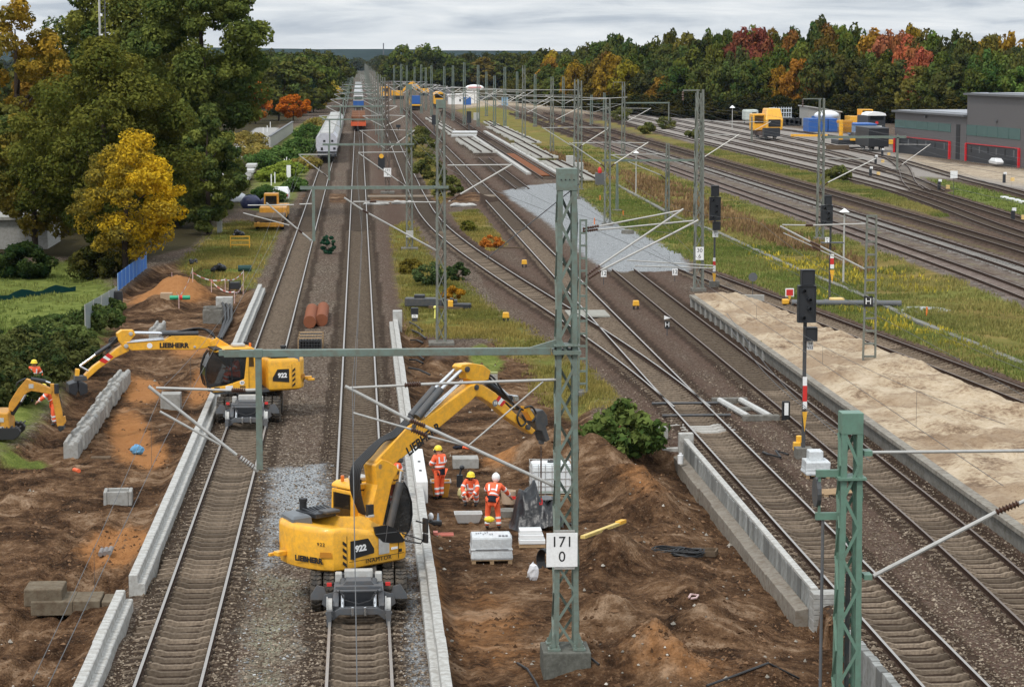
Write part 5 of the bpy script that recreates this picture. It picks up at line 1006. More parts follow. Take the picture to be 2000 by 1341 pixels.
q0 = Qm((345,518))[0]; b = MB(); b.box((q0[0], -0.14, q0[1]), (0.18, 0.02, 0.16)); b.build('sticker', LGR, mini)
b = MB(); qa = Qm((-330,700))[0]; b.box((qa[0], 0.1, qa[1]+0.5), (1.1, 1.2, 1.6)); b.build('cab', GLASS, mini)
for s in (-0.62, 0.62):
    b = MB(); x1 = Qm((255,1060))[0][0]; prof = [(-1.2,0.05),(x1-0.25,0.05),(x1-0.04,0.2),(x1,0.36),(x1-0.1,0.5),(-1.2,0.52)]; b.prism(prof, 'y', s-0.17, s+0.17)
    for k in range(14): b.box((-1.1+k*0.16, s, 0.53), (0.06, 0.36, 0.04))
    b.build('crawler_track', BLK, mini, bevel=0.03)
b = MB(); b.box((-0.4, 0, 0.6), (1.0, 0.9, 0.2)); b.build('undercarriage', DGR, mini)
# ---------------------------------------------------------------- people
def skin(name, nodes, edges, m, parent, sub=1):
    me = bpy.data.meshes.new(name); me.from_pydata([tuple(n[0]) for n in nodes], edges, []); o = bpy.data.objects.new(name, me); COL.objects.link(o)
    sk = o.modifiers.new('skin', 'SKIN'); sk.use_smooth_shade = True
    for i, n in enumerate(nodes): d = me.skin_vertices[0].data[i]; d.radius = (n[1], n[2] if len(n) > 2 else n[1]); d.use_root = (i == 0)
    ss = o.modifiers.new('sub', 'SUBSURF'); ss.levels = sub; ss.render_levels = sub
    ev = bpy.data.meshes.new_from_object(o.evaluated_get(bpy.context.evaluated_depsgraph_get())); bpy.data.objects.remove(o)
    ev.materials.clear(); ev.materials.append(m); o = bpy.data.objects.new(name, ev); COL.objects.link(o); o.parent = parent; return o
def lerp(a, b, t): return tuple(a[i]+(b[i]-a[i])*t for i in range(3))
def person(label, loc, rz, J, helmet=HELM, hood=None, scale=1.0, lower=NAVY, legs=True):
    r = thing('person', label, 'person', loc, rz, 'workers in orange'); r.scale = (scale,)*3
    n = []; e = []
    def add(p, rad, prev=None):
        n.append((p, rad)); i = len(n)-1
        if prev is not None: e.append((prev, i))
        return i
    pv = add(J['pelvis'], 0.12); ch = add(J['chest'], 0.125, pv); nk = add(J['neck'], 0.055, ch); hd = add(lerp(J['neck'], J['head'], 0.55), 0.085, nk); tp = add(J['head'], 0.1, hd)
    fwd = Vector(J.get('face', (0, 1, 0))).normalized(); ht = lerp(J['neck'], J['head'], 0.75); add(tuple(Vector(ht)+fwd*0.115), 0.022, tp)
    sd = Vector((fwd.y, -fwd.x, 0)).normalized()
    for s in (-1, 1): add(tuple(Vector(ht)+sd*s*0.1), 0.022, tp)
    for s, k in ((-1, 'L'), (1, 'R')):
        a = add(J['sh'+k], 0.06, ch); a = add(J['el'+k], 0.045, a); w = add(J['wr'+k], 0.03, a)
        d = (Vector(J['wr'+k])-Vector(J['el'+k])).normalized(); sidev = d.cross(Vector((0.2, 0.3, 1))).normalized()
        pm_ = add(tuple(Vector(J['wr'+k])+d*0.08), 0.036, w)
        for f_ in range(4):
            o = sidev*(0.021*(f_-1.5)); L = (0.07, 0.085, 0.08, 0.06)[f_]; p1 = Vector(J['wr'+k])+d*0.12+o; b1 = add(tuple(p1), 0.0095, pm_); add(tuple(p1+d*L*0.6+Vector((0, 0, -L*0.5))), 0.008, b1)
        th = Vector(J['wr'+k])+d*0.06-sidev*0.05; t1 = add(tuple(th), 0.011, pm_); add(tuple(th+d*0.045-sidev*0.01), 0.009, t1)
        h = add(J['hip'+k], 0.085, pv); kn = add(J['kn'+k], 0.06, h); an = add(J['an'+k], 0.042, kn); add(tuple(Vector(J['an'+k])+Vector(J.get('toe', (0, 0.17, 0)))+Vector((0, 0, -0.03))), 0.035, an)
    skin('body', n, e, SKIN, r, 1)
    # jacket
    n = []; e = []; hem = lerp(J['chest'], J['pelvis'], 0.92)
    a = add(lerp(J['pelvis'], J['chest'], -0.12), 0.17); n[-1] = (n[-1][0], 0.168); w_ = add(lerp(J['pelvis'], J['chest'], 0.45), 0.158, a); c = add(J['chest'], 0.165, w_); add(lerp(J['chest'], J['neck'], 0.85), 0.095, c)
    for k in 'LR': s = add(J['sh'+k], 0.095, c); el = add(J['el'+k], 0.075, s); add(lerp(J['el'+k], J['wr'+k], 0.92), 0.058, el)
    jk = skin('jacket', n, e, ORNG, r, 2)
    # trousers
    n = []; e = []; p_ = add(J['pelvis'], 0.165)
    for k in 'LR': h = add(J['hip'+k], 0.115, p_); kn = add(J['kn'+k], 0.088, h); add(lerp(J['kn'+k], J['an'+k], 0.93), 0.078, kn)
    tr = skin('trousers', n, e, ORNG, r, 2)
    for k in 'LR':
        n = [(lerp(J['kn'+k], J['an'+k], 0.86), 0.06), (J['an'+k], 0.062), (tuple(Vector(J['an'+k])+Vector(J.get('toe', (0, 0.17, 0)))*0.6+Vector((0, 0, -0.03))), 0.055), (tuple(Vector(J['an'+k])+Vector(J.get('toe', (0, 0.17, 0)))*1.15+Vector((0, 0, -0.04))), 0.045)]
        skin('boot', n, [(0, 1), (1, 2), (2, 3)], BLK, r, 1)
    def band(p, q, t0, t1, rad, par, m=SILV, name='reflective_band'): b = MB(); b.path([lerp(p, q, t0), lerp(p, q, t1)], rad, 18, caps=True); return b.build(name, m, par, smooth=50)
    if lower: band(J['pelvis'], J['chest'], -0.34, 0.22, 0.186, jk, lower, 'jacket_hem')
    band(J['pelvis'], J['chest'], 0.36, 0.50, 0.167, jk); band(J['pelvis'], J['chest'], 0.72, 0.84, 0.170, jk)
    for k in 'LR':
        band(J['sh'+k], J['el'+k], 0.55, 0.75, 0.086, jk); band(J['el'+k], J['wr'+k], 0.45, 0.65, 0.071, jk)
        band(J['kn'+k], J['an'+k], 0.2, 0.36, 0.087, tr); band(J['kn'+k], J['an'+k], 0.6, 0.76, 0.084, tr)
        back = Vector(J['chest'])-fwd*0.0; b = MB(); a = Vector(lerp(J['chest'], J['sh'+k], 0.6)); 
        for s in (-1, 1): b.beam(a+fwd*s*0.148+Vector((0, 0, 0.03)), Vector(lerp(J['pelvis'], J['chest'], 0.5))+(a-Vector(J['chest']))*0.9+fwd*s*0.158, 0.05, 0.015, upv=tuple(fwd))
        b.build('brace_band', SILV, jk)
    hc = Vector(J['head'])+Vector((0, 0, 0.02))
    if hood: b = MB(); b.ball(tuple(hc-fwd*0.02), (0.13, 0.13, 0.15), 14, 9); b.build('hood', hood, r, smooth=60); b = MB(); b.ball(tuple(hc+Vector((0, 0, 0.12))), (0.06, 0.06, 0.06), 8, 6); b.build('cap_top', LGR, r, smooth=60)
    else:
        b = MB(); b.lathe([(0.138,-0.02),(0.134,0.03),(0.12,0.07),(0.09,0.108),(0.045,0.13),(0.01,0.134)], tuple(hc), 'z', 18); b.lathe([(0.02,-0.01),(0.148,-0.03),(0.156,-0.015),(0.13,0.0)], tuple(hc+fwd*0.03), 'z', 18)
        hm = b.build('helmet', helmet, r, smooth=50); b = MB(); b.box(tuple(hc+Vector((0, 0, 0.06))), (0.03, 0.3, 0.2)); 
        for s in (-1, 1): b = MB(); b.ball(tuple(hc+sd*s*0.135+Vector((0, 0, -0.05))), (0.045, 0.045, 0.06), 8, 6); b.build('ear_muff', BLK, hm, smooth=60)
    for s in (-1, 1): b = MB(); b.ball(tuple(Vector(J['head'])+Vector((0, 0, -0.03))+fwd*0.092+sd*s*0.035), 0.012, 6, 4); b.build('eye', BLKP, r)
    return r
STAND = dict(pelvis=(0,0,0.97), chest=(0,0.03,1.33), neck=(0,0.05,1.52), head=(0,0.08,1.67), shL=(-0.19,0.03,1.45), elL=(-0.27,0.1,1.18), wrL=(-0.12,0.33,1.22), shR=(0.19,0.03,1.45), elR=(0.27,0.08,1.18), wrR=(0.14,0.32,1.16), hipL=(-0.1,0,0.92), knL=(-0.11,0.02,0.5), anL=(-0.12,-0.02,0.09), hipR=(0.1,0,0.92), knR=(0.11,0.05,0.5), anR=(0.1,0.06,0.09), face=(0,1,-0.2))
REST = dict(STAND, elL=(-0.28,-0.02,1.17), wrL=(-0.29,0.08,0.93), elR=(0.28,-0.02,1.17), wrR=(0.29,0.08,0.93), face=(0,1,0))
BENT = dict(pelvis=(0,0,0.95), chest=(0.03,0.2,1.26), neck=(0.06,0.3,1.43), head=(0.08,0.38,1.56), shL=(-0.18,0.22,1.36), elL=(-0.22,0.45,1.15), wrL=(-0.02,0.62,0.98), shR=(0.24,0.2,1.36), elR=(0.4,0.38,1.14), wrR=(0.5,0.6,0.95), hipL=(-0.12,0,0.9), knL=(-0.16,0.05,0.5), anL=(-0.17,-0.02,0.09), hipR=(0.12,0,0.9), knR=(0.17,0.05,0.5), anR=(0.2,0.0,0.09), face=(0.1,1,-0.6))
CROUCH = dict(pelvis=(0,-0.05,0.36), chest=(0,0.13,0.72), neck=(0,0.2,0.9), head=(-0.02,0.27,1.04), shL=(-0.19,0.14,0.83), elL=(-0.27,0.36,0.6), wrL=(-0.12,0.52,0.42), shR=(0.19,0.14,0.83), elR=(0.26,0.36,0.6), wrR=(0.1,0.52,0.38), hipL=(-0.11,-0.02,0.36), knL=(-0.22,0.36,0.5), anL=(-0.17,0.14,0.09), hipR=(0.11,-0.02,0.36), knR=(0.23,0.34,0.48), anR=(0.18,0.12,0.09), face=(-0.1,1,-0.4))
SIT = dict(pelvis=(0,0,0.0), chest=(0,0.02,0.4), neck=(0,0.04,0.57), head=(0,0.06,0.72), shL=(-0.19,0.03,0.5), elL=(-0.27,0.2,0.25), wrL=(-0.2,0.45,0.25), shR=(0.19,0.03,0.5), elR=(0.27,0.2,0.25), wrR=(0.2,0.45,0.25), hipL=(-0.1,0.05,0), knL=(-0.14,0.45,0.05), anL=(-0.14,0.5,-0.35), hipR=(0.1,0.05,0), knR=(0.14,0.45,0.05), anR=(0.14,0.5,-0.35), face=(0,1,-0.1))
person('worker standing with back turned, yellow helmet and dark jacket hem, before the yellow tub', P(859, 975), R(35), STAND, scale=1.02)
person('worker crouching by the grey mortar tub in a yellow helmet', P(922, 986), R(165), CROUCH, lower=None)
person('worker bending forward in a white hood behind the wrapped pallet, seen from the back', P(962, 1034), R(-8), BENT, hood=WHITE, scale=1.02)
person('worker in orange mostly hidden behind the boom of the large excavator', P(769, 992), R(10), STAND, lower=None)
person('worker in yellow helmet facing the camera behind the small ochre excavator', P(69, 784), R(180), REST, lower=None)
person('worker hidden behind the stick of the small ochre excavator, one leg showing', P(106, 831), R(100), BENT, lower=None)
cp = Matrix.Rotation(EA2, 3, 'Z') @ Vector((0.72, 0.75, 0))
person('driver in an orange vest seated in the cab of the excavator on the left track', (EC2[0]+cp.x, EC2[1]+cp.y, 1.85), EA2-math.pi/2, SIT, helmet=RED, lower=None)
# ---------------------------------------------------------------- retaining walls, platform, stones and site things
def wall_elements(label, name, prof, y0, y1, step, m, x, jitter=0.0, mtop=None, partname='wall_element'):
    t = thing(name, label, 'wall', (x, 0, 0)); y = y0; first = None
    while y < y1-0.05:
        L = min(step, y1-y)-(0.085 if step < 1 else 0.014)
        if first is None or abs(L-first[1]) > 0.02:
            b = MB(); b.prism(prof, 'y', 0, L); o = b.build(partname, m, t, bevel=0.012); first = (o, L) if first is None else first
        else: o = first[0].copy(); COL.objects.link(o)
        o.parent = t; o.location = (random.uniform(-1, 1)*jitter, y, random.uniform(-1, 1)*jitter); y += step
    return t
pl = [(-0.44,-0.3),(0.0,-0.3),(0.0,0.30),(-0.03,0.33),(-0.19,0.33),(-0.2,0.55),(-0.23,0.57),(-0.44,0.57)]
wall_elements('long pale concrete retaining wall left of the left track, running under the rear excavator', 'retaining_wall', pl, 63.4, 147, 2.0, CONC, -5.9, 0.008)
wall_elements('near piece of pale retaining wall at the bottom left, set off from the long wall by a gap', 'retaining_wall', pl, 40, 61.6, 2.0, CONC, -6.06, 0.012)
wall_elements('pale stepped retaining wall right of the centre track, behind the large excavator', 'retaining_wall', [(-x, z) for x, z in pl][::-1], 42, 127.5, 2.0, CONC, 1.56, 0.008)
b = MB(); b.box((2.0, 126.8, 0.35), (0.5, 0.5, 1.3)); tag(b.build('end_stone', LGR, bevel=0.02), 'pale grey end block standing at the far end of the centre retaining wall', 'block')
t = thing('wall_stone', 'clean white concrete panel set up beside the centre wall behind the large excavator', 'panel', (1.98, 79.6, 0)); b = MB(); b.box((0, 0, 0.36), (0.38, 6.6, 0.72)); b.build('panel', mat('fresh_white_concrete', (0.7, 0.7, 0.68), 0.8, var=0.04), t, bevel=0.02)
for y in (-1.2, 0.6): b = MB(); b.box((0.0, y, 0.725), (0.09, 0.25, 0.02)); b.build('lifting_eye', BLKP, t)
# ribbed wall beside the turnout track
t = wall_elements('new grey concrete wall with ribbed face along the turnout track', 'retaining_wall', [(0,-0.9),(0.2,-0.9),(0.2,0.27),(0.0,0.27)], 61.6, 86.6, 0.5, mat('ribbed_wall_concrete', (0.25, 0.255, 0.245), 0.9, var=0.15, scale=2, dirt=(0.12, 0.11, 0.095), dirt_amt=0.6, bump=0.3), 12.05, 0.022)
b = MB(); b.box((0.13, 74.1, -0.32), (0.12, 25.0, 1.16)); b.build('backing', CONCD, t)
b = MB(); b.box((0.1, 74.1, 0.325), (0.2, 25.2, 0.09)); b.build('coping', CONC, t, bevel=0.015)
b = MB(); b.box((0.13, 86.9, 0.1), (0.55, 0.35, 0.9)); b.build('end_block', CONC, t, bevel=0.03)
b = MB()
y = 61.8
while y < 87.2:
    L = random.uniform(1.6, 3.0); w = random.uniform(-0.03, 0.03); b.hexa([(-0.4+w,y,-1.1),(0,y,-1.1),(0,y+L-0.01,-1.1),(-0.4+w,y+L-0.01,-1.1),(-0.37+w,y,-0.32),(0,y,-0.26),(0,y+L-0.01,-0.26),(-0.37+w,y+L-0.01,-0.32)]); y += L
b.build('footing', mat('muddy_concrete', (0.25, 0.225, 0.19), 0.9, var=0.15, scale=2, dirt=(0.12, 0.085, 0.055), dirt_amt=0.7, bump=0.3), t, bevel=0.02)
b = MB()
for k in range(11):
    for j in range(1): b.box((0.3, 61.25, -1.2+k*0.145), (0.66+0.012*(k % 2), 0.6, 0.138))
b.build('pier', CONCM, t, bevel=0.012)
wall_elements('short run of the ribbed concrete wall below the green foreground mast', 'retaining_wall', [(0,-0.9),(0.2,-0.9),(0.2,0.31),(0.0,0.31)], 42, 57.2, 0.5, MATS['ribbed_wall_concrete'], 12.05, 0.02)
# platform
def platform():
    t = thing('platform', 'low old platform heaped with pale sand between two tracks', 'platform', (0, 0, 0)); f = TR['J']['f']
    ny, nx = 190, 60; ys = np.linspace(44, 139, ny); V = []
    for y in ys:
        xr = float(f(min(y, 139)))-1.75; xl = 19.65 + max(0, (y-134))*0.05
        for k in range(nx): V.append((xl+(xr-xl)*k/(nx-1), y))
    V = np.array(V); X, Y = V[:, 0], V[:, 1]; u = np.tile(np.linspace(0, 1, nx), ny); edge = np.minimum(np.minimum(u, 1-u)*7, 1)*np.clip((139-Y)/1.5, 0, 1)
    Z = 0.6 + edge*(fbm(X, Y, 1.6, 5, 31)-0.42)*0.85 - np.clip((u-0.9)/0.1, 0, 1)**2*0.35 + 0.24*(fbm(X, Y, 0.45, 3, 2)-0.3)*edge
    me = bpy.data.meshes.new('sand'); idx = np.arange(ny*nx).reshape(ny, nx); q = np.stack([idx[:-1, :-1], idx[:-1, 1:], idx[1:, 1:], idx[1:, :-1]], -1).reshape(-1, 4)
    me.from_pydata([tuple(p) for p in np.stack([X, Y, Z], 1)], [], [tuple(r_) for r_ in q.tolist()]); me.polygons.foreach_set('use_smooth', [True]*len(q))
    m = bpy.data.materials.new('platform_sand'); m.use_nodes = True; nt = m.node_tree; bs = nt.nodes['Principled BSDF']; bs.inputs['Roughness'].default_value = 0.95
    pos = nd(nt, 'ShaderNodeNewGeometry').outputs['Position']
    n1 = nd(nt, 'ShaderNodeTexNoise', {'Vector': pos, 'Scale': 0.5, 'Detail': 8, 'Roughness': 0.7}).outputs[0]; n2 = nd(nt, 'ShaderNodeTexNoise', {'Vector': pos, 'Scale': 5.0, 'Detail': 6, 'Roughness': 0.7}).outputs[0]
    c = ramp(nt, mathn(nt, 'ADD', mathn(nt, 'MULTIPLY', n1, 0.6), mathn(nt, 'MULTIPLY', n2, 0.4)), [(0.38, (0.13, 0.08, 0.045)), (0.45, (0.28, 0.195, 0.12)), (0.51, (0.42, 0.325, 0.215)), (0.62, (0.53, 0.43, 0.31))])
    n3 = nd(nt, 'ShaderNodeTexNoise', {'Vector': pos, 'Scale': 0.22, 'Detail': 5}).outputs[0]; c = mixc(nt, ramp(nt, n3, [(0.5, 0.0), (0.62, 0.75)]), c, mixc(nt, n2, (0.15, 0.09, 0.05), (0.32, 0.22, 0.13)))
    nt.links.new(c, bs.inputs['Base Color']); nt.links.new(nd(nt, 'ShaderNodeBump', {'Height': n2, 'Strength': 0.7, 'Distance': 0.1}).outputs[0], bs.inputs['Normal'])
    me.materials.append(m); o = bpy.data.objects.new('sand_bed', me); COL.objects.link(o); o.parent = t
    b = MB(); y = 44.0
    while y < 137: b.box((19.5, y+0.49, 0.64), (0.34, 0.965, 0.16)); y += 0.98
    b.build('coping', mat('weathered_coping', (0.27, 0.25, 0.215), 0.9, var=0.2, scale=1.5, dirt=(0.12, 0.095, 0.07), dirt_amt=0.75, bump=0.3), t, bevel=0.015)
    b = MB(); b.box((19.56, 90.6, 0.1), (0.2, 92.8, 0.92)); b.build('edge_wall', CONCD, t); b = MB(); b.box((21.8, 138.4, 0.1), (4.4, 0.3, 0.9)); b.build('end_wall', CONCM, t)
    b = MB()
    for k in range(14): b.box((19.43, 112+k*1.9, 0.1), (0.1, 0.35, 0.85))
    b.build('pilaster', CONCM, t)
platform()
# troughs of the cable duct path in the meadow
path_pts = [(1205,362),(1260,392),(1330,430),(1400,455),(1450,478),(1560,528),(1640,560),(1700,585),(1780,625),(1900,672),(2020,722)]
b = MB(); pw = [P(x, y) for x, y in path_pts]
for p, q in zip(pw[:-1], pw[1:]): b.beam((p[0], p[1], p[2]+0.05), (q[0], q[1], q[2]+0.05), 0.4, 0.14)
tag(b.build('cable_duct_path', mat('dull_duct_concrete', (0.2, 0.195, 0.175), 0.9, var=0.2, scale=1)), kind='structure')
# stone channel blocks in a row
proto = None
for k in range(40):
    y = 88.6+k*1.02
    if 109.5 < y < 124.5: continue
    if proto is None:
        proto = thing('channel_block', 'grey U-shaped concrete channel block standing in the long row beside the orange trench', 'block', (-10.9, y, -0.42), group='channel blocks in a row')
        b = MB(); b.prism([(-0.3,0),(0.3,0),(0.3,0.66),(0.24,0.74),(0.13,0.74),(0.1,0.6),(-0.1,0.6),(-0.13,0.74),(-0.24,0.74),(-0.3,0.66)], 'y', -0.44, 0.44)
        b.build('shell', CONCM, proto, bevel=0.03); b = MB()
        for s in (-0.22, 0.22): b.box((0.305, s, 0.34), (0.03, 0.1, 0.62))
        b.build('rib', CONC, proto); o = proto
    else: o = copy_tree(proto); o.location = (-10.9+random.uniform(-0.05, 0.05), y, -0.42+random.uniform(-0.03, 0.05))
    o.rotation_euler = (random.uniform(-.03, .03), 0, random.uniform(-.06, .06)); o.scale = (0.92, 0.8, random.uniform(0.86, 1.02))
def block(label, px, py, d, m, cat='block', name='concrete_block', rz=0.0, hollow=False, bev=0.03, dz=0.0):
    g = P(px, py); b = MB(); w, l, h = d
    if hollow:
        for s in (-1, 1): b.box((s*(w/2-0.06), 0, h/2), (0.12, l, h)); b.box((0, s*(l/2-0.06), h/2), (w-0.242, 0.12, h))
        b.box((0, 0, 0.06), (w-0.25, l-0.25, 0.1))
    else: b.box((0, 0, h/2), d)
    o = b.build(name, m, bevel=bev, loc=(g[0], g[1]+l/2, g[2]-0.04+dz)); o.rotation_euler = (0, 0, rz); return tag(o, label, cat)
block('light grey hollow concrete trough box by the orange bedding', 229, 986, (0.95, 0.8, 0.5), CONCM, hollow=True, rz=0.05)
block('grey concrete block half sunk in the soil below the rear excavator cab', 333, 800, (0.85, 0.8, 0.72), CONCM)
t = thing('old_foundation', 'stepped old concrete foundation dug out at the lower left', 'foundation', P(100, 1212)+np.array([0, 0.5, 0.1])); b = MB(); b.box((-0.25, 0.35, 0.42), (1.05, 1.1, 0.5)); b.build('upper_block', mat('mossy_concrete', (0.17, 0.14, 0.10), 0.95, var=0.25, scale=2, dirt=(0.09, 0.06, 0.04), dirt_amt=0.8, bump=0.4), t, bevel=0.04); b = MB(); b.box((0.0, 0.3, 0.15), (1.15, 1.3, 0.4)); b.box((0.95, 0.25, 0.18), (0.75, 1.2, 0.36)); b.box((1.6, 0.2, 0.12), (0.5, 1.0, 0.4)); b.build('lower_step', MATS['mossy_concrete'], t, bevel=0.03)
block('brown timber plank lying at the end of the block row', 196, 893, (0.75, 0.3, 0.1), WOODD, 'plank', 'plank')
g = P(268, 886); b = MB(); b.ball((0, 0, 0.16), (0.27, 0.2, 0.2), 12, 8, jit=0.16); tag(b.build('plastic_bag', mat('light_blue_plastic', (0.11, 0.3, 0.5), 0.35, var=0.2), loc=g), 'crumpled light blue plastic bag on the bare soil', 'bag')
g = P(150, 918); b = MB(); b.tube((-0.12, 0.2, 0.08), (0.1, -0.2, 0.1), 0.075, 10); tag(b.build('pipe_stub', mat('orange_pvc', (0.8, 0.14, 0.05), 0.5), loc=g), 'short orange pipe stub lying alone on the dark soil', 'pipe')
for k in range(3): g = P(197+k*9, 1086); b = MB(); b.tube((0, 0.4, 0.15), (0, -0.15, 0.12), 0.075, 10); tag(b.build('clay_pipe', mat('grey_pipe_end', (0.2, 0.18, 0.17), 0.7), loc=g), 'short dark pipe end sticking out below the orange sand', 'pipe', 'pipe ends below the orange sand')
# left: shaft, box, hoses, barrier, bags
t = thing('concrete_shaft', 'round-topped concrete shaft beside three black hoses', 'shaft', P(415, 632)); b = MB(); b.box((0, 0.5, 0.4), (1.1, 1.1, 0.85)); b.build('shaft_body', CONCD, t, bevel=0.05); b = MB(); b.lathe([(0.02,0),(0.55,0),(0.55,0.14),(0.4,0.14),(0.38,0.02)], (0, 0.5, 0.82), 'z', 18); b.build('shaft_ring', CONCD, t)
block('pale grey concrete box behind the shaft with hoses', 438, 604, (1.0, 0.6, 0.8), CONC)
for k in range(3):
    pts = [P(432+k*7, 596)+np.array([0, 0, 0.3]), P(438+k*7, 610)+np.array([0, 0, 0.3]), P(440+k*6, 630)+np.array([0, 0, 0.2]), P(434+k*4, 648)+np.array([0, 0, 0.15]), P(426+k*3, 664)+np.array([0, 0, 0.1])]
    b = MB(); b.path(pts, 0.085, 8); tag(b.build('black_hose', BLK, smooth=60), 'black corrugated hose curving away from the concrete shaft', 'hose', 'three hoses at the shaft')
t = thing('green_pipe', 'short bright green pipe with a red and white collar on top of the block row', 'pipe', P(350, 592)); b = MB(); b.tube((-0.55, 0, 0.62), (0.65, 0, 0.62), 0.13, 12); b.build('pipe_body', mat('bright_green_pipe', (0.02, 0.32, 0.16), 0.4), t, smooth=40); b = MB(); b.tube((0.0, 0, 0.62), (0.2, 0, 0.62), 0.138, 12); b.build('collar', RED, t)
block('tan cardboard-coloured box at the foot of the orange earth heap', 325, 609, (0.7, 0.5, 0.45), mat('tan_board', (0.42, 0.3, 0.2), 0.85))
def barrier(label, pts):
    t = thing('barrier_tape', label, 'barrier', P(*pts[0])); o = np.array(t.location); W_ = [P(*p)-o for p in pts]
    for p in W_: b = MB(); b.tube((p[0], p[1], p[2]-0.1), (p[0], p[1], p[2]+0.8), 0.022, 6); b.build('post', mat('pink_white_post', (0.72, 0.5, 0.47), 0.6), t)
    for p, q in zip(W_[:-1], W_[1:]):
        n_ = 8
        for hgt in (0.68,):
            b = MB()
            for i in range(n_):
                a = p+(q-p)*i/n_; c = p+(q-p)*(i+1)/n_; s0 = -0.25*(4*(i/n_)*(1-i/n_)); s1 = -0.25*(4*((i+1)/n_)*(1-(i+1)/n_))
                b.add([(a[0],a[1],a[2]+hgt+s0),(c[0],c[1],c[2]+hgt+s1),(c[0],c[1],c[2]+hgt+0.08+s1),(a[0],a[1],a[2]+hgt+0.08+s0)], [(0,1,2,3)], i % 2)
            b.build('tape', [mat('faded_tape_red', (0.6, 0.2, 0.17), 0.6), WHITE], t)
barrier('red and white barrier tape strung across the top of the earth heap', [(336,555),(349,566),(377,583)])
barrier('red and white barrier tape running from the earth heap to the small generator', [(377,553),(440,568),(476,562)])
barrier('red and white barrier tape nearest the track, in front of the generator', [(413,574),(458,592),(475,575)])
t = thing('generator', 'small black generator behind the barrier tape', 'generator', P(459, 574)); b = MB(); b.box((0, 0, 0.55), (0.6, 0.5, 0.45)); b.build('engine', SIGBLK, t, bevel=0.04); b = MB(); b.path([(-0.35,-0.25,0.05),(-0.35,-0.25,0.85),(0.35,-0.25,0.85),(0.35,-0.25,0.05)], 0.03, 6); b.path([(-0.35,0.25,0.05),(-0.35,0.25,0.85),(0.35,0.25,0.85),(0.35,0.25,0.05)], 0.03, 6); b.build('frame', SIGBLK, t)
t = thing('guard_frame', 'yellow tubular barrier frame on the grass left of the track', 'barrier', P(469, 487)); b = MB()
for z in (0.35, 0.7, 1.0): b.beam((-0.72, 0, z), (0.72, 0, z), 0.06, 0.09)
b.build('rail', YBOX, t)
for x in (-0.72, 0.72): b = MB(); b.beam((x, 0, 0), (x, 0, 1.05), 0.08, 0.08); b.beam((x, 0.0, 0.3), (x, 0.7, 0.3), 0.06, 0.06); b.build('post', YBOX, t)
for px, py, lab, s in ((424,530,'pile of black plastic bags on the grass',0.45),(378,524,'small black and white bundle on the grass',0.25),(466,463,'dark bundle of netting behind the yellow frame',0.4)):
    g = P(px, py); b = MB()
    for k in range(6): b.ball((random.uniform(-s, s), random.uniform(-s, s), s*random.uniform(0.3, 1.0)), s*random.uniform(0.4, 0.65), 9, 6, jit=0.15)
    tag(b.build('dark_bundle', TARP, loc=g), lab, 'bundle')
g = P(478, 531); b = MB(); b.tube((-0.45, 0, 0.25), (0.45, 0.1, 0.25), 0.22, 10); tag(b.build('green_roll', mat('dark_green_cloth', (0.01, 0.05, 0.045), 0.7), loc=g), 'dark green rolled sheet lying at the edge of the ballast', 'roll')
t = thing('cable_cabinet', 'pale grey cable cabinet standing in the grass', 'cabinet', P(429, 455)); b = MB(); b.box((0, 0, 0.55), (0.42, 0.35, 1.1)); b.build('cabinet_body', LGR, t, bevel=0.02); b = MB(); b.box((0, 0, 1.12), (0.48, 0.42, 0.06)); b.build('lid', LGR, t)
g = P(226, 611); b = MB(); b.lathe([(0.02,0),(0.42,0),(0.45,0.3),(0.42,0.6),(0.45,0.9),(0.42,1.3),(0.02,1.3)], (0, 0, 0), 'z', 18); tag(b.build('barrel', BLK, loc=g, smooth=40), 'tall black barrel at the end of the blue fence', 'barrel')
# fences at the left
def panel_fence(label, p0, p1, n, h, m, frame, mesh_alpha=False):
    a, c = P(*p0), P(*p1); t = thing('fence', label, 'fence', a); d = (c-a)
    for i in range(n):
        q0 = d*i/n; q1 = d*(i+0.985)/n; b = MB(); b.hexa([(q0[0]-.01,q0[1],q0[2]+0.05),(q1[0]-.01,q1[1],q1[2]+0.05),(q1[0]+.01,q1[1],q1[2]+0.05),(q0[0]+.01,q0[1],q0[2]+0.05),(q0[0]-.01,q0[1],q0[2]+h),(q1[0]-.01,q1[1],q1[2]+h),(q1[0]+.01,q1[1],q1[2]+h),(q0[0]+.01,q0[1],q0[2]+h)]); b.build('panel', m, t)
    for i in range(n+1): q = d*i/n; b = MB(); b.tube((q[0]+0.02, q[1], q[2]), (q[0]+0.02, q[1], q[2]+h+0.03), 0.028, 6); b.build('post', frame, t)
    return t
panel_fence('bright blue sheeted site fence on the left', (230,570), (286,525), 8, 1.15, mat('bright_blue_sheet', (0.025, 0.17, 0.58), 0.45, var=0.1), mat('light_blue_post', (0.25, 0.4, 0.6), 0.5))
NET = mat('grey_netting', (0.33, 0.37, 0.38), 0.6, var=0.1, alpha=0.55)
panel_fence('pale grey translucent mesh fence continuing from the blue fence', (166,648), (227,606), 4, 1.45, NET, GALV)
a, c = P(-40, 592), P(148, 568); b = MB(); n_ = 14
for i in range(n_):
    p = a+(c-a)*i/n_; q = a+(c-a)*(i+1)/n_; z0, z1 = 0.4+0.15*math.sin(i*1.3), 0.4+0.15*math.sin((i+1)*1.3); b.hexa([(p[0],p[1]-.02,p[2]),(q[0],q[1]-.02,q[2]),(q[0],q[1]+.02,q[2]),(p[0],p[1]+.02,p[2]),(p[0],p[1]-.02,p[2]+z0),(q[0],q[1]-.02,q[2]+z1),(q[0],q[1]+.02,q[2]+z1),(p[0],p[1]+.02,p[2]+z0)])
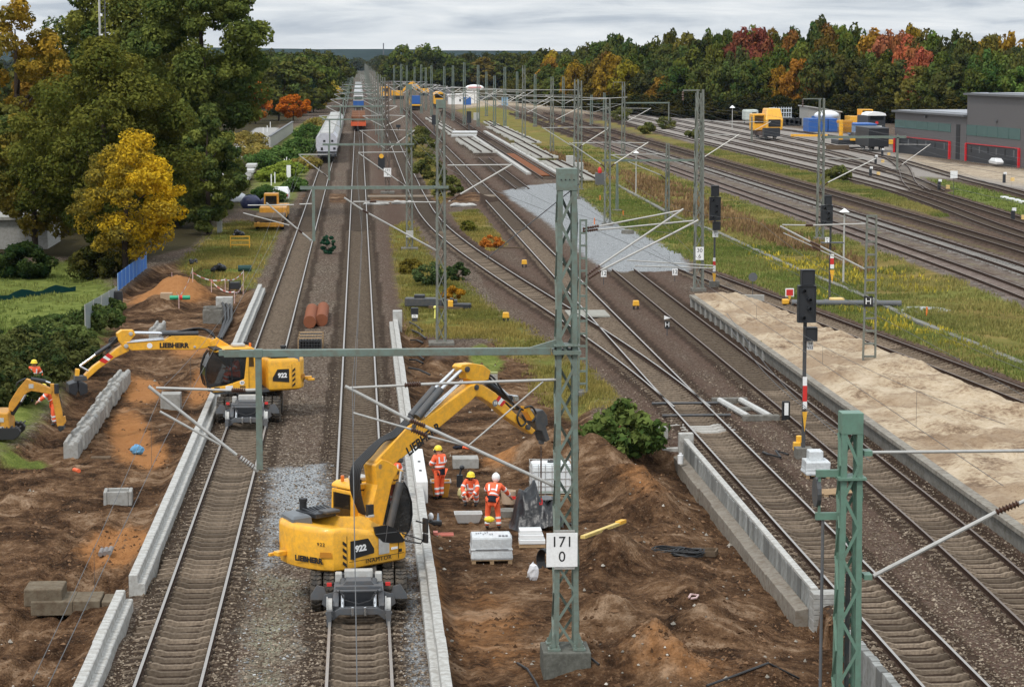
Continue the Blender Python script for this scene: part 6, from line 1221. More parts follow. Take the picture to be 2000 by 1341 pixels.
tag(b.build('green_netting', mat('dark_green_netting', (0.008, 0.045, 0.042), 0.8)), 'low dark green amphibian netting across the lawn at the left', 'fence')
# pipes between the main tracks
for x, px, lab, yy in ((0, 605, 'left terracotta pipe of the pair between the main tracks', 644), (0, 628, 'right terracotta pipe with open black end between the main tracks', 640)):
    g = P(px, yy-3); b = MB(); b.lathe([(0.30,0),(0.34,0),(0.34,6.5),(0.30,6.5)], (0, 0, 0.34), 'y', 18); o = b.build('terracotta_pipe', TERRA, loc=g, smooth=40); tag(o, lab, 'pipe'); b = MB(); b.lathe([(0.01,0.1),(0.3,0.1),(0.3,0.12),(0.01,0.12)], (0, 0, 0.34), 'y', 18); b.build('bore_shade', BLKP, o)  # black disc paints the shade inside the pipe end
t = thing('pipe_bundle', 'strapped bundle of black plastic pipes on battens between the main tracks', 'pipe bundle', P(606, 690))
b = MB()
for i in range(8):
    for j in range(4): b.lathe([(0.04,0),(0.068,0),(0.068,3.4),(0.04,3.4)], (-0.5+i*0.142, 0, 0.16+j*0.142), 'y', 8)
b.build('black_pipe', BLK, t, smooth=40)
for y in (0.4, 1.6, 2.9):
    b = MB(); b.box((0, y, 0.72), (1.25, 0.14, 0.06)); b.build('batten', WOOD, t)
    for s in (-0.6, 0.6): b = MB(); b.box((s, y, 0.38), (0.06, 0.14, 0.72)); b.build('upright', WOOD, t)
# centre site
def pallet(t, w=1.2, l=0.8, z=0.0):
    for k in range(5): b = MB(); b.box((-w/2+0.06+k*(w-0.12)/4 if w < l else 0, (-l/2+0.06+k*(l-0.12)/4) if w >= l else 0, z+0.125), ((0.12, l, 0.022) if w < l else (w, 0.12, 0.022))); b.build('deck_board', WOOD, t)
    for x in (-w/2+0.07, 0, w/2-0.07):
        for y in (-l/2+0.07, 0, l/2-0.07): b = MB(); b.box((x, y, z+0.055), (0.12, 0.12, 0.11)); b.build('pallet_foot', WOOD, t)
g = P(1078, 972); t = thing('water_tank', 'white caged water tank on a pallet behind the black tarpaulin', 'tank', g+np.array([0, 0.5, 0])); pallet(t, 1.3, 1.1)
b = MB(); b.box((0, 0, 0.68), (1.36, 1.0, 1.0)); b.build('container', mat('milky_tank', (0.72, 0.75, 0.76), 0.3, var=0.04), t, bevel=0.1); b = MB(); b.box((0, 0, 0.33), (1.345, 0.985, 0.3)); b.build('water', mat('greenish_water', (0.35, 0.45, 0.40), 0.3), t, bevel=0.05)
b = MB()
for s in (-0.56, 0.56):
    for k in range(7): x = -0.69+k*0.23; b.tube((x, s*0.93, 0.15), (x, s*0.93, 1.2), 0.011, 5)
    for k in range(5): z = 0.2+k*0.25; b.tube((-0.7, s*0.93, z), (0.7, s*0.93, z), 0.011, 5); b.tube((s*1.25, -0.53, z), (s*1.25, 0.53, z), 0.011, 5)
b.build('cage', GALV, t); b = MB(); b.lathe([(0.02,0),(0.12,0),(0.12,0.05),(0.02,0.05)], (0, 0, 1.18), 'z', 14); b.build('cap', BLK, t)
# black tarpaulin
g = P(1040, 1040); N_ = 34; vs = []; fs = []
for i in range(N_):
    for j in range(N_):
        u, v = i/(N_-1), j/(N_-1); x = -0.75+1.75*u; y = 0.05+1.75*v
        hgt = 1.1*math.exp(-((u-0.36)/0.22)**4-((v-0.6)/0.4)**4)*(0.7+0.5*v)+0.7*math.exp(-((u-0.72)/0.25)**4-((v-0.5)/0.45)**4)+0.35*math.exp(-((u-0.95)/0.2)**2-((v-0.4)/0.4)**2)
        hgt += 0.10*float(fbm(np.array([x*3+5]), np.array([y*1.2]), 0.9, 3, 77)[0])*min(1, 4*min(u, v, 1-u, 1-v)+0.2)+(0.06*math.sin(x*13+y*5)+0.05*math.sin(x*5-y*11+1)+0.03*math.sin(x*29+y*3))*min(1, hgt*2); vs.append((x, y, hgt+0.02)); 
        if i < N_-1 and j < N_-1: fs.append((i*N_+j, (i+1)*N_+j, (i+1)*N_+j+1, i*N_+j+1))
b = MB(); b.add(vs, fs); tag(b.build('tarpaulin', TARP, loc=g, smooth=70), 'crumpled black tarpaulin heaped over equipment in front of the water tank', 'tarpaulin')
t = thing('pump', 'grey pump under a round hood at the black tarpaulin', 'pump', P(1066, 1030)+np.array([0, -0.05, 0.35])); b = MB(); b.lathe([(0.02,0.1),(0.32,0.02),(0.33,0),(0.02,0.03)], (0, 0, 0.62), 'z', 16); b.build('hood', MGR, t)
for a in range(3): b = MB(); b.tube((0, 0, 0.65), (0.3*math.cos(a*2.1+1), 0.2*math.sin(a*2.1+1), 0.05), 0.025, 6); b.build('leg', LGR, t)
b = MB(); b.box((-0.1, -0.1, 0.12), (0.5, 0.3, 0.25)); b.build('motor', LGR, t, bevel=0.05); b = MB(); b.path([(0.1,-0.2,0.1),(0.4,-0.3,-0.1),(0.8,-0.2,-0.2)], 0.05, 8); b.build('hose', BLK, t)
def wrapped(label, px, py, w, l, h, txt=True):
    g = P(px, py); t = thing('wrapped_pallet', label, 'pallet load', g+np.array([0, l/2, 0])); pallet(t, w, l)
    b = MB(); b.loft([[(x*w/2*s+random.uniform(-.02,.02), y*l/2*s, z) for x, y in ((-1,-1),(-.5,-1.02),(0,-1),(.5,-1.02),(1,-1),(1,0),(1,1),(0,1),(-1,1),(-1,0))] for s, z in ((1.0,0.14),(1.03,0.2),(0.98,h*0.5),(1.02,h*0.53),(0.99,h*0.6),(1.0,h*0.93),(0.95,h))]); o = b.build('film_wrap', FILM, t, bevel=0.02)
    if txt:
        b = MB()
        for k in range(8): b.box((-w*0.36+k*w*0.055, random.uniform(-.1, .25), h+0.012), (0.03, 0.16, 0.006))
        for k in range(3): b.box((w*0.2+k*0.1, -l*0.3, h+0.012), (0.07, 0.18, 0.006))
        b.box((0, -l*0.51-0.012, h*0.56), (w*0.8, 0.006, 0.02)); b.build('print', mat('grey_print', (0.1, 0.1, 0.11), 0.5), o)
    return t
wrapped('pallet of goods wrapped in milky film, nearest of the site pallets', 961, 1102, 1.22, 0.95, 0.82)
b = MB(); g = P(955, 1050); b.ball((0, 0, 0), (0.16, 0.13, 0.1), 10, 6, jit=0.1); tag(b.build('yellow_tool', HELM, loc=g+np.array([0, -0.15, 0.62])), 'yellow and black tool lying on top of the wrapped pallet', 'tool')
t = thing('foam_block_stack', 'stack of white foam slabs right of the wrapped pallet', 'slabs', P(1040, 1070)); 
for k in range(3): b = MB(); b.box((-0.02*k, 0.28+0.2*k*0.3, 0.18+0.14*k), (0.8-0.06*k, 0.5, 0.135)); b.build('slab', WHITEP, t, bevel=0.015)
b = MB(); b.box((0, 0.3, 0.05), (0.8, 0.5, 0.1)); b.build('batten', WOOD, t)
t = thing('mortar_tub', 'pale grey rectangular mortar tub with sloping sides', 'tub', P(915, 1022)+np.array([0, 0.25, 0])); b = MB(); b.loft([[(-0.34,-0.22,0),(0.34,-0.22,0),(0.34,0.22,0),(-0.34,0.22,0)],[(-0.46,-0.3,0.32),(0.46,-0.3,0.32),(0.46,0.3,0.32),(-0.46,0.3,0.32)],[(-0.42,-0.26,0.32),(0.42,-0.26,0.32),(0.42,0.26,0.32),(-0.42,0.26,0.32)],[(-0.31,-0.19,0.05),(0.31,-0.19,0.05),(0.31,0.19,0.05),(-0.31,0.19,0.05)]]); b.build('tub_shell', mat('pale_grey_plastic', (0.5, 0.5, 0.49), 0.5, dirt=(0.3, 0.27, 0.22)), t, bevel=0.02)
t = thing('yellow_tub', 'deep ochre yellow tub with a pale rim behind the standing worker', 'tub', P(858, 980)+np.array([0.08, 1.0, 0])); b = MB(); b.loft([[(-0.24,-0.2,0),(0.24,-0.2,0),(0.24,0.2,0),(-0.24,0.2,0)],[(-0.33,-0.27,0.55),(0.33,-0.27,0.55),(0.33,0.27,0.55),(-0.33,0.27,0.55)],[(-0.29,-0.23,0.55),(0.29,-0.23,0.55),(0.29,0.23,0.55),(-0.29,0.23,0.55)],[(-0.22,-0.18,0.1),(0.22,-0.18,0.1),(0.22,0.18,0.1),(-0.22,0.18,0.1)]]); b.build('tub_shell', mat('ochre_plastic', (0.62, 0.3, 0.04), 0.5), t, bevel=0.02)
b = MB(); b.path([(-0.34,-0.28,0.54),(0.34,-0.28,0.54),(0.34,0.28,0.54),(-0.34,0.28,0.54),(-0.34,-0.28,0.54)], 0.03, 6); b.build('rim', LGR, t)
t = thing('cardboard_bucket', 'tan bucket with printed side that the bending worker reaches into', 'bucket', P(994, 992)); b = MB(); b.lathe([(0.02,0.02),(0.22,0.02),(0.25,0.45),(0.23,0.45),(0.2,0.1)], (0, 0.25, 0.1), 'z', 18); b.build('bucket_shell', mat('tan_bucket', (0.48, 0.36, 0.25), 0.7), t, smooth=40); b = MB(); b.box((0.15, 0.03, 0.35), (0.16, 0.02, 0.1)); b.build('red_print', RED, t)
t = thing('old_well', 'old round well of rough blocks under the tan bucket', 'well', P(992, 1010)); b = MB(); b.lathe([(0.3,0),(0.36,0),(0.36,0.4),(0.3,0.4)], (0, 0.3, -0.2), 'z', 14); b.build('ring', CONCD, t)
b = MB(); g = P(905, 975); b.ball((0, 0, 0.22), (0.2, 0.17, 0.24), 10, 7, jit=0.12); tag(b.build('clear_sack', mat('yellow_clear_sack', (0.55, 0.5, 0.25), 0.3, var=0.4, scale=9), loc=g), 'see-through sack with yellow contents held by the crouching worker', 'sack')
b = MB(); g = P(898, 950); b.tube((0, 0, 0), (0, 0, 0.42), 0.11, 12); b.tube((0, 0, 0.42), (0.05, 0, 0.62), 0.035, 8); b.ball((0.08, 0, 0.68), 0.09, 8, 6); tag(b.build('gas_bottle', SIGBLK, loc=g), 'black gas bottle with burner beside the crouching worker', 'gas bottle')
t = thing('tool_case', 'black tool case with a white jug and a bottle on it, beside the wall', 'tool case', P(848, 1026)); b = MB(); b.box((0, 0.15, 0.07), (0.5, 0.3, 0.14)); b.build('case', BLK, t, bevel=0.03); b = MB(); b.ball((-0.1, 0.15, 0.27), (0.09, 0.09, 0.13), 10, 7); b.build('jug', WHITEP, t, smooth=60); b = MB(); b.tube((0.13, 0.15, 0.14), (0.13, 0.15, 0.38), 0.05, 10, r2=0.02); b.build('bottle', mat('bluish_clear', (0.4, 0.5, 0.6), 0.15, alpha=0.6), t)
t = thing('red_clamp', 'salmon red hand tool frame on the ground below the tool case', 'tool', P(858, 1046)); b = MB(); b.box((-0.12, 0, 0.08), (0.14, 0.3, 0.12)); b.build('head', mat('salmon_red', (0.65, 0.2, 0.15), 0.6), t)
for y in (-0.12, 0.14): b = MB(); b.box((0.2, y, 0.05), (0.5, 0.05, 0.05)); b.build('bar', MATS['salmon_red'], t)
t = block('rough pale concrete block with clothes on it, behind the site pallets', 910, 915, (0.95, 0.8, 0.38), CONCM)
for k, (c_, lab) in enumerate(((NAVY, 'dark jacket thrown on the concrete block'), (ORNG, 'orange vest thrown on the concrete block'))):
    g = P(908, 905); b = MB()
    for j in range(4): b.ball((-0.2+k*0.3+random.uniform(-.1, .1), 0.45+random.uniform(-.1, .1), 0.46), (0.15, 0.12, 0.07), 9, 5, jit=0.2)
    tag(b.build('jacket', c_, loc=g), lab, 'clothing')
t = thing('cable_reel', 'black coil of thick cable leaning behind the 171 0 plate', 'cable', P(1080, 1112)); b = MB()
for k in range(7): b.path([(0.05*k-0.15+0.02*math.sin(a), 0.38*math.cos(a)+0.3, 0.4+0.38*math.sin(a)) for a in [2*math.pi*i/20 for i in range(21)]], 0.026, 6)
b.build('coil', BLK, t, smooth=60); t.rotation_euler = (-0.35, 0, 0.5); t.scale = (0.85, 0.85, 0.85)
b = MB(); g = P(1042, 1132); b.ball((0, 0, 0.22), (0.16, 0.14, 0.28), 10, 8, jit=0.16); tag(b.build('white_sack', mat('white_sack_plastic', (0.66, 0.66, 0.68), 0.4, var=0.1), loc=g), 'crumpled white sack leaning against the black coil', 'sack')
t = thing('yellow_beam', 'long yellow level beam lying on the soil heap right of the tall mast', 'beam', (0, 0, 0)); a, c = P(1138, 1104), P(1218, 1052); zz_ = [gz(*(a+(c-a)*u)[:2])-(a+(c-a)*u)[2] for u in np.linspace(0, 1, 9)]; a[2] += max(zz_)+0.1; c[2] += max(zz_)+0.1; b = MB(); b.beam(a+np.array([0, 0, 0.1]), c+np.array([0, 0, 0.1]), 0.14, 0.09); b.build('beam', mat('pale_yellow', (0.72, 0.53, 0.16), 0.6, dirt=MUD), t); m_ = a+(c-a)*0.85; b = MB(); b.beam(m_+np.array([0, 0, 0.13]), c+np.array([0, 0, 0.13]), 0.17, 0.1); b.build('end_cap', YBOX, t)
t = thing('cable_coils', 'tangle of black cable coils on the soil by the concrete footing', 'cable', P(1330, 1086)); 
for cx, cy, r_ in ((-0.35, 0.25, 0.42), (0.18, -0.05, 0.4), (0.3, 0.0, 0.33)):
    b = MB()
    for k in range(9): rr = r_*random.uniform(0.8, 1.05); ox, oy = random.uniform(-.05, .05), random.uniform(-.05, .05); b.path([(cx+ox+rr*1.25*math.cos(a), cy+oy+rr*math.sin(a)*0.9, 0.05+0.018*k+0.02*math.sin(3*a+k)) for a in [2*math.pi*i/22 for i in range(23)]], 0.017, 5)
    b.build('coil', BLK, t, smooth=60)
t = thing('open_frame', 'black open-topped crate frame beside the cable coils', 'frame', P(1375, 1080)); b = MB()
b.beam((-0.42,-0.2,0.08),(0.3,-0.3,0.08),0.05,0.16); b.beam((-0.3,0.35,0.08),(0.45,0.25,0.08),0.05,0.16); b.beam((-0.42,-0.2,0.085),(-0.3,0.35,0.085),0.05,0.16); b.beam((0.3,-0.3,0.085),(0.45,0.25,0.085),0.05,0.16); b.build('rim', WOODD, t)
b = MB(); g = P(1345, 1180); b.path([(0,0,0.05),(0.08,0.15,0.12),(0.2,0.25,0.08),(0.28,0.1,0.1),(0.2,-0.05,0.06),(0.05,-0.1,0.05)], 0.03, 5); tag(b.build('ribbon', mat('pinkish_plastic', (0.6, 0.42, 0.4), 0.5), loc=g), 'knotted pale pink plastic ribbon on the soil', 'ribbon')
for (pts, lab) in (([(1010,1300),(1030,1312),(1045,1335),(1058,1360)], 'black cable end at the foot of the tall mast'), ([(1380,1345),(1430,1332),(1500,1335),(1560,1330)], 'thin black cable loop at the lower edge of the soil'), ([(1118,1230),(1150,1275),(1170,1330)], 'thin earthing wire at the tall mast')):
    b = MB(); b.path([P(*p)+np.array([0, 0, 0.08]) for p in pts], 0.03, 6); tag(b.build('cable', BLK), lab, 'cable')
for k, (x0, y0, x1, y1) in enumerate(((798,690,828,704),(800,706,826,712),(798,722,840,735),(802,668,826,672),(803,655,832,664),(800,648,825,650))):
    a, c = P(x0, y0), P(x1, y1); b = MB(); b.path([a+np.array([0,0,.1]), (a+c)/2+np.array([0,0,.16]), c+np.array([0,0,.08])], 0.05, 6); tag(b.build('cable_end', BLK), 'black cable end poking out of the soil beside the centre wall', 'cable', 'cable ends beside the centre wall')
t = thing('marker_post', 'squat pale post with a greenish cap behind the excavator stick', 'post', P(965, 755)); b = MB(); b.box((0, 0, 0.35), (0.3, 0.3, 0.7)); b.build('post', CONC, t); b = MB(); b.box((0, 0, 0.73), (0.32, 0.32, 0.07)); b.build('cap', mat('lichen', (0.35, 0.36, 0.16), 0.9), t)
block('square concrete cover block under the leafy bush', 1283, 893, (0.85, 0.8, 0.4), CONCM); block('flat concrete slab by the wall end', 1322, 868, (1.1, 0.6, 0.18), CONC)
b = MB(); g = P(1327, 905); b.tube((0, 0, 0.0), (0, 0, 0.32), 0.11, 10); b.tube((0, 0, 0.32), (0, 0, 0.4), 0.05, 8); tag(b.build('jug', WHITEP, loc=(12.0-0.35, 84.5, -0.2), smooth=40), 'small pale jug standing on the wall footing', 'jug')
# fallen machine in the grass
t = thing('old_machine', 'dismantled dark grey machine lying in the grass by the second portal mast', 'machine', P(830, 605)); b = MB(); b.box((-0.2, 0.2, 0.45), (1.9, 0.6, 0.5), rz=-0.15); b.build('casing', DGR, t, bevel=0.06); b = MB(); b.box((-0.3, 0.2, 0.78), (0.6, 0.5, 0.2), rz=-0.15); b.build('lid', SIGBLK, t, bevel=0.03)
for k in range(5): b = MB(); b.box((0.9+0.22*k, 0.1-0.05*k, 0.35+0.08*(k % 2)), (0.2, 0.5, 0.5)); b.build('gear_block', SIGBLK if k % 2 else DGR, t, bevel=0.03)
b = MB(); b.beam((0.2, -0.4, 0.2), (2.2, -0.6, 0.12), 0.2, 0.16); b.build('rod', WOODD, t)
t = thing('old_machine', 'smaller black machine with a yellow cap right of the second portal mast', 'machine', P(900, 606)); b = MB(); b.box((0, 0, 0.22), (1.2, 0.5, 0.4), rz=-0.2); b.build('casing', SIGBLK, t, bevel=0.06); b = MB(); b.box((-0.6, 0.0, 0.4), (0.3, 0.4, 0.4)); b.build('cap', YBOX, t, bevel=0.04)
# right: wrapped stone pallet, empty pallet, yellow boxes
t = wrapped('shrink-wrapped grey stones on a pallet between the right-hand tracks', 1598, 936, 0.85, 0.9, 0.62, False); b = MB(); b.box((-0.03, 0.05, 0.78), (0.5, 0.55, 0.36)); b.build('top_pack', FILM, t, bevel=0.04)
t = thing('empty_pallet', 'empty wooden pallet lying behind the green foreground mast', 'pallet', P(1630, 966), 0.3); pallet(t, 1.2, 0.9)
g = P(1556, 884); t = thing('trackside_box', 'double yellow box on a stand by the foot of the tallest signal', 'yellow box', g); b = MB(); b.box((0, 0, 0.25), (0.26, 0.26, 0.32)); b.box((0.1, 0.1, 0.5), (0.2, 0.2, 0.26)); b.build('housing', YBOX, t, bevel=0.03); b = MB(); b.box((0.05, 0.05, 0.05), (0.25, 0.25, 0.1)); b.build('foot', BLK, t)
b = MB(); b.path([P(1490,885)+np.array([0,0,.05]), P(1500,893)+np.array([0,0,.12]), P(1525,897)+np.array([0,0,.08]), P(1515,885)+np.array([0,0,.1]), P(1540,890)+np.array([0,0,.06])], 0.04, 6); tag(b.build('cable', BLK), 'loops of black cable on the ballast by the tallest signal', 'cable')
b = MB(); b.tube((0,0,0.1),(1.9,-1.4,0.1),0.05,8); tag(b.build('brown_pole', WOODD, loc=P(968,484)), 'brown wooden pole lying at the orange shrub', 'pole')
# wires hanging over the platform from the tall signal
for k, (p, q) in enumerate((((1420,612),(1700,900)),((1425,640),(1640,840)))):
    a, c = D(*p, 104-k*4), D(*q, 70+k*6); b = MB(); b.path([a+(c-a)*i/8+np.array([0,0,-0.5*math.sin(math.pi*i/8)]) for i in range(9)], 0.012, 5); tag(b.build('sagging_wire', DGR), ('upper','lower')[k]+' of two loose wires sagging over the platform edge', 'wire')
# middle distance: slab stacks and switch parts
t = thing('slab_stack', 'low stack of white slabs laid crosswise beside the rusty rails', 'slabs', G(905, 268)); 
for k in range(4): b = MB(); b.box((0.1*k, k*0.2, 0.15+0.28*k), (4.6, 3.2, 0.22)); b.build('slab', WHITEP if k % 2 else CONC, t)
def track_panel(label, px0, py0, px1, py1, w, n, h=0.3):
    a, c = G(px0, py0), G(px1, py1); d = c-a; L = np.linalg.norm(d); t = thing('switch_section', label, 'switch section', a, math.atan2(d[1], d[0])-math.pi/2)
    for k in range(n): b = MB(); b.box((random.uniform(-.25, .25), L*(k+0.5)/n, h), (w*random.uniform(0.85, 1.0), L/n*random.uniform(0.38, 0.5), 0.22), rz=random.uniform(-.03, .03)); b.build('sleeper', mat('chalky_concrete', (0.43, 0.42, 0.385), 0.85, var=0.12, scale=1, dirt=(0.3, 0.27, 0.22)), t)
    for x in (-0.22*w, 0.22*w): b = MB(); b.box((x, L/2, h+0.2), (0.14, L*1.03, 0.17)); b.build('rail', RAILS, t)
    return t
track_panel('stacked white-sleepered track panel in the middle, left of the rusty rails', 950, 306, 905, 277, 3.7, 22, 0.6)
track_panel('narrow white-sleepered track strip leading to the stacked panel', 890, 266, 838, 232, 2.6, 24)
track_panel('long white-sleepered switch panel right of the rusty rails', 1035, 285, 968, 252, 4.4, 26, 0.5)
track_panel('middle white switch panel beside the light mast', 1068, 314, 1015, 285, 3.6, 18, 0.4)
track_panel('near white switch panel running towards the red lantern', 1150, 358, 1078, 320, 3.4, 24, 0.4)
track_panel('short white switch panel left of the long one', 985, 258, 952, 240, 2.6, 10, 0.3)
t = thing('cable_cabinet', 'grey cabinet with a red lantern on top, at the left edge of the bright grass', 'cabinet', P(1171, 363)); b = MB(); b.box((0, 0, 0.75), (1.0, 0.7, 1.5)); b.build('cabinet_body', MGR, t, bevel=0.03); b = MB(); b.lathe([(0.02,0),(0.22,0),(0.24,0.3),(0.16,0.62),(0.02,0.7)], (0, -0.2, 1.5), 'z', 12); b.build('lantern', RED, t)
for px, py, lab in ((1115,330,'pale double cabinet standing behind the switch panels'),(1130,345,'pale cabinet to the right of the double cabinet'),(930,235,'small white hut-like cabinet by the far signal')): block(lab, px, py, (1.2, 0.8, 1.8), LGR, 'cabinet', 'cable_cabinet')
for px, py, lab in ((1161,438,'first orange marker peg in the bright grass'),(1172,392,'second orange marker peg in the bright grass'),(1217,423,'orange marker peg beside the square post'),(1810,618,'orange marker peg in the meadow by the puddle')): g = P(px, py); b = MB(); b.tube((0, 0, 0), (0, 0, 0.55), 0.05, 6); tag(b.build('marker_peg', mat('orange_peg', (0.85, 0.2, 0.04), 0.6), loc=g), lab, 'peg')
b = MB(); g = P(1226, 455); b.lathe([(0.02,0.3),(0.5,0.3),(0.55,0),(0.02,0)], (0, 0, 0), 'z', 10); tag(b.build('manhole', CONCD, loc=g), 'round concrete manhole in the bright grass', 'manhole')
for (px, py, top_, lab) in ((778,255,0,'far low black signal left of the yellow strip'),(916,262,215,'far black light signal beside the rusty rails'),(848,262,222,'far black light signal behind the second portal mast')):
    g = G(px, py); h = 14.5-(top_-115)*g[1]/F if top_ else 1.2; t = thing('light_signal', lab, 'signal', g); b = MB(); b.box((0, 0, h*0.72), (0.9, 0.4, h*0.5)); b.build('signal_head', SIGBLK, t); b = MB(); b.tube((0, 0.1, 0), (0, 0.1, h*0.5), 0.12, 6); b.build('signal_post', DGR, t)
b = MB(); g = P(1800, 605); b.lathe([(0.02,0.02),(1.6,0.02),(1.7,0.0)], (0,0,0.02), 'z', 20); tag(b.build('puddle', mat('puddle_water', (0.35, 0.37, 0.38), 0.15), loc=g), kind='structure')
for k in range(6): g = P(1965+k*12, 388+k*3); block('white sleeper end lying on the bright lawn at the right edge', 1965+k*12, 388+k*3, (0.6, 1.2, 0.25), WHITEP, 'sleeper', 'loose_sleeper')['group'] = 'loose sleepers on the lawn'
# ---------------------------------------------------------------- buildings
CLAD = mat('dark_grey_cladding', (0.105, 0.098, 0.098), 0.55, var=0.06, scale=1)
CLADD = mat('charcoal_doors', (0.03, 0.032, 0.037), 0.45, var=0.1)
TEAL = mat('teal_glazing', (0.085, 0.15, 0.145), 0.2, var=0.1, scale=0.4)
ROOF = mat('pale_membrane_roof', (0.30, 0.31, 0.33), 0.7, var=0.12, scale=0.3)
A0 = np.array([83.4, 366.5]); AU = np.array([4.8, -52.0]); AU /= np.linalg.norm(AU); AN = np.array([-AU[1], AU[0]])   # along the fronts towards the camera; AN points away from the tracks
def along(px, py):                                   # position along the front line under a pixel column
    d = ray(px, py); M_ = np.array([[d[0], -AU[0]], [d[1], -AU[1]]]); t, s = np.linalg.solve(M_, A0); return s
def hall(label, pa, pb, h, depth, door_to, zs, name='hall'):
    s0, s1 = along(pa, 300), along(pb, 310); o = A0+AU*s0; L = s1-s0; rz = math.atan2(AU[1], AU[0]); t = thing(name, label, 'building', (o[0], o[1], 0), rz)
    gl0, gl1, dr = zs                               # local: x along the front, y away from the tracks, z up
    b = MB(); b.box((L/2, depth/2, h/2), (L, depth, h)); b.build('wall', CLAD, t)
    b = MB(); b.box((L/2, depth/2-0.2, h+0.12), (L+0.5, depth+0.7, 0.28)); b.build('roof_edge', MGR, t); b = MB(); b.box((L/2, depth/2, h+0.29), (L-0.6, depth-0.8, 0.08)); rf = b.build('roof', ROOF, t)
    b = MB(); b.box((L/2, 1.4, h+0.36), (L*0.8, 0.12, 0.1)); b.build('roof_rail', MGR, rf)
    e = along(door_to, 310)-s0
    n_ = 5
    for k in range(n_): b = MB(); b.box(((k+0.5)*e/n_, -0.03, (gl0+gl1)/2), (e/n_-0.12, 0.06, gl1-gl0)); b.build('window', TEAL, t)
    b = MB(); b.box((e/2, -0.04, dr/2), (e-0.4, 0.09, dr)); d_ = b.build('door', CLADD, t)
    for k in range(6): b = MB(); b.box(((k+0.7)*e/6.3, -0.1, dr*0.72), (0.5, 0.03, 0.9)); b.build('door_light', MGR if k % 2 else BLKP, d_)
    for x in (0.25, e-0.1): b = MB(); b.box((x, -0.14, dr/2), (0.36, 0.28, dr)); b.build('red_column', mat('traffic_red', (0.62, 0.012, 0.02), 0.5), t)
    b = MB(); b.box((e/2, -0.1, dr+0.05), (e, 0.18, 0.09)); b.build('red_lintel', MATS['traffic_red'], t)
    b = MB(); b.tube((e*0.58, -0.1, gl1+0.8), (e*0.58, -0.3, gl1+0.8), 0.22, 10); b.build('wall_lamp', MGR, t)
    return t, L
t, L = hall('lower dark grey hall with red-edged doors and a teal window strip', 1747, 1886, 6.3, 26, 1856, (3.9, 5.1, 2.5))
b = MB(); b.ball((L-5.0, 4.5, 6.6), (3.4, 2.2, 0.9), 16, 8); b.build('dome_light', WHITEP, t, smooth=60)
b = MB(); b.box((along(1868, 310)-along(1747, 300)+0.5, -0.02, 2.6), (1.6, 0.06, 5.0)); b.build('side_door', BLKP, t)
hall('taller dark grey hall at the right edge with red-edged doors', 1887, 2150, 9.4, 34, 1992, (3.7, 5.2, 2.5), 'tall_hall')
q = A0+AU*(along(1968, 325)); b = MB(); b.loft([[(-1.7,-0.5,0.3),(1.7,-0.5,0.3),(1.7,0.5,0.3),(-1.7,0.5,0.3)],[(-1.8,-0.55,0.65),(1.8,-0.55,0.65),(1.8,0.55,0.65),(-1.8,0.55,0.65)],[(-1.0,-0.45,1.1),(0.9,-0.45,1.1),(0.9,0.45,1.1),(-1.0,0.45,1.1)]]); tag(b.build('covered_boat', WHITEP, loc=(q[0]-1.6, q[1], gz(q[0], q[1])), bevel=0.1), 'white covered hull-shaped load standing before the tall hall door', 'cover').rotation_euler = (0, 0, 1.6)
def prow(px, py, z=0.0): return G(px, py, z)
def shed(label, pl, pr, pyb, pyt, depth, m, name='building', cat='building', roofm=None, windows=0, slope=0.0, wm=BLUE):
    a, c = G(pl, pyb), G(pr, pyb); h = D(pl, pyt, float(a[1]))[2]; w = c[0]-a[0]; t = thing(name, label, cat, ((a[0]+c[0])/2, a[1], 0))
    b = MB(); b.prism([(-w/2, 0), (w/2, 0), (w/2, h-slope), (-w/2, h)], 'y', 0, depth); b.build('wall', m, t)
    b = MB(); b.prism([(-w/2-0.3, h+0.02), (w/2+0.3, h-slope+0.02), (w/2+0.3, h-slope+0.25), (-w/2-0.3, h+0.25)], 'y', -0.4, depth+0.3); b.build('roof', roofm or MGR, t)
    for k in range(windows): b = MB(); b.box((-w/2+(k+0.6)*w/(windows+0.2), -0.03, h*0.42), (w*0.16, 0.06, h*0.25)); b.build('window', wm, t)
    return t
shed('grey flat-roofed building under the dark trees, behind the blue containers', 1578, 1642, 248, 209, 10, CONCM, windows=3, slope=1.2, roofm=LGR)
shed('grey slate-roofed shed among the far machines', 840, 880, 196, 176, 12, mat('slate', (0.2, 0.2, 0.21), 0.8))
for (pl, pr, pb, pt, lab, wn) in ((876,893,204,186,'small white site cabin, leftmost of the far cabins',0),(893,914,204,185,'white site cabin with a dark opening among the far cabins',2),(914,934,202,180,'tallest white site cabin with the blue door',0)): t = shed(lab, pl, pr, pb, pt, 6, WHITE, 'site_cabin', 'cabin', WHITE, wn, wm=DGR)
g = G(912, 205); b = MB(); b.box((0, 0, 1.2), (2.6, 1.2, 2.4)); tag(b.build('blue_cabin', BLUE, loc=g), 'bright blue box cabin before the white far cabins', 'cabin')
for k, px in enumerate((983, 989)): g = G(px, 206); b = MB(); b.box((0, 0, 1.15), (1.0, 1.0, 2.3)); b.box((0, 0, 2.38), (1.1, 1.1, 0.15)); tag(b.build('portable_toilet', mat('pale_blue_plastic', (0.25, 0.4, 0.55), 0.5), loc=g), ('left','right')[k]+' of the two pale blue portable toilets on the far pale yard', 'toilet')
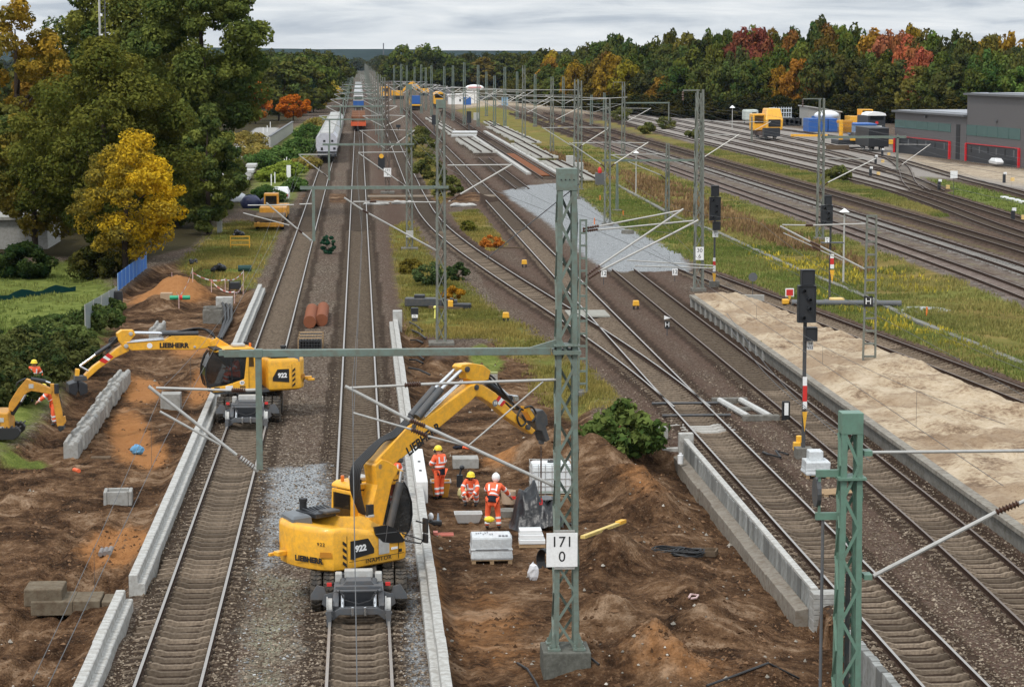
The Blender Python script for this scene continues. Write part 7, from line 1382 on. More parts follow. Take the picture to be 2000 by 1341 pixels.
g = G(926, 180); b = MB(); b.ball((0, 0, 5.2), (3.0, 0.6, 1.0), 14, 7); o = b.build('advertising_oval', WHITE, loc=(g[0]*0.0+D(930,176,760)[0], 770, 0)); tag(o, 'white oval sign with a red band above the far cabins', 'sign'); b = MB(); b.box((0, -0.62, 5.2), (4.2, 0.1, 0.5)); b.build('red_band', RED, o); b = MB(); b.tube((0, 0, 0), (0, 0, 4.3), 0.2, 6); b.build('post', LGR, o)
for k in range(3):
    pl, pr = (1579, 1600, 1618)[k], (1599, 1617, 1636)[k]; a, c = G(pl, 258-0*k), G(pr, 258); w = c[0]-a[0]; t = thing('shipping_container', ('left', 'middle', 'right')[k]+' blue container in the row before the grey building', 'container', ((a[0]+c[0])/2, a[1], 0)); b = MB(); b.box((0, 3, 1.35), (w*0.97, 6, 2.6)); b.build('container_body', BLUE, t, bevel=0.03)
    b = MB()
    for j in range(6): b.box((-w*0.4+j*w*0.16, -0.03, 1.35), (0.08, 0.06, 2.3))
    b.build('rib', BLUE, t)
g = G(1620, 232); b = MB(); b.ball((0, 0, 3.2), (2.6, 1.5, 1.0), 14, 8); tag(b.build('white_tank', WHITEP, loc=G(1618, 257)+np.array([0, 2, 0]), smooth=60), 'white rounded tank lying on top of the blue containers', 'tank')
# low grey building and pale sheet at the left, behind the trees
shed('low pale concrete building at the left behind the shrubs', -60, 92, 487, 430, 8, CONCM, 'low_building', roofm=CONCM)
t = thing('sheet_pile', 'pale plastic sheet covering a stack at the end of the left track road', 'sheet', P(445, 395)); b = MB(); b.loft([[(x*1.7*s, y*2.2*s+1.8, z) for x, y in ((-1,-1),(1,-0.8),(1,1),(-0.8,1))] for s, z in ((1.05,0.0),(1,0.5),(0.7,0.8))]); b.build('sheet', mat('grey_white_sheet', (0.45, 0.46, 0.48), 0.5, var=0.15, bump=0.5), t, bevel=0.15)
for k, (px, py) in enumerate(((480,352),(486,340))):
    t = thing('slab_stack', ('front', 'rear')[k]+' stack of long grey concrete pieces by the left road', 'slabs', P(px, py)+np.array([0, 0, 0.0])); 
    for j in range(3): b = MB(); b.box((0.25*j-0.2, 2, 0.2+0.42*j), (1.3, 6-j, 0.36)); b.build('slab', LGR, t, bevel=0.04)
t = thing('tarp_heap', 'dark navy tarpaulin heap by the yellow trailer', 'tarpaulin', P(503, 408)); b = MB()
for k in range(5): b.ball((random.uniform(-1.2, 1.2), random.uniform(0, 1.5), 0.5), (0.9, 0.8, random.uniform(0.6, 1.1)), 10, 7, jit=0.12)
b.build('sheet', mat('navy_tarp', (0.02, 0.025, 0.075), 0.45), t, smooth=60)
t = thing('road_trailer', 'yellow trailer and small loader parked left of the left track', 'trailer', P(525, 452)); b = MB(); b.box((0, 0.2, 0.55), (2.5, 0.25, 0.35)); b.box((0.9, 6.0, 0.6), (0.25, 12, 0.3)); b.box((-0.9, 6, 0.6), (0.25, 12, 0.3)); b.build('chassis', YEL2, t, bevel=0.03); b = MB(); b.box((0, 4.0, 0.95), (2.5, 6.5, 0.35)); b.build('load_bed', WOODD, t); b = MB(); b.box((0, 11.5, 0.95), (2.4, 2.6, 0.9)); b.build('bucket', YEL2, t, bevel=0.05); b = MB(); b.box((-0.3, 15, 1.5), (1.3, 1.8, 1.8)); b.box((0.7, 14.5, 1.0), (1.2, 2.5, 0.9)); b.build('body', YEL2, t, bevel=0.06); b = MB(); b.box((-0.3, 14.07, 1.8), (1.0, 0.05, 0.8)); b.build('window', GLASS, t)
for x in (-1.05, 1.05):
    for y in (2.5, 13.0, 16): b = MB(); b.lathe([(0.02,-0.15),(0.45,-0.15),(0.45,0.15),(0.02,0.15)], (x, y, 0.45), 'x', 14); b.build('wheel', BLK, t)
t = thing('parked_car', 'small white and red car half hidden behind the yellow trailer', 'car', P(549, 392)); b = MB(); b.loft([[(-0.85,-2,0.3),(0.85,-2,0.3),(0.85,2,0.3),(-0.85,2,0.3)],[(-0.88,-2.05,0.85),(0.88,-2.05,0.85),(0.88,2.05,0.85),(-0.88,2.05,0.85)],[(-0.7,-1.5,1.4),(0.7,-1.5,1.4),(0.7,1.0,1.4),(-0.7,1.0,1.4)]]); b.build('car_body', WHITE, t, bevel=0.06); b = MB(); b.box((0, -2.06, 0.65), (1.5, 0.06, 0.25)); b.build('tail_band', RED, t)
# noise barrier on the left slope
a, c = G(527, 290), G(572, 258); t = thing('noise_barrier', 'pale panelled noise barrier on the green slope left of the white train', 'wall', a); d = c-a; n_ = 4
for i in range(n_):
    if i == 2: pass
    q0, q1 = d*i/n_, d*(i+0.96)/n_; b = MB(); b.hexa([(q0[0]-.12,q0[1],-0.3),(q0[0]+.12,q0[1],-0.3),(q1[0]+.12,q1[1],-0.3),(q1[0]-.12,q1[1],-0.3),(q0[0]-.12,q0[1],1.9),(q0[0]+.12,q0[1],1.9),(q1[0]+.12,q1[1],2.0),(q1[0]-.12,q1[1],2.0)]); b.build('panel', CONC, t)
b = MB(); b.beam((0, 0, 1.98), (d[0], d[1], 2.08), 0.45, 0.16); b.build('coping', MGR, t)
for k, (px, py) in enumerate(((508,276),(514,262),(522,258),(528,250),(535,345),(560,325),(556,330),(565,330),(530,362),(537,358))):
    g = P(px, py); b = MB(); b.tube((0, 0, 0), (0, 0, 1.3), 0.07, 5); tag(b.build('white_stake', WHITE, loc=g), 'white stake standing in the green slope growth', 'stake', 'white stakes on the slope')
g = P(564, 352); b = MB(); b.box((0, 0, 0.9), (0.5, 0.3, 1.8)); tag(b.build('white_cabinet', WHITE, loc=g), 'narrow white cabinet at the foot of the green slope', 'cabinet')
t = thing('antenna_mast', 'thin pale antenna mast rising out of the left trees', 'mast', (D(196, 110, 185)[0], 185, 0)); b = MB(); b.tube((0, 0, 0), (0, 0, 22), 0.09, 6); b.build('pole', LGR, t); b = MB()
for k in range(4): b.box((0.12, 0, 13.2+k*1.55), (0.2, 0.12, 0.2))
b.build('antenna', WHITE, t); b = MB(); b.tube((0.42, 0, 13), (0.42, 0, 21), 0.05, 5)
for k in range(16): b.box((0.3, 0, 13+k*0.5), (0.22, 0.04, 0.05))
b.build('ladder', DGR, t)
t = thing('far_antenna', 'very thin antenna standing over the far woods', 'mast', (D(749, 100, 3000)[0], 3000, 0)); b = MB(); b.tube((0, 0, 0), (0, 0, 34), 0.7, 5); b.build('pole', MGR, t)

# ---------------------------------------------------------------- rail vehicles
def bogie(b, y, w=0.75):
    for s in (-1, 1):
        for dy in (-0.9, 0.9): b.lathe([(0.05,-0.06),(0.45,-0.06),(0.45,0.06),(0.05,0.06)], (s*w, y+dy, 0.62), 'x', 14)
        b.box((s*0.95, y, 0.7), (0.12, 2.6, 0.3))
HOP = mat('pale_wagon_paint', (0.40, 0.41, 0.41), 0.5, var=0.12, scale=1.5, dirt=(0.25, 0.23, 0.21), dirt_amt=0.6); HOPB = mat('lilac_white_paint', (0.5, 0.5, 0.55), 0.45, dirt=(0.3, 0.28, 0.28), dirt_amt=0.35)
proto = None
for k in range(9):
    y = 331+k*14.6; lab = 'front wagon of the pale train, its flat end with dark ports facing the camera' if k == 0 else 'pale covered wagon within the train on the left track'
    if k < 2:
        t = thing('covered_wagon', lab, 'wagon', (-4.5, y, 0), 0, None if k == 0 else 'wagons of the pale train'); hh = 4.1
        b = MB(); b.box((0, 7, 1.1), (2.6, 14, 0.35)); bogie(b, 2.4); bogie(b, 11.6); b.build('underframe', SIGBLK, t)
        b = MB(); b.prism([(-1.25,1.28),(1.25,1.28),(1.45,2.2),(1.45,3.5),(0.9,4.15),(-0.9,4.15),(-1.45,3.5),(-1.45,2.2)], 'y', 0.2, 13.9); b.build('wagon_body', HOPB if k == 0 else HOP, t)
        b = MB()
        for j in range(10): b.box((0, 0.8+j*1.37, 4.2), (1.9, 0.22, 0.12)); b.box((1.49, 0.8+j*1.37, 2.8), (0.1, 0.14, 1.4)); b.box((-1.49, 0.8+j*1.37, 2.8), (0.1, 0.14, 1.4))
        b.build('rib', LGR, t)
        b = MB()
        for j in range(4): b.box((0.0, 2.0+j*3.3, 4.22), (1.6, 1.7, 0.1))
        b.build('roof_hatch', LGR, t)
        if k == 0:
            for x, z, w, h in ((-0.35, 3.1, 0.3, 0.28), (0.75, 3.1, 0.3, 0.28), (-0.7, 2.0, 0.28, 0.4), (1.05, 2.05, 0.35, 0.3)): b = MB(); b.box((x, 0.18, z), (w, 0.06, h)); b.build('port', BLKP, t)
            b = MB(); b.box((0, 0.1, 1.55), (2.7, 0.2, 0.18)); b.build('end_step', BLKP, t)
        for x in (-0.85, 0.85): b = MB(); b.lathe([(0.02,0),(0.22,0),(0.22,-0.08),(0.1,-0.1),(0.1,-0.4),(0.02,-0.4)], (x, -0.1, 1.1), 'y', 12); b.build('buffer', DGR, t)
        proto = t
    else: o = copy_tree(proto); o.location = (-4.5, y, 0)
# loaded wagons on the centre track
for k in range(3):
    y = 480+k*20; t = thing('flat_wagon', ('front orange wagon with a rusty load on the centre track', 'second rust-loaded wagon on the centre track', 'third rust-loaded wagon on the centre track')[k], 'wagon', (-0.09, y, 0)); b = MB(); b.box((0, 9, 1.25), (3.0, 18.5, 0.5)); b.build('deck', mat('orange_red_paint', (0.62, 0.1, 0.03), 0.5, dirt=MUD), t); b = MB(); bogie(b, 2); bogie(b, 16); b.build('running_gear', SIGBLK, t)
    b = MB()
    for j in range(6): b.box((0, 2+j*2.9, 2.15), (2.6, 2.3, 1.4))
    b.build('load', mat('rust_load', (0.19, 0.09, 0.05), 0.9, var=0.3), t); b = MB(); b.box((0, 0.0, 1.45), (3.05, 0.4, 0.75)); b.build('end_sill', MATS['orange_red_paint'], t)
    for x in (-1.35, 1.35): b = MB(); b.box((x, 9, 2.2), (0.12, 18, 1.4)); b.build('stanchion', MATS['rust_load'], t)
t = thing('blue_wagon', 'grey topped blue vehicle behind the rust-loaded wagons', 'wagon', (-0.09, 700, 0)); b = MB(); b.box((0, 7, 1.5), (3.1, 14, 1.4)); b.build('lower_body', BLUE, t); b = MB(); b.box((0, 7, 2.9), (2.9, 14, 1.4)); b.build('upper_body', LGR, t); b = MB(); b.box((0, -0.04, 3.0), (2.3, 0.06, 0.8)); b.build('window', GLASS, t); b = MB(); bogie(b, 2); bogie(b, 12); b.build('running_gear', SIGBLK, t)
for k, y in enumerate((800, 930, 1090)): t = thing('far_wagon', 'pale far wagon standing on the centre track, number of it lost in haze', 'wagon', (-0.09, y, 0), 0, 'far pale wagons'); b = MB(); b.box((0, 40, 2.2), (3.0, 80, 2.2)); b.build('wagon_body', HOP, t); b = MB(); b.box((0, 40, 0.8), (2.6, 80, 0.6)); b.build('underframe', SIGBLK, t)
def machine(label, px, py, parts, name='track_machine', cat='track machine', rz=0.0, s=1.0):
    g = G(px, py); t = thing(name, label, cat, g, rz)
    for nm, c, d, m in parts: b = MB(); b.box(tuple(v*s for v in c), tuple(v*s for v in d)); b.build(nm, m, t, bevel=0.08)
    return t
t = machine('long bright yellow machine in the far middle distance', 752, 196, [('body', (0, 20, 3.0), (3.0, 44, 2.6), YEL), ('cab', (0, -3.5, 3.2), (3.0, 4, 3.2), YEL), ('window', (0, -5.55, 3.7), (2.4, 0.1, 1.1), GLASS), ('underframe', (0, 16, 1.0), (2.6, 44, 1.2), SIGBLK)])
t = machine('blue-fronted yellow track vehicle right of the second mast', 812, 216, [('body', (0, 8, 2.3), (3.0, 16, 2.0), YEL), ('blue_front', (0, -0.1, 3.0), (3.0, 0.6, 2.4), BLUE), ('underframe', (0, 8, 0.9), (2.7, 16, 1.0), SIGBLK), ('sill', (0, -0.1, 1.5), (3.2, 0.8, 0.4), YEL)])
t = machine('round-nosed yellow tamping machine behind the slab stack', 858, 213, [('body', (0, 9, 2.9), (3.0, 18, 3.0), YEL), ('underframe', (0, 9, 0.9), (2.6, 18, 1.0), SIGBLK), ('windscreen', (0, -0.05, 3.6), (2.5, 0.1, 0.8), GLASS)]); b = MB(); b.prism([(-1.5,3.9),(1.5,3.9),(1.2,4.7),(0.5,5.0),(-0.5,5.0),(-1.2,4.7)], 'y', 0, 12); b.build('roof', YEL, t)
def dig(label, px, py, s=1.0, flip=1):
    g = G(px, py); t = thing('excavator', label, 'excavator', g); b = MB(); b.box((0, 0, 0.5*s), (3.0*s, 2.4*s, 0.9*s)); b.build('undercarriage', SIGBLK, t); b = MB(); b.box((-0.3*flip*s, 0, 1.7*s), (3.2*s, 2.4*s, 1.4*s)); b.build('body', YEL, t, bevel=0.1); b = MB(); b.box((0.6*flip*s, 0.5, 2.7*s), (1.4*s, 1.2*s, 1.3*s)); b.build('cab', GLASS, t)
    b = MB(); b.beam((0.8*flip*s, 0, 2.0*s), (3.6*flip*s, 0, 4.6*s), 0.5, 0.6*s); b.build('boom', YEL, t); b = MB(); b.beam((3.5*flip*s, 0, 4.7*s), (5.0*flip*s, 0, 2.6*s), 0.4, 0.5*s); b.build('stick', YEL, t); return t
dig('small far yellow excavator with raised boom behind the second mast', 778, 194, 1.3); dig('tiny far yellow excavator left of the slate-roofed shed', 828, 187, 1.2, -1)
# crane wagon and yard things at the right
t = thing('crane_wagon', 'yellow rail crane on a dark wagon in the right yard', 'crane', (73.4, 419, 0)); b = MB(); b.box((0, 4.5, 1.15), (2.8, 13, 0.7)); b.build('deck', mat('rusty_black', (0.06, 0.035, 0.028), 0.7), t); b = MB(); b.box((0, -1.2, 1.5), (2.9, 1.8, 1.5)); bogie(b, 0); bogie(b, 9); b.build('running_gear', SIGBLK, t)
b = MB(); b.box((-0.9, 7.5, 3.1), (2.6, 4.0, 3.0)); b.build('cab', YEL, t, bevel=0.15); b = MB(); b.box((-1.0, 5.47, 3.6), (1.8, 0.1, 1.4)); b.build('window', GLASS, t); b = MB(); b.loft([[(-0.2,3,1.8),(2.8,3,1.8),(2.8,8,1.8),(-0.2,8,1.8)],[(-0.3,3,3.6),(2.9,3,3.6),(2.9,8,3.6),(-0.3,8,3.6)],[(0.0,3.8,5.6),(2.5,3.8,5.6),(2.5,8,5.6),(0.0,8,5.6)]]); b.build('engine_house', YEL, t, bevel=0.2); b = MB(); b.box((1.3, 2.96, 3.0), (2.2, 0.1, 1.3)); b.build('radiator', BLKP, t); b = MB(); b.box((1.2, 4.8, 5.66), (1.0, 1.6, 0.06)); b.build('white_notice', WHITE, t)
b = MB(); b.beam((3.2, -3.0, 1.0), (9.5, -4.5, 1.0), 0.4, 0.4); b.build('jib_end', YEL, t)
t = thing('caravan', 'pale grey site caravan behind the yellow rail crane', 'caravan', G(1468, 242)); b = MB(); b.box((0, 2, 1.9), (3.0, 5, 2.5)); b.build('caravan_body', mat('pale_green_grey', (0.48, 0.52, 0.48), 0.5), t, bevel=0.4); b = MB(); b.box((0.5, -0.52, 2.2), (1.0, 0.1, 0.8)); b.build('window', GLASS, t)
for s in (-1, 1): b = MB(); b.lathe([(0.02,-0.1),(0.4,-0.1),(0.4,0.1),(0.02,0.1)], (s*1.3, 2, 0.4), 'x', 12); b.build('wheel', BLK, t)
t = thing('steel_rack', 'tall bright steel frame rack behind the yellow rail crane', 'rack', G(1528, 243)); b = MB()
for k in range(8): b.box((-1.9+k*0.55, 0, 1.9), (0.13, 0.13, 3.9)); b.beam((-1.9+k*0.55, 0, 2.0), (-1.9+k*0.55, 1.6, 2.0), 0.1, 0.1)
for z in (0.6, 1.6, 2.6, 3.5): b.box((0, 0, z), (4.2, 0.1, 0.14)); b.box((0, 1.6, z), (4.2, 0.1, 0.14))
b.build('frame', mat('bright_frame', (0.6, 0.65, 0.68), 0.4), t)
t = thing('reel_row', 'dark row of rolls lying by the blue containers', 'rolls', G(1550, 246)); 
for k in range(5): b = MB(); b.lathe([(0.1,-0.6),(0.9,-0.6),(0.9,0.6),(0.1,0.6)], (-2+k*1.0, 0, 0.9), 'y', 14); b.build('roll', SIGBLK, t)
t = machine('yellow and black track machine with posts before the grey halls', 1668, 290, [('chassis', (0, 3, 1.0), (5.2, 6, 0.8), SIGBLK), ('tank', (1.3, 2, 2.0), (2.4, 3, 1.2), MGR), ('yellow_sill', (0.8, -0.1, 1.5), (3.0, 0.3, 0.5), YEL), ('post', (-2.0, 1, 2.8), (0.6, 0.6, 3.6), YEL), ('arm', (-1.2, 2, 4.3), (2.6, 0.5, 0.5), YEL2), ('cab', (-0.6, 4, 3.4), (1.6, 2, 1.9), YEL2)])
g = G(1655, 293); b = MB(); b.box((-1.6, 0, 0.4), (3.6, 0.8, 0.7)); tag(b.build('dark_crate', WOODD, loc=g), 'dark low crate at the foot of the yellow and black machine', 'crate')
t = machine('blue slatted flat wagon left of the black locomotive', 1692, 273, [('load', (0, 4, 1.7), (3.6, 8, 1.9), mat('faded_blue', (0.16, 0.25, 0.4), 0.6)), ('cover', (0, 4, 2.75), (3.8, 8.2, 0.3), BLUE), ('underframe', (0, 4, 0.5), (3.2, 8, 0.7), SIGBLK)], 'blue_wagon', 'wagon')
t = thing('black_locomotive', 'black shunting locomotive with a white roof edge and red spot on its front', 'locomotive', G(1712, 266)); b = MB(); b.box((0, 5, 2.4), (3.3, 10, 2.8)); b.build('body', SIGBLK, t, bevel=0.1); b = MB(); b.prism([(-1.75,3.85),(1.75,3.85),(1.6,4.25),(0.8,4.5),(-0.8,4.5),(-1.6,4.25)], 'y', -0.2, 6); b.build('roof', WHITE, t); b = MB(); b.box((0, -0.03, 3.4), (2.6, 0.06, 0.7)); b.build('window', GLASS, t); b = MB(); b.lathe([(0.01,0),(0.3,0),(0.3,-0.05),(0.01,-0.05)], (0, -0.02, 2.5), 'y', 14); b.build('red_spot', RED, t); b = MB(); b.box((0, -0.04, 1.85), (1.9, 0.06, 0.18)); b.build('white_band', WHITE, t); b = MB(); bogie(b, 2); bogie(b, 8); b.build('running_gear', SIGBLK, t)
t = machine('orange-yellow road vehicle behind the black locomotive', 1684, 249, [('body', (0, 3, 1.6), (5.2, 6, 1.5), YEL), ('cab', (1.2, 3, 3.0), (2.6, 4, 1.6), YEL), ('window', (1.2, 0.95, 3.1), (2.0, 0.1, 0.9), GLASS), ('wheels', (0, 3, 0.5), (4.6, 5, 0.9), BLK)], 'loader', 'loader')
t = thing('box_wagon', 'black box wagon end standing before the first grey hall', 'wagon', G(1716, 297)); b = MB(); b.box((0, 5, 2.3), (3.2, 10, 3.0)); b.build('wagon_body', SIGBLK, t, bevel=0.06); b = MB(); bogie(b, 2); bogie(b, 8); b.build('running_gear', SIGBLK, t); b = MB(); b.box((0, -0.04, 3.7), (3.2, 0.08, 0.14)); b.build('roof_edge', MGR, t)
g = G(1745, 283); b = MB(); b.box((0, 0, 0.5), (2.4, 1.0, 0.7)); tag(b.build('yellow_crate', YBOX, loc=g), 'yellow crate between the black box wagon and the hall', 'crate')
g = G(1730, 285); b = MB(); b.box((0, 0, 0.6), (3.5, 2.0, 0.8)); tag(b.build('pale_stack', LGR, loc=g+np.array([0, 8, 0])), 'pale stack behind the black box wagon', 'stack')
# car park glints in the far yard
for k, (px, py, m) in enumerate(((960,191,SIGBLK),(1030,190,LGR),(1050,192,WHITE),(1065,195,SIGBLK),(1042,188,BLUE),(946,196,DGR),(1012,195,RED))):
    t = thing('parked_car', ('black','light grey','white','second black','blue','dark grey','red')[k]+' car parked on the far pale yard', 'car', G(px, py)); b = MB(); b.loft([[(-2.1,-0.9,0.3),(2.1,-0.9,0.3),(2.1,0.9,0.3),(-2.1,0.9,0.3)],[(-2.15,-0.9,0.85),(2.15,-0.9,0.85),(2.15,0.9,0.85),(-2.15,0.9,0.85)],[(-1.2,-0.75,1.45),(1.2,-0.75,1.45),(1.2,0.75,1.45),(-1.2,0.75,1.45)]]); b.build('car_body', m, t, bevel=0.08)
# ---------------------------------------------------------------- trees, bushes, grass, loose stone
def leaf_material(name, c1, c2, use_obj=False, trans=0.25):
    m = bpy.data.materials.new(name); m.use_nodes = True; nt = m.node_tree; nt.nodes.clear()
    a = nd(nt, 'ShaderNodeAttribute', attribute_name='tint'); s = nd(nt, 'ShaderNodeSeparateColor', {0: a.outputs['Color']})
    if use_obj:
        oc = nd(nt, 'ShaderNodeObjectInfo').outputs['Color']; base = nd(nt, 'ShaderNodeVectorMath', {0: oc}, operation='SCALE'); nt.links.new(mathn(nt, 'ADD', 0.45, mathn(nt, 'MULTIPLY', s.outputs[0], 1.1)), base.inputs['Scale'])
        col = mixc(nt, mathn(nt, 'MULTIPLY', s.outputs[1], 0.35), base.outputs[0], (0.19, 0.13, 0.02))
    else:
        col = mixc(nt, s.outputs[1], c1, c2); v = nd(nt, 'ShaderNodeVectorMath', {0: col}, operation='SCALE'); nt.links.new(mathn(nt, 'ADD', 0.68, mathn(nt, 'MULTIPLY', s.outputs[0], 0.64)), v.inputs['Scale']); col = v.outputs[0]
    d = nd(nt, 'ShaderNodeBsdfDiffuse', {'Color': col}); t = nd(nt, 'ShaderNodeBsdfTranslucent', {'Color': col}); mxs = nd(nt, 'ShaderNodeMixShader', {0: trans, 1: d.outputs[0], 2: t.outputs[0]})
    nt.links.new(mxs.outputs[0], nd(nt, 'ShaderNodeOutputMaterial').inputs[0]); return m
def tri_mesh(name, verts, per, tint, m):               # verts (n*per, 3), every run of per makes a face
    me = bpy.data.meshes.new(name); n = len(verts)//per; me.vertices.add(len(verts)); me.vertices.foreach_set('co', np.ascontiguousarray(verts, np.float32).ravel())
    me.loops.add(len(verts)); me.polygons.add(n); me.loops.foreach_set('vertex_index', np.arange(len(verts))); me.polygons.foreach_set('loop_start', np.arange(0, len(verts), per)); me.update()
    at = me.attributes.new('tint', 'FLOAT_COLOR', 'FACE'); at.data.foreach_set('color', np.ascontiguousarray(tint, np.float32).ravel()); me.materials.append(m); return me
def unit(v): return v/np.maximum(np.linalg.norm(v, axis=1), 1e-6)[:, None]
def leaves_at(P_, N_, size, rg, long=1.5):
    n = len(P_); t = unit(np.cross(N_, rg.normal(size=(n, 3)))); b_ = np.cross(N_, t); s = size*rg.uniform(0.6, 1.35, n)[:, None]
    v = np.stack([P_-t*s*long*0.5, P_-b_*s*0.42+N_*s*0.12, P_+t*s*long*0.5, P_+b_*s*0.42+N_*s*0.12], 1); return v.reshape(-1, 3)
def crown(name, seed, W_, Hc, z0, npuff, nleaf, size, m, shape=1.0, hue=None, puff=0.2, low=0.15, lean=(0, 0)):
    rg = np.random.default_rng(seed); Ps = []; Ns = []; Ts = []
    u = rg.normal(size=(npuff, 3)); u = unit(u); rad = rg.uniform(0.45, 1.0, npuff)**0.6; c = u*rad[:, None]
    zz = (c[:, 2]+1)/2; wid = np.clip(np.sin(np.pi*np.clip(zz*(1-low)+low, 0, 1))**(0.55*shape), 0.25, 1)
    c[:, 0] *= wid; c[:, 1] *= wid
    for i in range(npuff):
        pr = puff*rg.uniform(0.6, 1.35); k = int(nleaf*rg.uniform(0.6, 1.4)*pr/puff); d = unit(rg.normal(size=(k, 3))); rr = rg.uniform(0.35, 1.0, k)**0.45
        p = c[i]*np.array([1, 1, 1]) + d*rr[:, None]*pr*np.array([1, 1, 0.75*min(2.4, max(0.7, W_/Hc))]); Ps.append(p); nn = unit(d*0.9+rg.normal(size=(k, 3))*0.55+np.array([0, 0, 0.35])); Ns.append(nn)
        h = hue(c[i], rg) if hue else rg.uniform(0, 1)
        tt = np.zeros((k, 4)); tt[:, 0] = np.clip(rg.uniform(0.1, 0.9)*0.5+rg.uniform(0, 0.5, k), 0, 1); tt[:, 1] = np.clip(h+rg.normal(0, 0.13, k), 0, 1); tt[:, 3] = 1; Ts.append(tt)
    P_ = np.concatenate(Ps); N_ = np.concatenate(Ns); T_ = np.concatenate(Ts)
    P_ = P_*np.array([W_/2, W_/2, Hc/2]) + np.array([0, 0, z0+Hc/2]); P_[:, 0] += lean[0]*(P_[:, 2]-z0)/Hc; P_[:, 2] = np.maximum(P_[:, 2], 0.05)
    return tri_mesh(name, leaves_at(P_, N_, size, rg), 4, T_, m)
BARK = mat('bark', (0.055, 0.042, 0.032), 0.95, var=0.3, scale=3, bump=0.5)
def trunk_mb(h, r, seed, spread, nb=6):
    rg = random.Random(seed); b = MB(); pts = [(0, 0, 0), (rg.uniform(-.1, .1), rg.uniform(-.1, .1), h*0.35), (rg.uniform(-.3, .3), rg.uniform(-.3, .3), h*0.7), (rg.uniform(-.4, .4), 0, h)]; b.path(pts, [r*1.25, r, r*0.6, r*0.15], 8)
    for k in range(nb):
        a = rg.uniform(0, 6.28); z = h*rg.uniform(0.25, 0.7); L = spread*rg.uniform(0.5, 0.9); b.path([(0, 0, z), (math.cos(a)*L*0.5, math.sin(a)*L*0.5, z+L*0.35), (math.cos(a)*L, math.sin(a)*L, z+L*0.75)], [r*0.5, r*0.3, r*0.08], 6)
    return b
def tree(label, loc, h, W_, c1, c2, seed, npuff=90, nleaf=130, size=0.3, z0=None, trunk=True, hue=None, grp=None, name='broadleaf_tree', shape=1.0, puff=0.2, lean=(0, 0), trans=0.25):
    t = thing(name, label, 'tree' if trunk else 'bush', loc, 0, grp); z0 = h*0.14 if z0 is None else z0
    me = crown('crown', seed, W_, h-z0, z0, npuff, nleaf, size, leaf_material('leaves_%d' % seed, c1, c2, trans=trans), shape, hue, puff, lean=lean); o = bpy.data.objects.new('crown' if trunk else 'foliage', me); COL.objects.link(o); o.parent = t
    (trunk_mb(h*0.85, max(0.12, h*0.018), seed, W_*0.42) if trunk else trunk_mb(h*0.6, 0.04, seed, W_*0.3, 8)).build('trunk' if trunk else 'stem', BARK, t, smooth=60); return t
GD, GM, GL, YO, OR = (0.020, 0.033, 0.010), (0.045, 0.062, 0.015), (0.095, 0.11, 0.022), (0.36, 0.20, 0.012), (0.48, 0.15, 0.012)
def at(px, pyb, Y=None): g = G(px, pyb) if Y is None else D(px, pyb, Y); return (g[0], g[1], 0)
tree('young tree with ochre and bright yellow leaves beside the blue fence', (D(245,540,158)[0],158,0), 9.7, 7.6, (0.17,0.14,0.03), (0.68,0.44,0.025), 11, 150, 170, 0.15, hue=lambda c, r: float(np.clip(0.5+0.75*c[0]+0.25*c[2]+r.normal(0, .26), 0, 1)), lean=(0.8, 0), puff=0.17)
tree('large olive-green tree behind the bright yellow one', (D(205,520,172)[0],172,0), 16.0, 13.2, (0.06,0.080,0.018), (0.17,0.16,0.03), 12, 200, 270, 0.21, hue=lambda c, r: float(np.clip(0.45+0.3*c[2]+r.normal(0, .2), 0, 1)), puff=0.18, z0=1.2)
tree('smaller green tree to the left of the olive-green one', (D(70,520,178)[0],178,0), 11.0, 9.0, (0.074,0.094,0.023), (0.278,0.208,0.038), 13, 110, 170, 0.24, puff=0.18, z0=0.8)
tree('tall dark green tree whose crown reaches furthest right against the sky', (D(398,400,215)[0],215,0), 23.5, 12.6, (0.055,0.088,0.026), (0.175,0.194,0.042), 14, 210, 280, 0.26, puff=0.18, z0=6.5, shape=0.7)
tree('tall dark green tree behind the antenna mast', (D(255,400,228)[0],228,0), 27.0, 15.0, (0.062,0.095,0.029), (0.235,0.229,0.046), 15, 210, 280, 0.28, puff=0.18, z0=2.0, shape=0.8)
tree('tall golden tree at the far left edge with thin foliage against the sky', (D(40,420,205)[0],205,0), 20.0, 10.5, (0.10,0.10,0.02), (0.36,0.22,0.03), 16, 120, 130, 0.25, hue=lambda c, r: float(np.clip(0.4+0.3*c[2]+r.normal(0, .25), 0, 1)), puff=0.15, z0=3.0)
tree('orange-brown tree between the golden tree and the dark ones', (D(95,420,222)[0],222,0), 16.0, 8.0, (0.12,0.095,0.02), (0.32,0.17,0.03), 17, 90, 150, 0.26, hue=lambda c, r: float(np.clip(0.35+r.normal(0, .3), 0, 1)), puff=0.18, z0=2.0)
tree('dark green tree with drooping crown over the left road', (D(408,420,196)[0],196,0), 10.5, 6.4, (0.059,0.091,0.029), (0.196,0.211,0.046), 18, 120, 170, 0.24, puff=0.17, z0=0.3)
tree('dark tree beneath the tall ones left of the olive-green tree', (D(-20,470,195)[0],195,0), 12.0, 9.0, (0.062,0.091,0.029), (0.274,0.246,0.052), 19, 110, 160, 0.28, puff=0.18, z0=0.5)
tree('dark shaded tree filling the gap under the tall crowns', (D(345,455,205)[0],205,0), 11.0, 9.0, (0.051,0.077,0.026), (0.157,0.176,0.038), 26, 130, 170, 0.28, puff=0.17, z0=0.2)
tree('thin dark sapling under the golden tree', (D(120,470,200)[0],200,0), 10.0, 7.0, (0.071,0.099,0.032), (0.235,0.211,0.049), 27, 90, 150, 0.26, puff=0.18, z0=0.2)
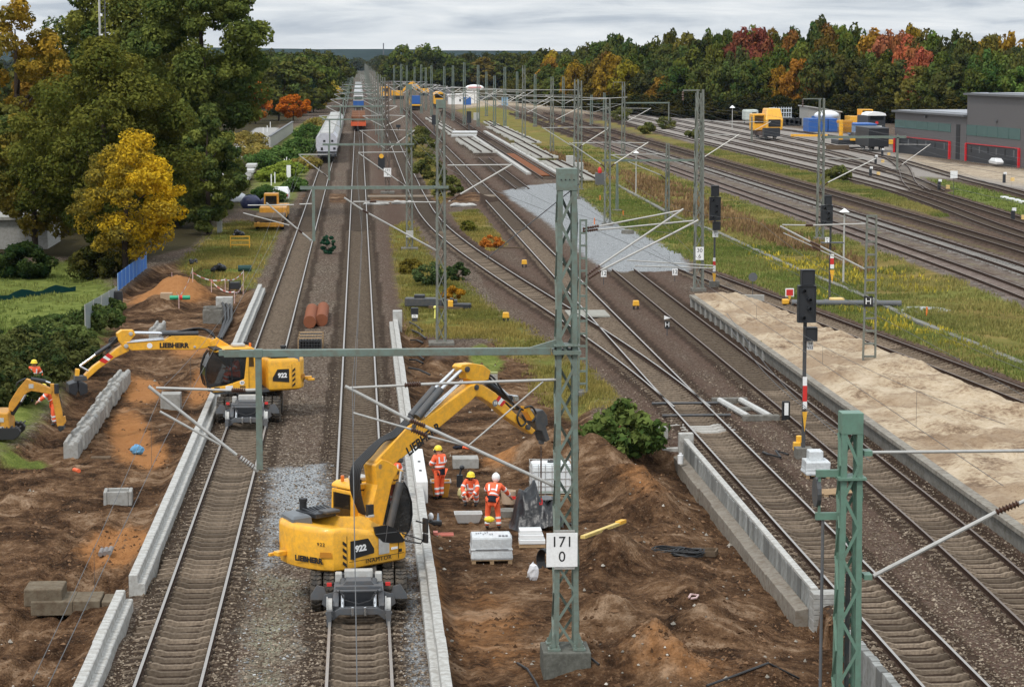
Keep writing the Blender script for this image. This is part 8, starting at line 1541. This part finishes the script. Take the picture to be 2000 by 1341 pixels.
def bush(label, px, py, h, W_, c1, c2, seed, npuff=40, nleaf=110, size=0.14, **k): g = P(px, py); return tree(label, (g[0], g[1]+W_*0.2, g[2]-0.05), h, W_, c1, c2, seed, npuff, nleaf, size, z0=0.0, trunk=False, name=k.pop('name', 'shrub'), puff=k.pop('puff', 0.26), **k)
bush('dense green leafy bush at the turnout beside the tall mast', 1222, 862, 2.0, 3.3, (0.055,0.095,0.025), (0.15,0.185,0.05), 21, 80, 42, 0.22, name='leafy_bush', puff=0.19)
bush('small golden orange bush at the second portal mast', 886, 596, 1.15, 1.5, (0.34,0.16,0.01), (0.46,0.24,0.03), 22, 26, 80, 0.1)
bush('bright orange low shrub with a pole between the diverging tracks', 958, 484, 0.9, 1.9, (0.42,0.12,0.02), (0.55,0.24,0.05), 23, 24, 80, 0.11)
bush('grey-green bush just left of the second portal mast', 842, 560, 1.7, 2.2, (0.05,0.08,0.03), (0.10,0.14,0.05), 24, 34, 90, 0.12)
bush('dark green bush right of the second portal mast', 895, 548, 1.2, 1.5, (0.03,0.055,0.02), (0.07,0.10,0.035), 25, 24, 80, 0.12)
bush('yellow-green bush left of the grey-green bush', 803, 535, 1.0, 1.9, (0.12,0.10,0.02), (0.22,0.17,0.03), 31, 26, 80, 0.12)
bush('small green frame-like shrub between the main tracks', 640, 496, 1.5, 1.2, (0.02,0.07,0.04), (0.05,0.11,0.06), 32, 26, 110, 0.1)
bush('yellow green weed bush between the diverging tracks', 915, 452, 0.9, 1.6, (0.10,0.11,0.02), (0.18,0.17,0.03), 33, 22, 70, 0.13)
bush('small weed with yellow leaves on the platform edge', 1485, 690, 0.6, 0.7, (0.2,0.2,0.03), (0.3,0.26,0.03), 34, 10, 50, 0.08)
bush('dark green shrub in front of the low pale building', 45, 545, 2.3, 4.4, (0.016,0.035,0.012), (0.05,0.075,0.02), 35, 55, 130, 0.17, name='big_shrub', puff=0.2)
bush('dark shrub under the ochre tree near the blue fence', 190, 545, 2.2, 4.2, (0.03,0.04,0.012), (0.10,0.09,0.02), 36, 50, 110, 0.17)
for k, (px, py, h, w, dark) in enumerate(((30,700,1.5,4.5,1),(110,690,1.4,3.6,0),(185,640,1.3,2.8,0),(60,745,1.6,4.5,1),(-60,720,1.7,4.5,1),(140,720,1.4,3.2,1),(20,790,1.5,3.8,1),(105,655,1.0,3.6,0),(205,615,1.0,2.0,0),(-40,800,1.5,3.6,1),(60,690,1.1,3.0,0))):
    bush(('bramble thicket on the bank %s' % ('below the lawn edge','by the mesh fence','at the end of the mesh fence','behind the worker by the small excavator','at the left picture edge','above the dug trench','behind the small excavator','on the lawn edge','under the mesh fence','at the lower left of the bank','in the middle of the bank')[k]), px, py, h, w, (0.03,0.05,0.018) if dark else (0.05,0.085,0.025), (0.11,0.115,0.035) if dark else (0.14,0.17,0.05), 40+k, 42, 110, 0.15, name='bramble', puff=0.22)
slope_b = ((545,320,2.2,6,0),(590,300,2.4,6,0),(605,272,2.5,6,0),(560,345,1.8,5,1),(520,395,1.5,4,0),(530,355,1.6,4,1),(500,310,2.0,7,2),(490,285,2.4,7,2),(575,375,1.4,3,0),(515,330,2.2,5,0),(620,255,2.4,6,2),(600,330,1.6,4,2))
for k, (px, py, h, w, c) in enumerate(slope_b):
    bush('%s shrub on the slope %s' % (('vivid green','lime green','yellow-brown')[c], ('left of the front wagon','beside the second wagon','further up by the pale train','above the white cabinet','by the navy tarpaulin','left of the white stakes','before the noise barrier','at the near end of the noise barrier','close to the left track','along the kerb of the left road','at the far end of the pale train','just left of the wagon front')[k]), px, py, h, w, ((0.06,0.115,0.028),(0.15,0.21,0.035),(0.21,0.175,0.045))[c], ((0.12,0.19,0.05),(0.26,0.31,0.05),(0.34,0.26,0.07))[c], 60+k, 40, 80, 0.26, name='slope_shrub')
for k, (px, py, h, w, lab) in enumerate(((1300,252,2.6,4.2,'round green shrub in the dry grass by the sidings'),(1265,262,2.4,3.4,'dark shrub at the end of the dry grass strip'),(1216,236,3.0,6,'long green shrub row far behind the dry grass'),(1355,270,1.6,3.0,'brown low shrub in the dry grass strip'),(1640,352,1.6,3.4,'brown-green shrub by the lamp-arm mast'),(870,385,2.4,3.2,'green shrub on the dirt heap between the tracks'),(825,310,3.6,4.6,'dark green shrub on the strip by the portal masts'),(838,350,3.0,4.0,'yellow-green shrub lower on the strip by the portal masts'),(820,280,3.0,4.4,'yellow-green shrub further up the strip'))): bush(lab, px, py, h, w, (0.08,0.10,0.03), (0.18,0.175,0.05), 80+k, 32, 80, 0.24)
tree('bright orange-red maple beyond the tall dark tree', at(499,242,None), 9.6, 9.0, (0.40,0.10,0.018), (0.52,0.20,0.03), 91, 60, 110, 0.42, z0=0.8)
tree('round orange tree at the far end of the noise barrier', at(573,240), 6.2, 8.4, (0.42,0.11,0.015), (0.56,0.18,0.02), 92, 45, 110, 0.42, z0=1.6)
tree('round dark green pine-like tree between the two orange ones', at(572,226), 12.5, 12.5, (0.038,0.073,0.038), (0.095,0.135,0.059), 93, 90, 120, 0.5, z0=0.5)
tree('yellowing tree behind the dark round one', at(622,215), 11.0, 12.0, (0.270,0.257,0.054), (0.702,0.459,0.054), 94, 60, 110, 0.55, z0=0.5)
# belts of trees: a few crowns of several habits, copied with their own size, turn and leaf colour
FOL = leaf_material('belt_leaves', None, None, use_obj=True, trans=0.2)
protos = []
for k in range(6): protos.append((crown('crown', 200+k, 1.0, 1.0, 0.0, 75, 46, 0.052, FOL, (0.7, 1.0, 0.9, 1.2, 0.8, 1.0)[k], None, (0.2, 0.18, 0.24, 0.2, 0.17, 0.22)[k], low=(0.2, 0.3, 0.15, 0.1, 0.3, 0.25)[k])))
tk = trunk_mb(1.0, 0.02, 5, 0.3).build('trunk', BARK, None); tkm = tk.data; bpy.data.objects.remove(tk)
def belt_tree(label, x, y, h, w, col, grp):
    t = thing('belt_tree', label, 'tree', (x, y, -0.3), random.uniform(0, 6.28), grp)
    o = bpy.data.objects.new('crown', random.choice(protos)); COL.objects.link(o); o.parent = t; o.scale = (w, w, h*0.94); o.location = (0, 0, h*0.06); o.color = (*col, 1)
    o = bpy.data.objects.new('trunk', tkm); COL.objects.link(o); o.parent = t; o.scale = (w*0.6, w*0.6, h*0.8); return t
CG = {'dark green': (0.046, 0.072, 0.022), 'mid green': (0.072, 0.10, 0.028), 'fresh green': (0.10, 0.14, 0.03), 'olive brown': (0.14, 0.105, 0.025), 'golden ochre': (0.30, 0.19, 0.025), 'rust orange': (0.24, 0.10, 0.03), 'crimson': (0.22, 0.06, 0.045), 'vivid orange-red': (0.38, 0.14, 0.06)}
special = [(1465,88,'crimson'),(1760,80,'vivid orange-red'),(1795,98,'vivid orange-red'),(1545,85,'rust orange'),(1160,150,'golden ochre'),(1185,125,'olive brown'),(1120,145,'golden ochre'),(1690,78,'golden ochre'),(1800,140,'olive brown'),(1620,150,'fresh green'),(1540,140,'golden ochre')]
def landmark(px): return ('behind the crowd of masts' if px < 1100 else 'behind the dry grass mast' if px < 1250 else 'beyond the 30 6 mast' if px < 1420 else 'behind the yellow rail crane' if px < 1560 else 'behind the blue containers' if px < 1680 else 'behind the black locomotive' if px < 1770 else 'behind the lower grey hall' if px < 1890 else 'behind the taller grey hall')
rr_ = random.Random(3); rowname = ('front row', 'second row', 'third row', 'rear row')
for row in range(4):
    px = 1004 + row*9
    while px < 2120:
        Y = np.interp(px, [1000, 1100, 1200, 1400, 1760, 1850, 2120], [820, 720, 650, 575, 545, 500, 470])+row*13+rr_.uniform(-4, 4); x = (px-UX)*Y/F
        topy = np.interp(px, [1000, 1090, 1200, 1300, 1400, 1500, 1600, 1700, 1800, 1900, 2100], [104, 88, 62, 66, 52, 62, 30, 54, 52, 62, 70]) + (0, 0, 0, 0)[row]+rr_.uniform(-8, 12); topy += (62, 34, 12, 0)[row]
        h = max(8, H-(topy-V0)*Y/F); w = rr_.uniform(9.5, 14)*(0.85+0.05*row); cn = rr_.choices(list(CG)[:5], (5, 5, 2.4, 1.2, 0.35))[0]
        for sx, sy, sc in special:
            if abs(sx-px) < 22 and abs(sy-topy-8) < 26: cn = sc
        belt_tree('%s tree, %s of the belt %s' % (cn, rowname[row], landmark(px)), x, Y, h, w, tuple(v*rr_.uniform(0.8, 1.25) for v in CG[cn]), 'trees of the wooded belt'); px += rr_.uniform(26, 44)*(0.8 if px < 1200 else 1.15)
for sx, sy, sc, wd in ((1452,55,'crimson',13),(1478,50,'crimson',12),(1762,60,'vivid orange-red',9),(1796,82,'vivid orange-red',9),(1545,60,'rust orange',9),(1165,112,'olive brown',11),(1190,102,'golden ochre',11),(1125,118,'golden ochre',9)):
    Y = float(np.interp(sx, [1000, 1100, 1200, 1400, 1760, 1850, 2120], [810, 710, 640, 580, 553, 508, 478]))+(16 if sc != 'golden ochre' and sc != 'olive brown' else -4); belt_tree('%s tree standing out of the belt %s' % (sc, landmark(sx)), (sx-UX)*Y/F, Y, H-(sy-V0)*Y/F, wd, CG[sc], 'bright trees of the belt')
# dark undergrowth along the foot of the belt
rows_ = []
for px in range(1010, 2130, 15):
    Y = float(np.interp(px, [1000, 1100, 1200, 1400, 1760, 1850, 2120], [800, 700, 628, 560, 532, 490, 460]))+random.uniform(-3, 6); x = (px-UX)*Y/F; rows_.append((x, Y, random.uniform(4, 7.5), random.uniform(8, 12)))
def merged_crowns(name, items, col, label=None):
    base = protos; V = []; T = []
    for (x, y, h, w) in items:
        me = random.choice(base); n = len(me.vertices); co = np.empty(n*3, np.float32); me.vertices.foreach_get('co', co); co = co.reshape(-1, 3); a = random.uniform(0, 6.28); c, s = math.cos(a), math.sin(a)
        step = 4*2; idx = (np.arange(n)//4) % 2 == 0; co = co[idx]; q = np.stack([(co[:, 0]*c-co[:, 1]*s)*w+x, (co[:, 0]*s+co[:, 1]*c)*w+y, co[:, 2]*h-0.3], 1); V.append(q)
        tt = np.empty(len(me.polygons)*4, np.float32); me.attributes['tint'].data.foreach_get('color', tt); T.append(tt.reshape(-1, 4)[idx[::4]])
    me = tri_mesh(name, np.concatenate(V), 4, np.concatenate(T), FOL); o = bpy.data.objects.new(name, me); COL.objects.link(o); o.color = (*col, 1); tag(o, kind='stuff'); return o
merged_crowns('undergrowth', rows_, (0.016, 0.026, 0.011))
# nearer far trees left and right of the line end
for k, (px, pyb, pyt, w, cn, lab) in enumerate(((785,150,86,17,'fresh green','rounded fresh green tree in the far middle, left of a pair'),(838,148,84,18,'fresh green','rounded fresh green tree in the far middle, right of a pair'),(900,158,112,20,'mid green','mid green tree behind the slate-roofed shed'),(940,160,110,20,'olive brown','olive tree behind the far white cabins'),(985,165,100,18,'mid green','mid green tree behind the portable toilets'),(760,158,112,14,'mid green','tree at the right side of the vanishing line'),(870,165,125,16,'mid green','lower tree before the far pair'),(1040,170,105,16,'mid green','tree at the left end of the wooded belt'))):
    Y = (pyb and 1150.0); x = (px-UX)*Y/F; belt_tree(lab, x, Y, H-(pyt-V0)*Y/F, w*1.15, CG[cn], None)
items = []
for Y in range(780, 2800, 38):                       # both sides of the straight line
    for s in (-1, 1):
        for j in range(5):
            off = (24+j*13+random.uniform(-4, 4)); 
            if s > 0: off += max(0, (1500-Y))*0.045
            if s > 0 and Y < 1150: continue
            items.append((s*off, Y+random.uniform(-12, 12), random.uniform(14, 19), random.uniform(13, 19)))
for Y in (2700, 2850, 3000):
    for j in range(120): items.append((-1500+j*25+random.uniform(-8, 8), Y+random.uniform(-40, 40), random.uniform(14, 22), random.uniform(24, 34)))
for Y in range(1250, 2600, 90):
    for j in range(14): items.append((90+j*26+random.uniform(-8, 8)+(Y-1250)*0.08, Y+random.uniform(-20, 20), random.uniform(13, 18), random.uniform(18, 26)))
for Y in range(300, 760, 34):
    for j in range(5): items.append((-46-j*17-Y*0.05+random.uniform(-5, 5), Y+random.uniform(-12, 12), random.uniform(10, 15), random.uniform(14, 18)))
merged_crowns('far_forest', items, (0.038, 0.055, 0.02))
li = 0
for (px, Y, pyt, w, cn) in ((545,560,112,15,'mid green'),(575,610,104,16,'mid green'),(605,640,106,16,'fresh green'),(635,700,108,14,'mid green'),(560,700,100,20,'mid green'),(600,760,98,20,'dark green'),(640,820,101,18,'dark green'),(590,660,112,10,'dark green'),(530,700,106,20,'dark green'),(612,650,114,12,'dark green'),(650,900,110,16,'dark green'),(515,720,104,18,'mid green')):
    belt_tree('%s tree in the far left wood, %s' % (cn, ('first from the tall dark tree','with a rounded top','catching the light','nearest the vanishing line','rising behind the first','highest of the group','behind the poles by the line','low and round before the others','hidden at the dark crown edge','low beside the yellowing tree','at the dark end by the line','behind the orange maple')[li]), (px-UX)*Y/F, Y, H-(pyt-V0)*Y/F, w, CG[cn], 'far left wood'); li += 1
# grass: blades grow where the ground is grassy
def tufts(name, polys, n, hgt, wid, c1, c2, seed, maxd=400, mind=30, nb=3, avoid=True):
    rg = np.random.default_rng(seed); V = []; T = []; got = 0
    for poly, share in polys:
        pa = np.array(poly); x0, y0 = pa.min(0); x1, y1 = pa.max(0); y0 = max(y0, mind); y1 = min(y1, maxd); want = int(n*share); k = 0; px_, py_ = [], []
        while k < want:
            m_ = want*4; yy = 1/rg.uniform(1/y1, 1/max(y0, 1), m_); xx = rg.uniform(max(x0, -0.3*y1), min(x1, 0.36*y1), m_); ok = (sdist(poly, xx, yy) < 0.6*rg.uniform(-3, 1, m_)) & (np.abs(xx) < 0.36*yy+3)
            if avoid: ok &= track_dist(xx, yy) > 1.7
            ok &= fbm(xx, yy, 2.2, 3, seed) > rg.uniform(0.3, 0.62, m_)
            px_.append(xx[ok]); py_.append(yy[ok]); k += int(ok.sum())
            if ok.sum() < 5: break
        X = np.concatenate(px_)[:want]; Y = np.concatenate(py_)[:want]; Z = np.concatenate([ground_z(X[i:i+50000], Y[i:i+50000]) for i in range(0, len(X), 50000)]) if len(X) else X
        big = 0.55+0.9*fbm(X, Y, 1.7, 3, seed+3)
        for b_ in range(nb):
            a = rg.uniform(0, 6.28, len(X)); r_ = rg.uniform(0, 0.18, len(X)); h = hgt*big*rg.uniform(0.5, 1.2, len(X)); w = wid*rg.uniform(0.7, 1.3, len(X))*(1+Y/150); bx, by = X+np.cos(a*3)*r_, Y+np.sin(a*3)*r_
            lx, ly = np.cos(a), np.sin(a); le = rg.uniform(0.1, 0.6, len(X))*h
            v = np.stack([np.stack([bx-ly*w, by+lx*w, Z-0.02], 1), np.stack([bx+ly*w, by-lx*w, Z-0.02], 1), np.stack([bx+lx*le, by+ly*le, Z+h], 1)], 1); V.append(v.reshape(-1, 3))
            tt = np.ones((len(X), 4)); tt[:, 0] = rg.uniform(0, 1, len(X)); tt[:, 1] = np.clip(1.6*(fbm(X, Y, 6.0, 3, seed+9)-0.2)+rg.normal(0, 0.15, len(X)), 0, 1); T.append(tt)
    me = tri_mesh(name, np.concatenate(V), 3, np.concatenate(T), leaf_material(name+'_blades', c1, c2, trans=0.3)); o = bpy.data.objects.new(name, me); COL.objects.link(o); tag(o, kind='stuff')
tufts('meadow_grass', [(Z_MEADOW, 0.72), (Z_DRY, 0.28)], 60000, 0.22, 0.02, (0.12,0.16,0.04), (0.34,0.285,0.10), 301)
tufts('bright_grass', [(Z_GREEN, 0.7), (Z_GRGR, 0.10), (Z_LAWN, 0.2)], 30000, 0.2, 0.022, (0.12,0.165,0.04), (0.24,0.26,0.075), 302)
tufts('trackside_grass', [(Z_GRASSC, 0.5), (Z_GRASSC2, 0.1), (Z_GRASSL, 0.25), (Z_STRIP, 0.15)], 34000, 0.2, 0.014, (0.16,0.165,0.045), (0.38,0.29,0.09), 303)
tufts('yellow_weeds', [(zone((1440,475),(1560,500),(1700,520),(1860,550),(1860,575),(1700,560),(1500,520)), 0.6), (zone((1560,560),(1760,620),(1900,660),(1900,690),(1700,640)), 0.4)], 800, 0.32, 0.04, (0.36,0.31,0.05), (0.55,0.43,0.06), 304)
tufts('brown_weeds', [(zone((1210,330),(1330,360),(1450,420),(1560,460),(1700,510),(1690,530),(1500,470),(1330,420),(1230,370)), 0.7), (zone((1060,290),(1150,320),(1200,350),(1130,340)), 0.3)], 4000, 0.5, 0.045, (0.17,0.105,0.055), (0.33,0.22,0.11), 305)
# loose stones on the near ballast and clods on the soil
def pebbles(name, test, n, s0, s1, cols, seed, ymax=120, zoff=0.0):
    rg = np.random.default_rng(seed); Y = 1/rg.uniform(1/ymax, 1/42.0, n*3); X = rg.uniform(-0.27, 0.34, n*3)*Y; ok = test(X, Y); X, Y = X[ok][:n], Y[ok][:n]; Z = np.concatenate([ground_z(X[i:i+50000], Y[i:i+50000]) for i in range(0, len(X), 50000)])+zoff; n = len(X)
    oc = np.array([(1,0,0),(0,1,0),(-1,0,0),(0,-1,0),(0,0,0.8),(0,0,-0.8)], float); fc = np.array([(0,1,4),(1,2,4),(2,3,4),(3,0,4),(1,0,5),(2,1,5),(3,2,5),(0,3,5)])
    s = (s0*(s1/s0)**(rg.uniform(0, 1, n)**2.2)); a = rg.uniform(0, 6.28, n); v = oc[None]*rg.uniform(0.6, 1.3, (n, 6, 1))*s[:, None, None]*rg.uniform(0.7, 1.3, (n, 1, 3)); c, q = np.cos(a)[:, None], np.sin(a)[:, None]
    vx = v[:, :, 0]*c-v[:, :, 1]*q+X[:, None]; vy = v[:, :, 0]*q+v[:, :, 1]*c+Y[:, None]; vz = v[:, :, 2]+Z[:, None]; V = np.stack([vx, vy, vz], 2)[:, fc].reshape(-1, 3)
    tt = np.ones((n, 4)); tt[:, 0] = rg.uniform(0, 1, n); tt[:, 1] = rg.uniform(0, 1, n)**1.5; me = tri_mesh(name, V, 3, np.repeat(tt, 8, 0), leaf_material(name+'_stone', cols[0], cols[1], trans=0.0)); o = bpy.data.objects.new(name, me); COL.objects.link(o); tag(o, kind='stuff')
inC = lambda X, Y: sdist(Z_SOIL_C, X, Y) < 0; inL = lambda X, Y: sdist(Z_SOIL_L, X, Y) < 0
pebbles('ballast_stones', lambda X, Y: ~inC(X, Y) & ~inL(X, Y) & (X > -6) & (X < 20) & (track_dist(X, Y) > 0.87) & ~((X > 9) & (X < 12.4) & (Y < 88)), 42000, 0.025, 0.055, ((0.10, 0.072, 0.05), (0.34, 0.28, 0.215)), 401, 110, 0.012)
pebbles('pale_stones', lambda X, Y: ((sdist(Z_LB1, X, Y) < 0.3) | (sdist(Z_LB3, X, Y) < 0) | (sdist(Z_LB2, X, Y) < -0.2)) & (np.abs(track_dist(X, Y)-0.755) > 0.12), 7000, 0.025, 0.05, ((0.14, 0.145, 0.15), (0.46, 0.46, 0.45)), 402, 90, 0.015)
pebbles('soil_clods', lambda X, Y: (inC(X, Y) | inL(X, Y)) & (fbm(X, Y, 1.5, 3, 55) > 0.46), 38000, 0.012, 0.10, ((0.075, 0.042, 0.024), (0.21, 0.125, 0.072)), 403, 130, -0.005)
pebbles('rubble', lambda X, Y: (inC(X, Y) | inL(X, Y)) & (fbm(X, Y, 2.5, 3, 56) > 0.52), 900, 0.03, 0.09, ((0.2, 0.18, 0.15), (0.5, 0.46, 0.4)), 404, 130, 0.01)
pebbles('gravel_stones', lambda X, Y: sdist(Z_GRAVEL, X, Y) < 0.5, 9000, 0.04, 0.10, ((0.17, 0.18, 0.185), (0.44, 0.45, 0.45)), 406, 280, 0.0)
pebbles('sand_clods', lambda X, Y: (sdist(Z_SANDP, X, Y) < -0.3) & (X > 20.2) & (X < TR['J']['f'](np.clip(Y, 60, 139))-2.2) & (fbm(X, Y, 1.5, 3, 58) > 0.5), 7000, 0.02, 0.13, ((0.16, 0.10, 0.06), (0.46, 0.35, 0.23)), 405, 139, 0.5)

# ---------------------------------------------------------------- air
b = MB(); b.box((400, 1900, 20), (4200, 4720, 50)); hz = b.build('haze', []); hz.data.materials.clear()
m = bpy.data.materials.new('haze_air'); m.use_nodes = True; nt = m.node_tree; nt.nodes.clear(); v = nd(nt, 'ShaderNodeVolumePrincipled', {'Color': (0.55, 0.72, 1.0, 1), 'Density': 0.00002}); nt.links.new(v.outputs[0], nd(nt, 'ShaderNodeOutputMaterial').inputs['Volume']); hz.data.materials.append(m); tag(hz, kind='stuff')
